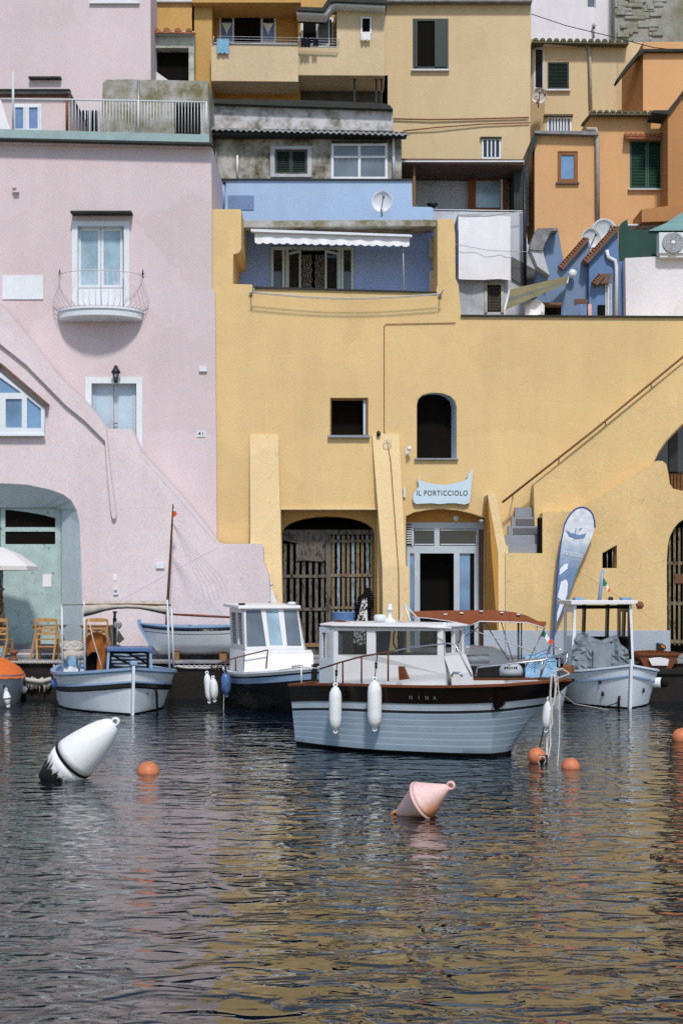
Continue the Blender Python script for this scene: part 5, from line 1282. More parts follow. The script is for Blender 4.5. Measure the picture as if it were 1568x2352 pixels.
# handrails
m = MB(); y0 = -.80
m.tube([b.aty(734,1537,y0), b.aty(780,1522,y0), b.aty(831,1508,y0), b.aty(895,1497,y0)], .013, 7)
for x_, ya, yb in ((787,1520,1574),(830,1508,1570),(891,1498,1565)): m.tube([b.aty(x_,ya,y0), b.aty(x_,yb,y0)], .013, 7)
m.obj('brown_rail', M['mast'], t)
m = MB()
m.tube([b.aty(895,1497,y0), b.aty(950,1486,y0+.02), b.aty(1028,1478,y0+.06), b.aty(1044,1480,y0+.06), b.aty(1060,1510,y0+.06), b.aty(1083,1554,y0+.06)], .012, 7); m.obj('side_rail', M['chrome'], t)
m = MB(); y1 = -.42
A1, A2, A3, A4 = b.aty(1092,1553,-.66), b.aty(1096,1533,-.62), b.aty(1245,1517,-.36), b.aty(1303,1499,-.02)
Bk = [Vector((p.x, -p.y, p.z+.02)) for p in (A1, A2, A3)]
m.tube([A1, A2, A3, A4], .013, 7); m.tube([Bk[0], Bk[1], Bk[2], A4], .013, 7)
m.tube([A4, b.aty(1296,1545,-.02)], .013, 7); m.tube([A3, b.aty(1240,1556,-.36)], .012, 7); m.tube([Bk[2], Bk[2]+Vector((0,0,-.28))], .012, 7); m.tube([b.aty(1262,1486,-.1), b.aty(1241,1553,-.3)], .017, 7)
m.tube([b.aty(1265,1484,-.05), A4], .012, 7); m.obj('bow_pulpit', M['chrome'], t)
# bitts, cleats
m = MB(); p = b.aty(925,1553,-.70); q = [b.aty(914,1531,-.70), b.aty(926,1531,-.70), b.aty(931,1545,-.70), b.aty(938,1560,-.70), b.aty(916,1563,-.70)]
m.add(q + [v+Vector((0,.05,0)) for v in q], [(0,1,2,3,4),(5,6,7,8,9)] + [(i,(i+1)%5,5+(i+1)%5,5+i) for i in range(5)]); m.obj('mooring_bitt', M['varnish2'], t)
m = MB(); p = b.aty(1305,1538,0); m.box(tuple(p-Vector((.06,.09,.05))), tuple(p+Vector((.06,.09,.06)))); m.obj('bow_chock', M['brown_wood'], t, bevel=.01)
m = MB(); p = b.aty(1048,1551,-.72); m.tube([p+Vector((-.08,0,-.02)), p+Vector((-.05,0,.03)), p+Vector((.05,0,.03)), p+Vector((.09,0,-.02))], .02, 8); m.obj('fairlead', M['chrome'], t)
m = MB(); p = b.aty(692,1530,-.3); m.tube([b.aty(692,1530,-.35), b.aty(692,1574,-.35)], .013, 6); m.tube([b.aty(640,1540,-.35), b.aty(692,1531,-.35), b.aty(734,1536,-.35)], .007, 5); m.obj('stern_stanchion', M['white_metal'], t)
def Wd(p): return b.o + b.fx*p.x + b.fy*p.y + Vector((0,0,p.z))
def ph(px, py, Y): return P(px, py, Y)
Yf1 = Wd(b.aty(770,1600,-.95)).y; Yf2 = Wd(b.aty(860,1600,-.98)).y
make_fender('white fender hanging nearer the stern of the foreground cabin boat', P(770,1627,Yf1), .70, .094, line=P(774,1524,Yf1+.05))
make_fender('bigger white fender hanging below the cabin windows of the foreground boat', P(860,1618,Yf2), .74, .104, line=P(866,1503,Yf2+.05))
pb = Wd(b.aty(1258,1640,-.30))
make_fender('grey white fender hanging among ropes at the bow of the foreground boat', P(1257,1642,pb.y), .46, .075, 'fender_white', line=P(1262,1552,pb.y), tilt=6)
yb = pb.y - .05
rope_obj('mooring_rope', 'pale knotted rope bundle from the foreground bow down to the shell crusted buoy', [P(1266,1548,yb), P(1263,1600,yb), P(1268,1660,yb), P(1256,1700,yb), P(1255,1745,yb-.2)], .017)
rope_obj('mooring_rope', 'straight pale rope dropping from the bow to the water right of the knotted bundle', [P(1280,1552,yb), P(1285,1630,yb-.1), P(1284,1700,yb-.3), P(1279,1768,yb-.6)], .007)
rope_obj('mooring_rope', 'pale looped rope wrapped over the bow chock of the foreground boat', [P(1266,1546,yb), P(1290,1536,yb+.1), P(1308,1548,yb+.1), P(1276,1560,yb), P(1272,1625,yb), P(1278,1568,yb)], .011)
rope_obj('mooring_rope', 'frayed pale rope twisted beside the knotted bundle under the foreground bow', [P(1272,1550,yb+.02), P(1277,1590,yb), P(1266,1630,yb-.03), P(1262,1668,yb-.02), P(1264,1712,yb-.1), P(1258,1742,yb-.2)], .012)
rope_obj('mooring_rope', 'dark rope slanting from the hanging fender down to the orange buoy', [P(1249,1672,yb), P(1236,1730,yb-.3)], .012, 'rope_dark')
rope_obj('mooring_rope', 'thin pale rope running from the bow back to the white boat on the right', [P(1282,1588,yb), P(1318,1617,25), P(1400,1632,28)], .010)

# ---- left blue and white fishing boat
th = R(-71)
t = thing('fishing_boat', 'blue and white wooden fishing boat with brown tarp and furled canvas, moored at the left', 'boat', (-5.27, 30.95, 0))
b = Boat(t, th, 3.95, 2.42, .74, .70, .88, s0=.72, tm=.45, q=2.5, rake=.12, wl=.86, wlb=.42)
b.hull('hull', [('z',-.25,0),('z',-.02,0),('z',.03,0),('z',.10,1),('d',.36,2),('d',.359,3),('d',.26,3),('d',.259,4),('d',.22,4),('d',.219,5),('d',.05,5),('d',.049,4),('d',0,4)], [M['weed'], M['hull_white'], M['hull_white2'], M['hull_black'], M['boat_paleblue'], M['hull_white']])
b.gunwale('gunwale', 'boat_paleblue', .1, .05)
b.rub('rubbing_strake', 'hull_black', .30, .05, .07)
b.rub('upper_strake', 'boat_paleblue', .235, .03, .035)
b.deck('deck', 'boat_paleblue', .16, .07)
b.stem('stem_post', 'hull_white2', .06, .10, .08, -.1, 'boat_paleblue')
fz = b.sheer(.5)
xf = 2.25
def fx(px, py, x0=xf): return b.atx(px, py, x0)
m = MB(); a, c = fx(256,1500), fx(338,1542); m.add([fx(250,1499), fx(342,1499), fx(342,1560), fx(250,1560)], [(0,1,2,3)])
q = [fx(250,1499), fx(342,1499), fx(342,1560), fx(250,1560)]; qb = [v - Vector((.9,0,0)) for v in q]
m.add(q + qb, [(4,5,6,7),(0,1,5,4),(1,2,6,5),(3,0,4,7)]); cu = m.obj('cuddy', M['dark'], t)
m = MB(); k = 10; m.grid([[fx(256+(336-256)*i/k, y, xf+.02) + Vector((.03*math.sin(i*1.1+y), 0, .006*math.sin(i*1.7))) for i in range(k+1)] for y in range(1501, 1552, 5)]); m.obj('ribbed_cover', M['ribbed'], t)
m = MB(); q = [fx(245,1488), fx(349,1488), fx(349,1497), fx(245,1496)]
m.add([v + Vector((.06,0,0)) for v in q] + [v - Vector((1.0,0,0)) for v in q], [(0,1,2,3),(4,5,6,7),(0,1,5,4),(1,2,6,5),(2,3,7,6),(3,0,4,7)]); m.obj('cuddy_roof', M['boat_blue'], t, bevel=.01)
m = MB(); m.bar(fx(345,1497), fx(347,1545), .05); m.bar(fx(249,1497), fx(246,1548), .05); m.obj('cuddy_post', M['boat_paleblue'], t)
m = MB(); q = [fx(197,1498,1.9), fx(246,1498,1.9), fx(246,1552,1.9), fx(197,1552,1.9)]; m.add(q, [(0,1,2,3)]); m.obj('hold_opening', M['dark'], t)
m = MB(); k = 8; rows = []
for j in range(8):
    v = j/7; rows.append([])
    for i in range(k+1):
        u = i/k; x_ = 197+u*49; y_ = 1452 + 14*(2*u-1)**2 + v*(42 if u < .55 else 92) ; rows[-1].append(fx(x_ - (v*6 if u > .5 else -v*3), y_, 2.0 + .12*math.sin(math.pi*u) + .05*v) + Vector((.04*math.sin(i*2.2+j),0,0)))
m.grid(rows); m.obj('brown_tarp', M['tarp_brown'], t)
m = MB(); x2 = .9
for px, y0_, y1_, xx in ((142,1389,1549,1.2),(193,1381,1551,2.5),(384,1378,1549,2.5),(394,1397,1545,1.2)): m.tube([b.atx(px,y0_,xx), b.atx(px+(2 if px < 300 else 6),y1_,xx)], .022, 7)
m.obj('frame_pole', M['rail_white'], t)
m = MB(); m.tube([b.atx(188,1389,2.5), b.atx(290,1388,2.5), b.atx(392,1390,2.5)], .018, 6); m.tube([b.atx(142,1390,1.2), b.atx(193,1389,2.5)], .008, 5); m.obj('boom', M['mast'], t)
m = MB(); k = 16; rows = []
prof = [(191,1390,1417),(210,1389,1413),(240,1388,1404),(268,1388,1399),(292,1388,1398),(320,1389,1399),(350,1390,1405),(380,1390,1412)]
for j in range(5): rows.append([b.atx(x_, y0_+(y1_-y0_)*j/4, 2.5) + Vector((.08*math.sin(math.pi*j/4)+.02*math.sin(x_),0,0)) for x_, y0_, y1_ in prof])
m.grid(rows, mats=[0,0,0,1]); m.grid([[b.atx(x_, 1380, 2.45) for x_, _, _ in prof], [b.atx(x_, y0_, 2.5) for x_, y0_, _ in prof]])
m.obj('furled_canvas', [M['canvas'], M['canvas_dark']], t)
m = MB()
for px, py in ((151,1513),(181,1509)): m.lathe([(.05,-.03),(.06,0),(.05,.03),(.02,.03)], b.atx(px,py,2.2), 12, Matrix.Rotation(R(90),3,'Y'))
m.tube([b.atx(181,1512,2.2), b.atx(182,1545,2.2)], .02, 6); m.obj('net_roller', M['grey_metal'], t)
m = MB(); rows = [[b.atx(146+i*8, 1512+j*8 - 5*math.sin(i*.8), 2.1) + Vector((.05*math.sin(i*2+j),0,0)) for i in range(6)] for j in range(5)]; m.grid(rows, mats=[0,1,0,2]); m.obj('blue_net_pile', [M['boat_paleblue'], M['tarp_blue'], M['cloth_white']], t)
m = MB(); m.tube([b.atx(202,1416,2.52), b.atx(214,1470,2.7), b.atx(228,1515,2.8), b.atx(237,1546,2.8)], .011, 5); m.obj('sheet_rope', M['rope'], t)
m = MB(); p = b.pt(.93, .42, -1, .03); m.lathe([(.03,0),(.02,.02)], b.pt(.9,.38,1,.01), 8, Matrix.Rotation(R(90),3,'X')); m.obj('hawse_hole', M['black'], t)
m = MB(); p0 = b.pt(.86,.44,1,.04); m.tube([p0+Vector((0,0,.05)), p0+Vector((.02,.03,-.1)), p0+Vector((.0,.03,-.25)), p0+Vector((.03,.03,-.42))], .022, 6); m.tube([p0, p0+Vector((.06,.0,-.2)), p0+Vector((.12,0,-.40))], .012, 5); m.obj('weedy_line', M['weed'], t)
tt = thing('ball_fender', 'round blue ball fender between the quay and the left fishing boat', 'fender', P(128,1570,28.9), 'fenders hanging from the boats')
m = MB(); m.ball(P(128,1570,28.9), .105, 18); m.obj('ball', M['fender_blue'], tt); m = MB(); m.tube([P(131,1581,28.9), P(132,1610,28.9)], .010, 5); m.tube([P(128,1559,28.9), P(142,1548,28.9)], .01, 5); m.obj('cord', M['rope'], tt)
tt = thing('winch_post', 'dark metal winch post with a wheel standing behind the blue cuddy roof', 'winch', P(264,1490,30.6))
m = MB(); Yw = 30.6; m.pbox(259,1420,266,1488,Yw,.12); m.pbox(250,1482,272,1490,Yw-.05,.25); m.tube([P(263,1425,Yw), P(264,1404,Yw)], .03, 7); m.lathe([(.001,.0),(.05,.0),(.05,.03),(.001,.03)], P(264,1408,Yw), 10); m.obj('post', M['black'], tt)
m = MB(); Mx = Matrix.Rotation(R(90),3,'X'); m.lathe([(.05,-.03),(.09,-.02),(.09,.02),(.05,.03)], P(270,1436,Yw-.08), 14, Mx); m.tube([P(270,1440,Yw-.1), P(270,1475,Yw-.1)], .018, 6); m.obj('wheel', M['grey_metal'], tt)
m = MB(); m.add([P(271,1446,Yw-.1), P(286,1468,Yw-.15), P(272,1480,Yw-.1)], [(0,1,2)]); m.obj('flap', M['canvas_dark'], tt)

# ---- dark boat with white cabin
th = R(-74)
t = thing('dark_boat', 'black hulled boat with a white three-windowed cabin behind the foreground boat', 'boat', (-1.62, 30.95, 0))
b = Boat(t, th, 4.0, 2.35, .70, .70, .90, s0=.8, tm=.4, q=2.6, rake=.15, wl=.88, wlb=.45)
b.hull('hull', [('z',-.25,0),('z',.0,0),('d',.2,0),('d',.199,1),('d',.09,1),('d',.089,0),('d',.055,0),('d',.054,2),('d',0,2)], [M['hull_black'], M['boat_paleblue'], M['hull_white']])
b.gunwale('gunwale', 'hull_white', .09, .04); b.deck('deck', 'cabin_white', .05, .06); b.stem('stem_post', 'hull_black', .1, .1, .08)
x0 = 2.15
def cf(px, py, d=0, rk=.16):
    p = b.atx(px, py, x0); z0 = b.atx(600,1496,x0).z; p.x = x0 - rk*(p.z-z0)/.85 - d; return p
m = MB(); m.slab([(561,1399),(689,1397),(702,1495),(561,1497)], [([(568,1402),(603,1401),(612,1485),(567,1486)], .03), ([(614,1401),(642,1401),(650,1483),(620,1483)], .03), ([(655,1401),(686,1401),(693,1484),(660,1484)], .03)], lambda u, v, d: cf(u, v, d), .04)
lft = [cf(561,1399), cf(561,1497)]; rgt = [cf(689,1397), cf(702,1495)]; bx = Vector((-1.35,0,0))
def sidew(a, c, sg):
    def fn(u, v, d):
        p = a.lerp(c, v); p = Vector((p.x + bx.x*u, p.y + sg*d, p.z)); return p
    m.slab([(0,0),(1,0),(1,1.45),(0,1.45)], [([(.1,.1),(.42,.1),(.42,.85),(.1,.85)], .03), ([(.52,.1),(.9,.1),(.9,.85),(.52,.85)], .03)], fn, .03)
sidew(lft[0], lft[1], 1); sidew(rgt[0], rgt[1], -1)
bl = [v + bx for v in (lft[0], rgt[0], rgt[1], lft[1])]; m.add(bl, [(0,1,2,3)])
cb = m.obj('cabin', M['cabin_white'], t)
m = MB(); m.add([cf(568,1402,.02), cf(603,1401,.02), cf(612,1485,.02), cf(567,1486,.02)], [(0,1,2,3)], 0); m.add([cf(655,1401,.02), cf(686,1401,.02), cf(693,1484,.02), cf(660,1484,.02)], [(0,1,2,3)], 0); m.add([cf(614,1401,.02), cf(642,1401,.02), cf(650,1483,.02), cf(620,1483,.02)], [(0,1,2,3)], 1); m.obj('windscreen', [M['glass_grey'], M['glass_pale']], cb)
m = MB(); q = [cf(549,1391), cf(693,1391), cf(693,1398), cf(549,1399)]; m.add([v+Vector((.08,0,0)) for v in q] + [v+bx*1.08+Vector((0,0,.03)) for v in q], [(0,1,2,3),(4,5,6,7),(0,1,5,4),(1,2,6,5),(2,3,7,6),(3,0,4,7)]); m.obj('cabin_roof', M['cabin_white'], t, bevel=.015)
m = MB(); tr = [b.atx(560,1495,x0+.03), b.atx(714,1493,x0+.03), b.atx(720,1550,x0+.5), b.atx(560,1550,x0+.5)]; m.grid([[tr[0], tr[1]], [tr[0].lerp(tr[3],.35)+Vector((.1,0,.1)), tr[1].lerp(tr[2],.35)+Vector((.1,0,.1))], [tr[3], tr[2]]], 0, False)
ba = [v - Vector((1.4,0,0)) for v in (tr[0], tr[3])]; m.add([tr[0], tr[3], ba[1], ba[0]], [(0,1,2,3)]); ba2 = [v - Vector((1.4,0,0)) for v in (tr[1], tr[2])]; m.add([tr[1], tr[2], ba2[1], ba2[0]], [(0,1,2,3)])
m.obj('trunk', M['cabin_white'], t)
m = MB(); m.lathe([(.001,.05),(.045,.04),(.05,0),(.04,-.03)], b.atx(646,1506,x0+.2), 12, Matrix.Rotation(R(90),3,'Y')); m.obj('deck_light', M['white_metal'], t)
m = MB(); q = b.atx(555,1391,x0-.3); m.box(tuple(q-Vector((.06,.06,0))), tuple(q+Vector((.06,.06,.05)))); m.obj('roof_box', M['black'], t); m = MB(); q = b.atx(670,1389,x0-.3); m.lathe([(.09,0),(.09,.04),(.05,.06)], q, 10); m.obj('roof_hatch', M['white_metal'], t)
m = MB(); m.tube([b.atx(497,1526,2.6), b.atx(541,1511,2.6), b.atx(615,1493,2.6)], .014, 6)
for (xa_, ya_, xb_, yb_) in ((615,1493,611,1535),(541,1511,541,1542),(516,1519,520,1548),(499,1526,505,1550)): m.tube([b.atx(xa_,ya_,2.6), b.atx(xb_,yb_,2.6)], .014, 6)
m.obj('rail', M['mast'], t)
m = MB()
for k in range(6): m.tube([b.atx(676+random.uniform(0,14)+8*math.cos(a_*.9), 1533+random.uniform(-3,3)+3*math.sin(a_*.9), 2.9) for a_ in range(8)], .012, 5)
m.obj('coiled_line', M['rope'], t)
m = MB(); m.tube([P(688,1395,30.4), P(684,1348,30.4)], .022, 6)
tt = m.obj('flag_staff', M['white_metal'], t) if False else None
t2 = thing('pennant_staff', 'short staff with a limp white pennant standing on the quay left of the wooden gate', 'flag', P(688,1500,31.6))
m = MB(); m.tube([P(686,1500,31.6), P(684,1347,31.6)], .022, 6); m.lathe([(.03,0),(.035,.05),(.01,.07)], P(684,1348,31.6), 8); m.obj('staff', M['white_metal'], t2) if False else None
make_fender('scuffed white fender, leftmost of three at the corner of the dark boat', P(478,1579,28.7), .60, .075, line=P(500,1528,28.8), tilt=-5)
make_fender('white fender with a blue end, middle of three at the corner of the dark boat', P(491,1583,28.6), .48, .085, line=P(503,1528,28.8), tilt=-4)
make_fender('blue fender, rightmost of three at the corner of the dark boat', P(519,1570,28.6), .50, .10, 'fender_blue', line=P(519,1528,28.8), tilt=-3)
rope_obj('hanging_line', 'white line hanging below the blue fender into the water', [P(514,1594,28.6), P(513,1640,28.6)], .009)
rope_obj('mooring_rope', 'twisted white mooring rope stretched from the fishing boat to the dark boat fenders', [P(405,1530,29.5), P(450,1534,29.3), P(500,1532,29)], .022, sag=.02)

# ---- white rowing boat standing on the quay
t = thing('rowing_boat', 'white rowing boat with blue gunwale and tall brown mast propped on the quay', 'boat', P(548,HY+(EYE-.93)*F/31.75,31.75))
b = Boat(t, R(180), 2.2, 1.05, .66, .63, .70, s0=.75, tm=.4, q=2.6, rake=.40, wl=.55, wlb=.25, zk=.02)
b.hull('hull', [('z',.02,0),('z',.12,0),('d',.36,0),('d',.16,0),('d',.159,1),('d',.145,1),('d',.144,0),('d',.08,0),('d',.079,1),('d',.04,1),('d',.039,2),('d',0,2)], [M['hull_white'], M['hull_black'], M['boat_blue']])
b.gunwale('gunwale', 'boat_paleblue', .06, .03); b.deck('thwarts', 'boat_paleblue', .06, .03); b.stem('stem_post', 'boat_paleblue', .08, .08, .1, .2)
m = MB(); m.box((.3,-.3,b.sheer(.3)+.0),(.9,.3,b.sheer(.3)+.05)); m.box((1.1,-.3,b.sheer(.5)),(1.7,.3,b.sheer(.5)+.05)); m.obj('bench_board', M['boat_paleblue'], t)
Yr = 31.75
def RL(px, py, Y=Yr): p = P(px,py,Y) - b.o; return Vector((p.dot(b.fx), p.dot(b.fy), p.z))
m = MB(); m.tube([RL(381,1480), RL(384,1400), RL(390,1300), RL(395,1205), RL(397,1158)], [.032,.032,.028,.022,.010], 8); m.obj('mast', M['mast'], t)
m = MB(); m.tube([RL(390,1411,31.6), RL(470,1415,31.6), RL(548,1419,31.6)], [.022,.03,.022], 7); m.obj('spar', M['varnish2'], t)
m = MB()
m.add([RL(397,1155), RL(400,1166), RL(397,1170)], [(0,1,2)], 0); m.add([RL(396,1168), RL(404,1172), RL(395,1180)], [(0,1,2)], 1); m.grid([[RL(395,1176), RL(402,1173), RL(407,1180)], [RL(395,1189), RL(401,1187), RL(407,1180.5)]], 2)
m.obj('flag', [M['flag_green'], M['flag_white'], M['flag_red']], t)
m = MB()
for k in range(6): m.tube([RL(395,1200), RL(430+k*2,1280-k*5), RL(462+k*9,1345+(-k*4)), RL(478+k*9,1400-k*8)], .0042, 4)
m.obj('rigging', M['rope'], t)
m = MB(); m.box((.25,-.35,-.1),(.4,.35,.05)); m.box((1.3,-.3,-.1),(1.45,.3,.08)); m.obj('boat_chock', M['table_wood'], t)
# ---- right white boat
t = thing('wheelhouse_boat', 'white boat with an open wheelhouse full of grey tarpaulin, moored at the right', 'boat', (5.58, 31.1, 0))
b = Boat(t, R(-85), 2.55, 2.06, .66, .68, .87, s0=.85, tm=.25, q=2.5, rake=.10, wl=.80, wlb=.42)
b.hull('hull', [('z',-.25,0),('z',-.01,0),('z',.03,0),('z',.08,1),('d',.22,1),('d',.219,2),('d',.19,2),('d',.189,1),('d',.03,1),('d',.029,2),('d',0,2)], [M['weed'], M['hull_white2'], M['boat_paleblue']])
b.gunwale('gunwale', 'hull_white2', .08, .04); b.rub('rubbing_strake', 'boat_paleblue', .2, .03, .035); b.deck('deck', 'deck', .12, .06); b.stem('stem_post', 'hull_white', .062, .10, .13)
x0 = 1.15
def wx(px, py, d=0): return b.atx(px, py, x0-d)
m = MB()
m.bar(wx(1320,1388), wx(1312,1545), .055, .05); m.bar(wx(1447,1388), wx(1453,1545), .05, .05); m.obj('front_post', M['hull_white'], t)
bkx = x0 - .95
m = MB()
for a_ in ((1331,1346),(1386,1398),(1424,1436)): m.bar(b.atx((a_[0]+a_[1])/2+3,1388,bkx), b.atx((a_[0]+a_[1])/2-2,1560,bkx), .15, .05)
m.add([b.atx(1330,1462,bkx), b.atx(1440,1462,bkx), b.atx(1440,1570,bkx), b.atx(1330,1570,bkx)], [(0,1,2,3)]); m.obj('rear_frame', M['varnish'], t)
m = MB()
A, C_ = wx(1321,1388), b.atx(1321,1388,bkx); hz = A.z - wx(1321,1545).z
def sw(A_, sg):
    def fn(u, v, d): return Vector((A_.x - u*.95, A_.y + sg*d, A_.z - hz*v))
    m.slab([(0,0),(1,0),(1,1),(0,1)], [([(.18,.12),(.82,.12),(.82,.48),(.18,.48)], .03)], fn, .03)
sw(wx(1319,1388), 1); m.obj('side_panel', M['hull_white2'], t)
m = MB(); sw(wx(1449,1388), -1); m.obj('side_panel', M['varnish'], t)
m = MB(); q = [wx(1308,1379), wx(1461,1379), wx(1461,1388), wx(1308,1389)]; m.add([v+Vector((.12,0,0)) for v in q] + [v-Vector((1.1,0,0)) for v in q], [(0,1,2,3),(4,5,6,7),(0,1,5,4),(1,2,6,5),(2,3,7,6),(3,0,4,7)]); rf = m.obj('roof', M['cabin_white'], t, bevel=.012)
m = MB(); q = [wx(1322,1390,.02), wx(1448,1390,.02), wx(1448,1398,.02), wx(1322,1399,.02)]; m.add(q, [(0,1,2,3)]); m.obj('roof_shade', M['dark'], t)  # near-black strip painting the shaded underside of the roof
for px in (1328, 1436): m = MB(); p = wx(px,1379,.3); m.box(tuple(p-Vector((.12,.10,0))), tuple(p+Vector((.12,.10,.06)))); m.obj('roof_rack', M['tarp_blue'], rf)
m = MB(); m.tube([wx(1400,1379,.1), wx(1400,1373,.1)], .03, 8); m.lathe([(.04,-.04),(.05,0),(.05,.06)], wx(1401,1376,.02), 10, Matrix.Rotation(R(90),3,'Y')); m.obj('searchlight', M['black'], t)
m = MB(); m.tube([wx(1376,1380,.5), wx(1380,1340,.5), wx(1384,1308,.5)], [.045,.04,.03], 8); mt = m.obj('mast', M['boat_paleblue'], t)
m = MB(); fl = lambda x_, y_: wx(x_, y_, .5); q0 = [(1384,1326),(1388,1330),(1394,1341),(1398,1349),(1401,1355)]; q1 = [(1381,1344),(1386,1347),(1391,1346),(1393,1358),(1397,1361)]
m.grid([[fl(*p) for p in q0], [fl(*p)+Vector((.03,0,0)) for p in q1]], 0)
for i, k_ in enumerate((0,0,1,2)): m.mi[i] = k_
m.obj('flag', [M['flag_green'], M['flag_white'], M['flag_red']], mt)
m = MB(); random.seed(3); rows = []
for j in range(12):
    v = j/11; rows.append([])
    for i in range(16):
        u = i/15; top = 1462 - 8*math.sin(u*9) + (16 if u > .85 else 0) + (18*(u-.75)*4 if u > .75 else 0)
        x_ = 1316 + u*126 + (v*5 if u > .5 else -v*4); y_ = top + (1545-top)*v + random.uniform(-2.5,2.5)
        rows[-1].append(b.atx(x_, y_, x0 - .15 + .42*v**.7 + .09*math.sin(u*14+v*5)*(1-v*.4) + random.uniform(-.07,.07)))
m.grid(rows, 0, False); rows2 = [[p for p in rows[0]], [p + Vector((-.5,0,-.05)) for p in rows[0]]]; m.grid(rows2)
m.grid([[b.atx(1362+i*8, 1478+j*11+ (2*math.sin(i)), x0+.22+.1*j/5) + Vector((.02*math.sin(i+j),0,0)) for i in range(6)] for j in range(6)])
m.obj('tarpaulin', M['tarp_grey'], t)
for px, py in ((1412,1566),(1417,1594),(1479,1586)):
    m = MB(); p = b.atx(px, py, 2.1); s_ = 1 if px > 1445 else -1
    best = min(((abs(b.pt(k/60,p.z,s_*-1 if False else s_,.0).y - p.y)), k) for k in range(60)); q = b.pt(.8 if px < 1445 else .82, p.z, s_, .005); m.lathe([(.05,-.02),(.05,.02),(.02,.025)], q, 10, Matrix.Rotation(R(90),3,'X')); m.obj('through_hull', M['black'], t)
m = MB(); p0 = b.pt(.93,.25,-1,.02); m.tube([p0, p0+Vector((.03,-.02,-.12)), p0+Vector((.04,-.02,-.27))], .025, 6); m.tube([p0+Vector((0,0,-.12)), p0+Vector((-.0,-.35,-.24))], .012, 5); m.obj('weedy_line', M['weed'], t)
tt = thing('round_fender', 'fat fender, black ended and white bodied, lying at the quay right of the wheelhouse boat', 'fender', P(1525,1567,29.8), 'fenders hanging from the boats')
Mx = Matrix.Rotation(R(62),3,'Z') @ Matrix.Rotation(R(90),3,'X'); c = P(1519,1568,29.6)
m = MB(); m.lathe([(.001,.14),(.07,.13),(.1,.08),(.105,0)], c, 16, Mx); m.obj('black_end', M['weed'], tt)
m = MB(); m.lathe([(.104,0),(.104,-.2),(.09,-.26),(.04,-.29),(.001,-.29)], c, 16, Mx); m.obj('body', M['fender_white'], tt)

# ---- motor boat with rust bimini behind the foreground bow
YM = 26.3
t = thing('bimini_boat', 'small motor boat under a rust brown bimini canopy, half hidden behind the foreground bow', 'boat', P(1000,HY+EYE*F/YM,YM))
b = Boat(t, R(-8), 1.75, 1.4, .55, .55, .72, s0=.85, tm=.3, q=2.5, rake=.4)
b.hull('hull', [('z',-.25,0),('z',0,0),('d',.1,0),('d',0,0)], [M['cabin_white']]); b.gunwale('gunwale', 'inflatable', .16, .12); b.deck('deck', 'cabin_white', .1)
def ML(px, py, Y=YM): p = P(px,py,Y) - b.o; return Vector((p.dot(b.fx), p.dot(b.fy), p.z))
m = MB(); a, c = ML(1064,1515), ML(1122,1514); m.tube([a, c], .085, 12); m.obj('seat_bolster', M['inflatable'], t)
m = MB(); q = [ML(1078,1484,YM+.6), ML(1130,1488,YM+.6), ML(1162,1500,YM+.6), ML(1166,1530,YM+.6), ML(1078,1530,YM+.6)]; m.add(q + [v+Vector((0,.5,0)) for v in q], [(0,1,2,3,4),(5,6,7,8,9)] + [(i,(i+1)%5,5+(i+1)%5,5+i) for i in range(5)]); m.obj('console', M['cabin_white'], t)
m = MB(); top = [(944,1405),(985,1403),(1060,1402),(1130,1401),(1180,1406),(1210,1414),(1235,1427),(1254,1428)]; low = [(946,1415),(985,1418),(1035,1425),(1080,1434),(1102,1425),(1150,1426),(1211,1428),(1250,1440)]
k = len(top); rows = [[ML(x_,y_,YM-.55)+Vector((0,0,-.01)) for x_, y_ in low]]
for j in range(6):
    v = j/5; rows.append([ML(x_,y_+ (3 if j == 0 else 0),YM-.5+1.3*v) + Vector((0,0,.02*math.sin(math.pi*v) - .06*v)) for x_, y_ in top])
m.grid(rows); cn = m.obj('bimini_canopy', M['rust_canvas'], t)
m = MB(); m.tube([rows[0][i] + Vector((0,-.01,-.01)) for i in range(3, k)], .012, 6); m.tube([rows[0][i] + Vector((0,-.01,-.01)) for i in range(0, 4)], .009, 6); m.obj('hem', M['rail_white'], cn)
m = MB()
for x_, y_ in ((1023,1411),(1060,1408),(1105,1404),(1152,1407),(1190,1411)): p = ML(x_, y_, YM-.53); m.box(tuple(p-Vector((.03,.01,.012))), tuple(p+Vector((.03,.01,.012))))
m.obj('canopy_clip', M['white_metal'], cn)
for a_, c_, r_, dy in (((1114,1431),(1170,1522),.012,-.4),((1150,1427),(1178,1522),.011,-.4),((1251,1441),(1197,1552),.013,-.4),((1116,1428),(1050,1476),.012,-.4),((1101,1428),(1120,1424),.012,-.4),((1190,1428),(1190,1524),.022,.2),((1197,1428),(1197,1524),.015,.3)):
    m = MB(); m.tube([ML(a_[0],a_[1],YM+dy), ML(c_[0],c_[1],YM+dy+.1)], r_, 6); m.obj('frame_tube', M['grey_metal'], t)
m = MB(); m.tube([ML(1234,1430,YM-.5), ML(1227,1545,YM-.5)], .008, 5); m.tube([ML(1078,1446,YM-.4), ML(1160,1473,YM-.5), ML(1232,1500,YM-.6)], .010, 5); m.obj('white_stay', M['rope'], t)
p = ML(1246,1448,YM-.35)
m = MB(); q0 = [(1249,1448),(1254,1456),(1262,1467),(1272,1473)]; q1 = [(1243,1461),(1251,1465),(1257,1476),(1268,1480)]
m.grid([[ML(x_,y_,YM-.3) for x_, y_ in q0], [ML(x_,y_,YM-.32) for x_, y_ in q1]])
m.mi[0], m.mi[1], m.mi[2] = 0, 1, 2; m.obj('flag', [M['flag_green'], M['flag_white'], M['flag_red']], t)
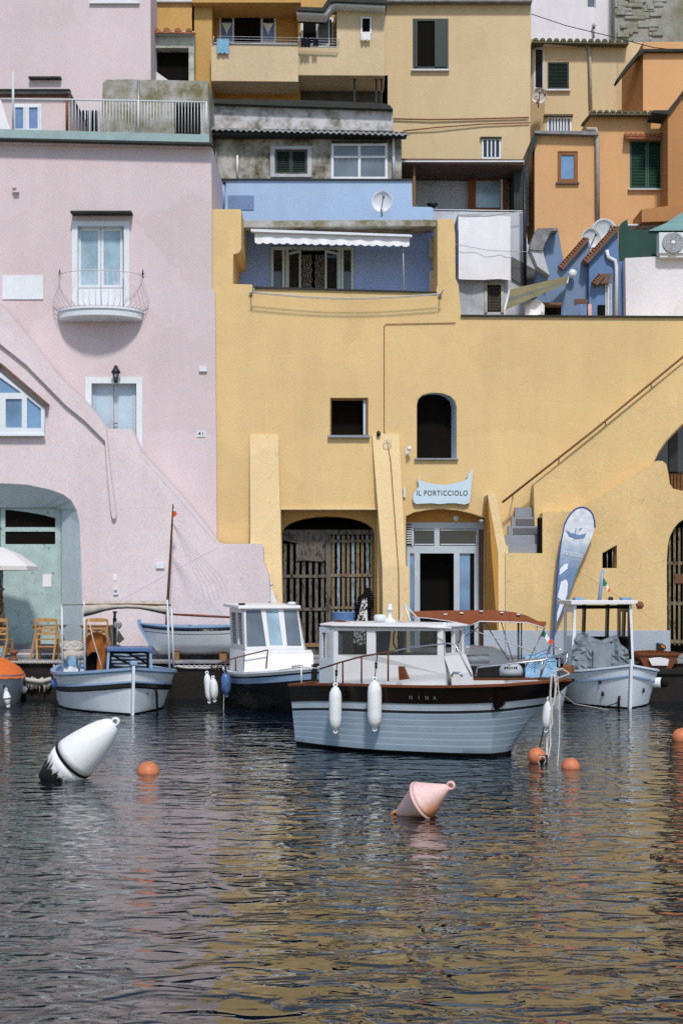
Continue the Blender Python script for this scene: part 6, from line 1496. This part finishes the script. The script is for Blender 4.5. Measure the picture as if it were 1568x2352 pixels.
m = MB(); c = ML(1173,1549,YM-.9); m.lathe([(.19,-.02),(.21,.03),(.205,.1),(.17,.16),(.10,.195),(.001,.2)], c, 20, Matrix.Diagonal((1.0,.8,1))); mo = m.obj('outboard_motor', M['motor'], t)
m = MB()
for k in range(6): p = c + Vector((-.10+k*.04, -.155+.01*abs(k-2.5)/2.5, .125)); m.box(tuple(p-Vector((.013,.01,.02))), tuple(p+Vector((.013,.02,.02))))
m.obj('cowl_vent', M['black'], mo)
# ---- blue tarp dinghy
t = thing('covered_dinghy', 'small dinghy bundled under a light blue tarpaulin beside the wheelhouse boat', 'boat', P(1243,HY+EYE*F/29.4,29.4))
b = Boat(t, R(-80), 2.0, .95, .5, .5, .6, s0=.8, tm=.3)
b.o = Vector(t.location); t.location = b.o + Vector((-.1, .9, 0)); b.o = Vector(t.location)
b.hull('hull', [('z',-.2,0),('z',0,0),('d',.1,0),('d',0,0)], [M['hull_white']])
m = MB(); rows = []; random.seed(5)
for j in range(9):
    v = j/8; rows.append([])
    for i in range(14):
        u = i/13; x_ = 1206+u*72; top = 1518 - 20*math.sin(math.pi*min(1,u*.9+.1))**.6
        rows[-1].append(b.atx(x_, top + (1556-top)*v + random.uniform(-1,1), 1.2 + .35*v + .035*math.sin(u*17+v*4)))
m.grid(rows); m.grid([rows[0], [p+Vector((-.7,0,-.08)) for p in rows[0]]]); m.obj('tarpaulin', M['tarp_blue'], t)
m = MB()
for k in range(4): m.tube([b.atx(1212+k*6+i*9, 1505+k*7-i*2+3*math.sin(i+k), 1.52) for i in range(6)], .009, 5)
m.obj('lashing', M['fender_blue'], t)
# ---- orange covered boat at the left edge
t = thing('covered_boat', 'pale boat under a bright orange cover, cut off by the left edge', 'boat', (-7.55, 31.0, 0))
b = Boat(t, R(-88), 2.5, 1.55, .62, .62, .70, s0=.8, tm=.4, q=2.4, rake=.1, wl=.85, wlb=.5)
b.hull('hull', [('z',-.25,0),('z',0,0),('d',.08,0),('d',0,1)], [M['hull_light'], M['boat_paleblue']]); b.stem('stem_post', 'hull_light', .1, .1, .02)
m = MB(); n = 20; rows = []
for j in range(-6, 7):
    v = j/6; rows.append([]) 
    for i in range(n+1):
        tt_ = i/n; p = b.pt(tt_, b.sheer(tt_), 1 if v >= 0 else -1, .03); rows[-1].append(Vector((p.x, p.y*abs(v), b.sheer(tt_) + .30*(1-abs(v)**2)*(1-.7*tt_) - (.07 if abs(v) == 1 else 0) + .01*math.sin(i*2+j))))
m.grid(rows); m.obj('canvas_cover', M['orange_cover'], t)
make_fender('white fender hanging on the bow of the orange covered boat', P(16,1603,28.6), .34, .075, line=P(10,1574,28.6), tilt=-8)
tt = thing('ball_fender', 'weathered white ball fender hanging from frayed rope at the left quay wall', 'fender', P(54,1584,30.8), 'fenders hanging from the boats')
m = MB(); m.ball(P(54,1584,30.8), .085, 14); m.obj('ball', M['fender_white'], tt); m = MB(); m.tube([P(52,1576,30.8), P(46,1556,30.8)], .014, 5); m.obj('cord', M['rope'], tt)
m = MB(); random.seed(11)
for k in range(26):
    x_ = 48 + k*2.6; y_ = 1560 + random.uniform(-4,6); m.tube([P(x_,y_,YQ-.08), P(x_+random.uniform(-2,3),y_+6,YQ-.12), P(x_+random.uniform(-1,5),y_+random.uniform(12,26),YQ-.1)], random.uniform(.012,.03), 5)
m.tube([P(44,1558,YQ-.15), P(70,1563,YQ-.15), P(95,1566,YQ-.15), P(118,1560,YQ-.15)], .05, 7); m.obj('frayed_rope', M['rope'], None, 'thick frayed pale rope drooping along the left quay wall', 'rope')

# ================================================================ BUOYS
def buoy_ball(label, px, py, r, Y, group='orange buoys floating in the harbour'):
    t = thing('buoy', label, 'buoy', (0,0,0), group)
    m = MB(); m.ball((0,0,0), r, 24); m.obj('float', M['buoy_orange'], t)
    m = MB(); m.lathe([(r*.25,r*.93),(r*.22,r*1.04),(r*.08,r*1.06)], (0,0,0), 10); m.obj('collar', M['buoy_orange'], t)
    t.location = P(px, py, Y); t.rotation_euler = (R(10), R(5), 0); return t
def Yw(py): return EYE*F/(py-HY)
buoy_ball('orange ball buoy alone in the water right of the big white buoy', 340, 1776, .152, Yw(1775))
buoy_ball('pale orange ball buoy half sunk right of the hanging ropes', 1310, 1763, .127, Yw(1764))
buoy_ball('bright orange ball buoy cut by the right edge of the view', 1564, 1695, .15, Yw(1702))
t = buoy_ball('orange buoy crusted with shells and rope below the foreground bow', 1232, 1738, .125, Yw(1752))
m = MB(); random.seed(2)
for k in range(34):
    a_ = random.uniform(-1.2,.9); z_ = random.uniform(-.9,.35); p = Vector((.125*math.sin(a_+.6), -.10*math.cos(a_), .125*z_)); m.ball(p, random.uniform(.012,.03), 6)
m.obj('shells', M['weed'], t)
m = MB(); m.tube([Vector((.11*math.cos(k*.9)*.5+.06, -.11, -.02+.06*math.sin(k*.9))) for k in range(9)], .012, 5); m.obj('knot', M['rope'], t)
# big white mooring buoy
t = thing('mooring_buoy', 'big weathered white mooring buoy with a black band, tilted in the left water', 'buoy', (0,0,0))
Yb = Yw(1790)
m = MB(); m.lathe([(.165,-.256),(.225,-.10),(.275,.08),(.287,.176)], (0,0,0), 32); m.lathe([(.291,.216),(.285,.29),(.258,.45),(.212,.64),(.165,.78),(.125,.86),(.085,.91),(.04,.93)], (0,0,0), 32); m.obj('float', M['buoy_white'], t)
m = MB(); m.lathe([(0.28728,0.176),(0.2964,0.18),(0.2964,0.212),(0.290928,0.216)], (0,0,0), 32); m.obj('band', M['weed'], t)
m = MB(); m.lathe([(.03,-.03),(.058,-.026),(.058,.026),(.03,.03),(.03,-.03)], (0,0,.955), 18, Matrix.Rotation(R(90),3,'X')); m.obj('eye', M['fender_white'], t)
t.location = P(143,1768,Yb); t.rotation_euler = (R(0), R(49), R(-12))
# pink cone buoy
t = thing('cone_buoy', 'sun bleached pink double cone buoy lying tilted in the water before the foreground boat', 'buoy', (0,0,0))
m = MB(); m.lathe([(0.028644,-0.32736),(0.049104,-0.310992),(0.192324,-0.024552),(0.2244,0)], (0,0,0), 30); m.lathe([(0.214458,0.024552),(0.196416,0.049104),(0.04092,0.32736),(0.028644,0.343728)], (0,0,0), 30); m.obj('float', M['buoy_pink2'], t)
m = MB(); m.lathe([(0.2244,-0),(0.219294,0.004092),(0.219294,0.02046),(0.214458,0.024552)], (0,0,0), 30); m.obj('seam', M['buoy_pink'], t)
for z_ in (-.358,.377):
    m = MB(); m.lathe([(0.024552,-0.018042),(0.050778,-0.016368),(0.050778,0.016368),(0.024552,0.018042),(0.024552,-0.018042)], (0,0,z_), 16, Matrix.Rotation(R(90),3,'X')); m.obj('eye', M['buoy_pink' if z_ > 0 else 'buoy_stain'], t)
Yp = Yw(1875); t.location = P(969,1840,Yp-.02); t.rotation_euler = (R(14), R(60), R(-10))

# ================================================================ QUAY FURNITURE
def make_chair():
    t = thing('wooden_chair', '', 'chair', (0,0,0), 'wooden chairs on the quay')
    W2 = .20
    for sg in (-1, 1):
        m = MB(); m.bar((sg*W2*.88,-.02-.14,0), (sg*(W2+.015),-.0,.46), .035, .03); m.bar((sg*(W2+.015),0,.46), (sg*(W2+.035),-.06,.90), .034, .03); m.obj('back_post', M['chair_wood'], t)
        m = MB(); m.bar((sg*(W2+.05),-.10+.02,0) if False else (sg*W2,.46,0), (sg*W2,.34,.46), .034, .03); m.obj('front_leg', M['chair_wood'], t)
    m = MB(); n = 8
    rows = []
    for z_, hgt in ((.90,.085),): 
        a_ = [Vector((-.235+.47*i/n, -.055+.0*i, .845+.0)) for i in range(n+1)]; top = [v+Vector((0,0,.065+.02*math.sin(math.pi*i/n))) for i, v in enumerate(a_)]
        bk = [v+Vector((0,.025,0)) for v in top]; lw = [v+Vector((0,.025,0)) for v in a_]; m.grid([a_, top, bk, lw], 0, False)
    m.obj('top_rail', M['chair_wood'], t)
    m = MB(); m.bar((-.22,-.03,.70), (.22,-.03,.70), .02, .045); m.bar((-.21,-.01,.58), (.21,-.01,.58), .02, .045); m.bar((-.17,-.02,.68), (.0,-.01,.60), .02, .03); m.bar((.17,-.02,.68), (.0,-.01,.60), .02, .03); m.obj('back_slats', M['chair_wood'], t)
    m = MB()
    for k in range(6): m.bar((-.205,.03+k*.065,.45), (.205,.03+k*.065,.45), .052, .02)
    m.obj('seat', M['chair_wood'], t)
    m = MB(); m.bar((-.19,-.09,.30),(.19,-.09,.30),.02,.03); m.bar((-.19,.38,.22),(.19,.38,.22),.02,.03); m.bar((-.2,-.1,.24),(-.2,.40,.24),.02,.03); m.bar((.2,-.1,.24),(.2,.40,.24),.02,.03); m.obj('stretchers', M['chair_wood'], t)
    return t
def make_table():
    t = thing('trestle_table', '', 'table', (0,0,0), 'small tables on the quay')
    m = MB()
    for k in range(7): m.bar((-.36,-.27+k*.09,.75),(.36,-.27+k*.09,.75),.08,.022)
    m.bar((-.3,-.28,.72),(-.3,.28,.72),.03,.04); m.bar((.3,-.28,.72),(.3,.28,.72),.03,.04); m.obj('table_top', M['table_wood'], t)
    for sg in (-1, 1):
        for yy in (-.24,.24): m = MB(); m.bar((sg*.22,yy,.73),(sg*.37,yy,0),.04,.03); m.obj('leg', M['chair_wood'], t)
    return t
ch0, tb0 = make_chair(), make_table()
for i, (px, lb, lt) in enumerate(((105,'honey wood folding chair before the mint door, seen whole from behind','small wooden table behind the whole chair at the mint door'),(-6,'honey wood folding chair cut off by the left edge beside the bollard','small wooden table at the left edge by the parasol pole'),(222,'honey wood folding chair partly hidden behind the brown boat tarp','small wooden table behind the chair at the pink wall'))):
    Yc = 31.5
    c = ch0 if i == 0 else copy_tree(ch0); c['label'] = lb; p = P(px,1519,Yc); c.location = (p.x, Yc+.05, ZQ); c.rotation_euler = (0,0,R((3,-6,5)[i]))
    q = tb0 if i == 0 else copy_tree(tb0); q['label'] = lt; p = P(px+(4,-22,-2)[i],1519,Yc+.45); q.location = (p.x, Yc+.62, ZQ + .0)
# parasol
t = thing('parasol', 'white parasol with dark wooden ribs at the left edge, cut off by the frame', 'parasol', P(4,1518,31.7))
Yu = 31.7; cx_ = P(4,0,Yu).x; zt = P(0,1255,Yu).z; ze = P(0,1301,Yu).z; r_ = P(86,0,Yu).x - cx_
m = MB(); rows = [[Vector((cx_,Yu,zt))]*9, [Vector((cx_+r_*.5*1.06*math.cos(k*math.pi/4+.2), Yu+r_*.5*1.06*math.sin(k*math.pi/4+.2), zt+(ze-zt)*.42)) for k in range(9)], [Vector((cx_+r_*1.0*math.cos(k*math.pi/4+.2), Yu+r_*math.sin(k*math.pi/4+.2), ze)) for k in range(9)]]
rows.append([v + Vector((0,0,-.09)) for v in rows[2]])
m.grid(rows, 0, False); m.obj('canopy', M['umbrella_white'], t)
m = MB()
for k in range(8): m.tube([Vector((cx_,Yu,zt-.04)), Vector((cx_+r_*math.cos(k*math.pi/4+.2), Yu+r_*math.sin(k*math.pi/4+.2), ze-.03))], .012, 5); m.tube([Vector((cx_,Yu,zt-.55)), Vector((cx_+r_*.5*math.cos(k*math.pi/4+.2), Yu+r_*.5*math.sin(k*math.pi/4+.2), zt+(ze-zt)*.5-.03))], .010, 5)
m.obj('ribs', M['spoke'], t)
m = MB(); m.tube([Vector((cx_,Yu,ZQ)), Vector((cx_,Yu,zt))], .03, 8); m.lathe([(.22,0),(.22,.05),(.05,.08),(.04,.3)], (cx_,Yu,ZQ), 14); m.obj('pole', M['old_wood_b'], t)
m = MB()
for k in range(14): m.tube([Vector((cx_+random.uniform(-.06,.08), Yu-.05, P(0,1345+k*7,Yu).z)), Vector((cx_+random.uniform(-.02,.1), Yu-.08, P(0,1354+k*7,Yu).z)), Vector((cx_+random.uniform(-.06,.06), Yu-.05, P(0,1360+k*7,Yu).z))], .02, 5)
m.obj('hanging_rope', M['gate_brown'], t)
t = thing('bollard', 'small rusty iron bollard on the quay edge at the left', 'bollard', P(31,1520,31.3))
m = MB(); m.lathe([(.1,0),(.075,.04),(.06,.1),(.07,.14),(.1,.16),(.105,.2),(.06,.23),(.001,.235)], (P(31,0,31.3).x,31.3,ZQ), 14); m.obj('post', M['iron_rust'], t)
t = thing('rope_coil', 'coil of white rope lying on a pale sack on the quay behind the fishing boat', 'rope coil', P(162,1500,31.6)); c = P(162,1484,31.6)
m = MB()
for k in range(9): m.tube([c + Vector((.13*math.cos(w*.52)-.1+k*.03, .10*math.sin(w*.52)*.6, .085*math.sin(w*.52)+.02*math.cos(k))) for w in range(13)], .015, 5)
m.obj('coil', M['rope'], t)
m = MB(); m.lathe([(.30,-.22),(.31,-.1),(.24,-.02),(.1,.02),(.001,.02)], c + Vector((.05,.05,-.09)), 14, Matrix.Diagonal((1,.6,.9))); m.obj('sack', M['canvas'], None, 'pale sack under the white rope coil on the quay', 'sack')
m = MB(); m.tube([P(x_,1521+2*math.sin(x_*.7),YQ-.08) for x_ in range(-60,136,4)], .02, 6)
for x_ in range(-60,136,5): m.tube([P(x_,1519,YQ-.10), P(x_+5,1524,YQ-.10)], .009, 4)
m.obj('quay_rope', M['rope'], None, 'twisted white rope running along the quay edge at the left', 'rope')
def quay_chain(): 
    m = MB(); x_ = 404.; i = 0
    while x_ < 545: m.tube([P(x_+4*math.cos(w*.9), 1531+2.4*math.sin(w*.9)*(1 if i % 2 else .4), YQ-.07) for w in range(8)], .010, 4); x_ += 6; i += 1
    m.obj('quay_chain', M['rail_white'], None, 'light chain along the quay edge between the fishing boat and the dark boat', 'chain')
quay_chain()
t = thing('painted_number', 'white number 16 painted on the dark quay wall at the left', 'painted number', P(26,1538,YQ))
text_mesh('numerals', '16', .33, M['frame_white'], t, face_cam(P(28,1538,YQ-.012), 0), .75, 1.05, .002)
for px, y0_, y1_, lb in ((12,1520,1546,'short white mooring line hanging down the quay wall at the far left'),(124,1527,1550,'short white mooring line hanging down the quay wall beside the fishing boat')):
    rope_obj('mooring_line', lb, [P(px,y0_,YQ-.09), P(px+1,y1_,YQ-.06)], .022, group='short lines hanging on the quay wall')
# heap in front of the gate
t = thing('blue_tub', 'blue plastic tub in front of the wooden gate', 'tub', P(789,1500,31.9))
m = MB(); c = P(789,0,31.9); m.lathe([(.20,ZQ+.19),(.22,ZQ+.4),(.245,P(0,1425,31.9).z),(.255,P(0,1408,31.9).z),(.26,P(0,1406,31.9).z),(.245,P(0,1406,31.9).z),(.22,P(0,1420,31.9).z)], (c.x,31.9,0), 24); m.obj('tub', M['tub_blue'], t)
m = MB(); m.lathe([(.2,ZQ),(.19,ZQ+.05),(.19,ZQ+.2),(.001,ZQ+.2)], (c.x,31.9,0), 12); m.obj('stand', M['old_wood'], t)
t = thing('basket_stack', 'leaning stack of black netted baskets beside the blue tub', 'baskets', P(845,1500,32.3))
m = MB()
random.seed(9)
for k in range(33):
    y_ = 1504 - k*4.7; xc = 816 + max(0,k-6)*1.15 + random.uniform(-1.2,1.2); rr = (.33 - .0052*k) * (1 if k < 29 else .75-.12*(k-29)) * random.uniform(.95,1.05); p = P(xc, y_, 32.15); m.lathe([(rr*.7,-.02),(rr,-.012),(rr*1.02,.018),(rr*.85,.03),(rr*.7,.03)], p, 18, Matrix.Rotation(R(6+random.uniform(-4,4)),3,'Y'))
m.obj('baskets', M['weed'], t)
m = MB(); rows = []
for j in range(9):
    v = j/8; x0_ = 832 - 26*v; x1_ = 843 + 2*v; rows.append([P(x0_+(x1_-x0_)*i/6, 1376+ (1480-1376)*v + (3*math.sin(i*2+j)), 31.72) + Vector((0, .05*math.sin(i*1.4+j*.8) + .10*abs(i/6-.5), 0)) for i in range(7)])
m.grid(rows); m.obj('patterned_cloth', M['pattern'], None, 'black and white patterned cloth draped over the black basket stack', 'cloth')
t = thing('pennant_staff', 'short staff with a limp white pennant standing left of the wooden gate', 'flag', P(686,1510,32.0))
m = MB(); m.tube([P(625,1500,32.0)+Vector((.0,0,-.05)), P(623,1350,32.0)], .022, 6); m.lathe([(.03,0),(.04,.04),(.012,.08)], P(623,1346,32.0), 8); m.obj('staff', M['cabin_grey'], t)
m = MB(); m.grid([[P(624,1352,31.98), P(627,1356,31.96), P(632,1376,31.97)], [P(624,1385,31.98), P(629,1384,31.96), P(637,1384,31.97)]]); m.obj('pennant', M['cloth_white'], t)
for _n in [o for o in bpy.data.objects if o.name.startswith('pennant_staff') and not o.children]: bpy.data.objects.remove(_n)
# wooden rowing boat on the right quay
t = thing('wooden_dinghy', 'old brown wooden dinghy with a white name board on the quay at the right edge', 'boat', P(1512,HY+(EYE-.58)*F/30.9,30.9))
b = Boat(t, R(90), 1.0, 1.0, .40, .39, .42, s0=.9, tm=.5, q=3, rake=.1, wl=.6, wlb=.5, zk=.02)
b.hull('hull', [('z',.02,0),('z',.1,0),('d',.1,0),('d',0,0)], [M['varnish2']]); b.gunwale('gunwale', 'varnish2', .08, .05)
m = MB(); p = P(1512,1525,30.75) - b.o; q = [P(x_,y_,30.82) - b.o for x_, y_ in ((1489,1513),(1500,1511),(1515,1510),(1528,1512),(1536,1515),(1533,1529),(1497,1529))]; q = [Vector((v.dot(b.fx), v.dot(b.fy), v.z)) for v in q]
m.add(q + [v+Vector((.03,0,0)) for v in q], [tuple(range(7)), tuple(range(7,14))] + [(i,(i+1)%7,7+(i+1)%7,7+i) for i in range(7)]); m.obj('name_board', M['cabin_white'], t)
m = MB(); m.box((P(1480,0,30.6).x, 30.6, -.5), (P(1900,0,30.6).x, YQ+.1, P(0,1548,30.6).z)); m.box((P(1478,0,30.6).x, 30.55, P(0,1548,30.6).z-.01), (P(1900,0,30.6).x, YQ+.1, P(0,1538,30.6).z)); m.obj('lower_quay', M['quaywall'], kind='structure')
m = MB(); m.ball(P(1518,1487,31.3), .09, 10, .8); m.obj('black_bundle', M['black'], None, 'small black and orange bundle on the quay at the right', 'bundle') if False else None
t = thing('bundle', 'small black bundle with an orange flap on the right quay against the plinth', 'bundle', P(1519,1496,31.9))
m = MB(); q = [(1509,1477),(1520,1478),(1529,1484),(1530,1490),(1524,1495),(1509,1496)]; m.prism(q, 31.9, .16); m.obj('bag', M['black'], t, bevel=.02); m = MB(); m.prism([(1517,1481),(1526,1485),(1527,1490),(1519,1487)], 31.88, .02); m.obj('flap', M['orange_cover'], t)
t = thing('wall_buoy', 'small round rusty fixture hanging from the wheelhouse roof corner', 'light', P(1470,1392,29.9))
m = MB(); m.lathe([(.001,-.09),(.06,-.08),(.085,0),(.05,.06),(.001,.07)], P(1470,1390,29.9), 12, Matrix.Rotation(R(70),3,'Y')); m.obj('lamp', M['iron_rust'], t); m = MB(); m.tube([P(1461,1386,29.9), P(1468,1389,29.9)], .012, 5); m.obj('arm', M['white_metal'], t)
# feather banner
Yfb = 31.9
t = thing('feather_banner', 'tall blue feather banner reading IL PORTICCIOLO with white boat drawings, on the quay', 'banner', P(1271,1500,Yfb))
edge = [(1271,1470),(1272,1440),(1275,1390),(1279,1330),(1283,1286),(1288,1245),(1296,1204),(1303,1190),(1312,1177),(1321,1169),(1331,1165),(1340,1165),(1348,1168),(1356,1174),(1361,1182),(1365,1196),(1366,1212),(1360,1230),(1353,1248),(1343,1272),(1331,1297),(1320,1328),(1309,1360),(1300,1384),(1290,1409),(1281,1428),(1275,1442)]
zb = P(0,1470,Yfb).z
m = MB(); fr_ = [P(x_,y_,Yfb) for x_, y_ in edge]
for t3 in tessellate_polygon([fr_]): m.add([fr_[i] for i in t3], [(0,1,2)])
bo = P(1271,1500,Yfb)
m.obj('cloth', M['banner'], t)
m = MB(); m.tube([P(1271,1505,Yfb)] + [P(x_,y_,Yfb-.005) for x_, y_ in edge[:17]], .016, 6); m.obj('pole', M['banner_edge'], t)
text_mesh('lettering', 'IL PORTICCIOLO', .125, M['pale_letter'], t, face_cam(P(1311,1273,Yfb-.014), 9), .55, 1.0, .001)
m = MB()
for q in ([(1299,1217),(1310,1224),(1330,1229),(1346,1225),(1341,1235),(1322,1238),(1306,1231)], [(1322,1212),(1323.5,1212),(1321,1226),(1319,1226)], [(1330,1214),(1337,1212),(1335,1214),(1331,1220)]): m.prism(q, Yfb-.012, .004)
m.obj('boat_emblem', M['emblem_blue'], t)
m = MB()
for q in ([(1296,1296),(1304,1294),(1303,1306),(1284,1322),(1286,1306)], [(1288,1336),(1299,1331),(1304,1338),(1302,1365),(1296,1384),(1285,1414),(1278,1430),(1279,1408),(1288,1378),(1280,1372)]): m.prism(q, Yfb-.012, .004)
m.obj('white_drawing', M['pale_letter'], t)
m = MB(); m.lathe([(.16,0),(.16,.05),(.03,.06)], (bo.x,Yfb,ZQ+.0), 14); m.obj('base', M['black'], t)
# small planter on the pavement by the shop front
t = thing('wood_plank', 'pale wooden plank lying on the pavement behind the dark boat', 'plank', P(720,1495,32.4))
m = MB(); m.pbox(700,1478,745,1486,32.2,.2); m.obj('plank', M['table_wood'], t); m = MB(); m.pbox(704,1486,740,1502,32.25,.1); m.obj('support', M['old_wood'], t)

# ================================================================ SCENE
cam = bpy.data.cameras.new('camera'); co = bpy.data.objects.new('camera', cam); COL.objects.link(co)
cam.sensor_fit = 'HORIZONTAL'; cam.sensor_width = 24; cam.lens = F/1568*24
cam.shift_y = (HY-1176)/1568; co.location = (0,0,EYE); co.rotation_euler = (R(90),0,0); cam.clip_end = 600; cam.clip_start = .1
SC.camera = co
AZ, EL = R(171), R(51)      # azimuth clockwise from +Y
sv = Vector((math.sin(AZ)*math.cos(EL), math.cos(AZ)*math.cos(EL), math.sin(EL)))
sl = bpy.data.lights.new('sun', 'SUN'); so = bpy.data.objects.new('sun', sl); COL.objects.link(so)
sl.energy = 3.25; sl.angle = R(6.0); sl.color = (1.0, .96, .90); so.rotation_euler = (-sv).to_track_quat('-Z', 'Y').to_euler(); so.location = (0,-20,40)
w = bpy.data.worlds.new('World'); SC.world = w; w.use_nodes = True
nt = w.node_tree; nt.nodes.clear(); out = nt.nodes.new('ShaderNodeOutputWorld'); bg = nt.nodes.new('ShaderNodeBackground'); sky = nt.nodes.new('ShaderNodeTexSky')
sky.sky_type = 'NISHITA'; sky.sun_disc = False; sky.sun_elevation = EL; sky.sun_rotation = AZ; sky.dust_density = 0.9; sky.air_density = 1.0
bg.inputs['Strength'].default_value = .145
nt.links.new(sky.outputs[0], bg.inputs[0]); nt.links.new(bg.outputs[0], out.inputs[0])
SC.view_settings.view_transform = 'Standard'; SC.view_settings.look = 'None'; SC.view_settings.exposure = 0; SC.view_settings.gamma = 1
SC.render.engine = 'CYCLES'; SC.cycles.max_bounces = 6; SC.cycles.diffuse_bounces = 3; SC.cycles.glossy_bounces = 4; SC.cycles.transparent_max_bounces = 12; SC.cycles.use_denoising = False; SC.cycles.sample_clamp_indirect = 2.5; SC.cycles.sample_clamp_direct = 6
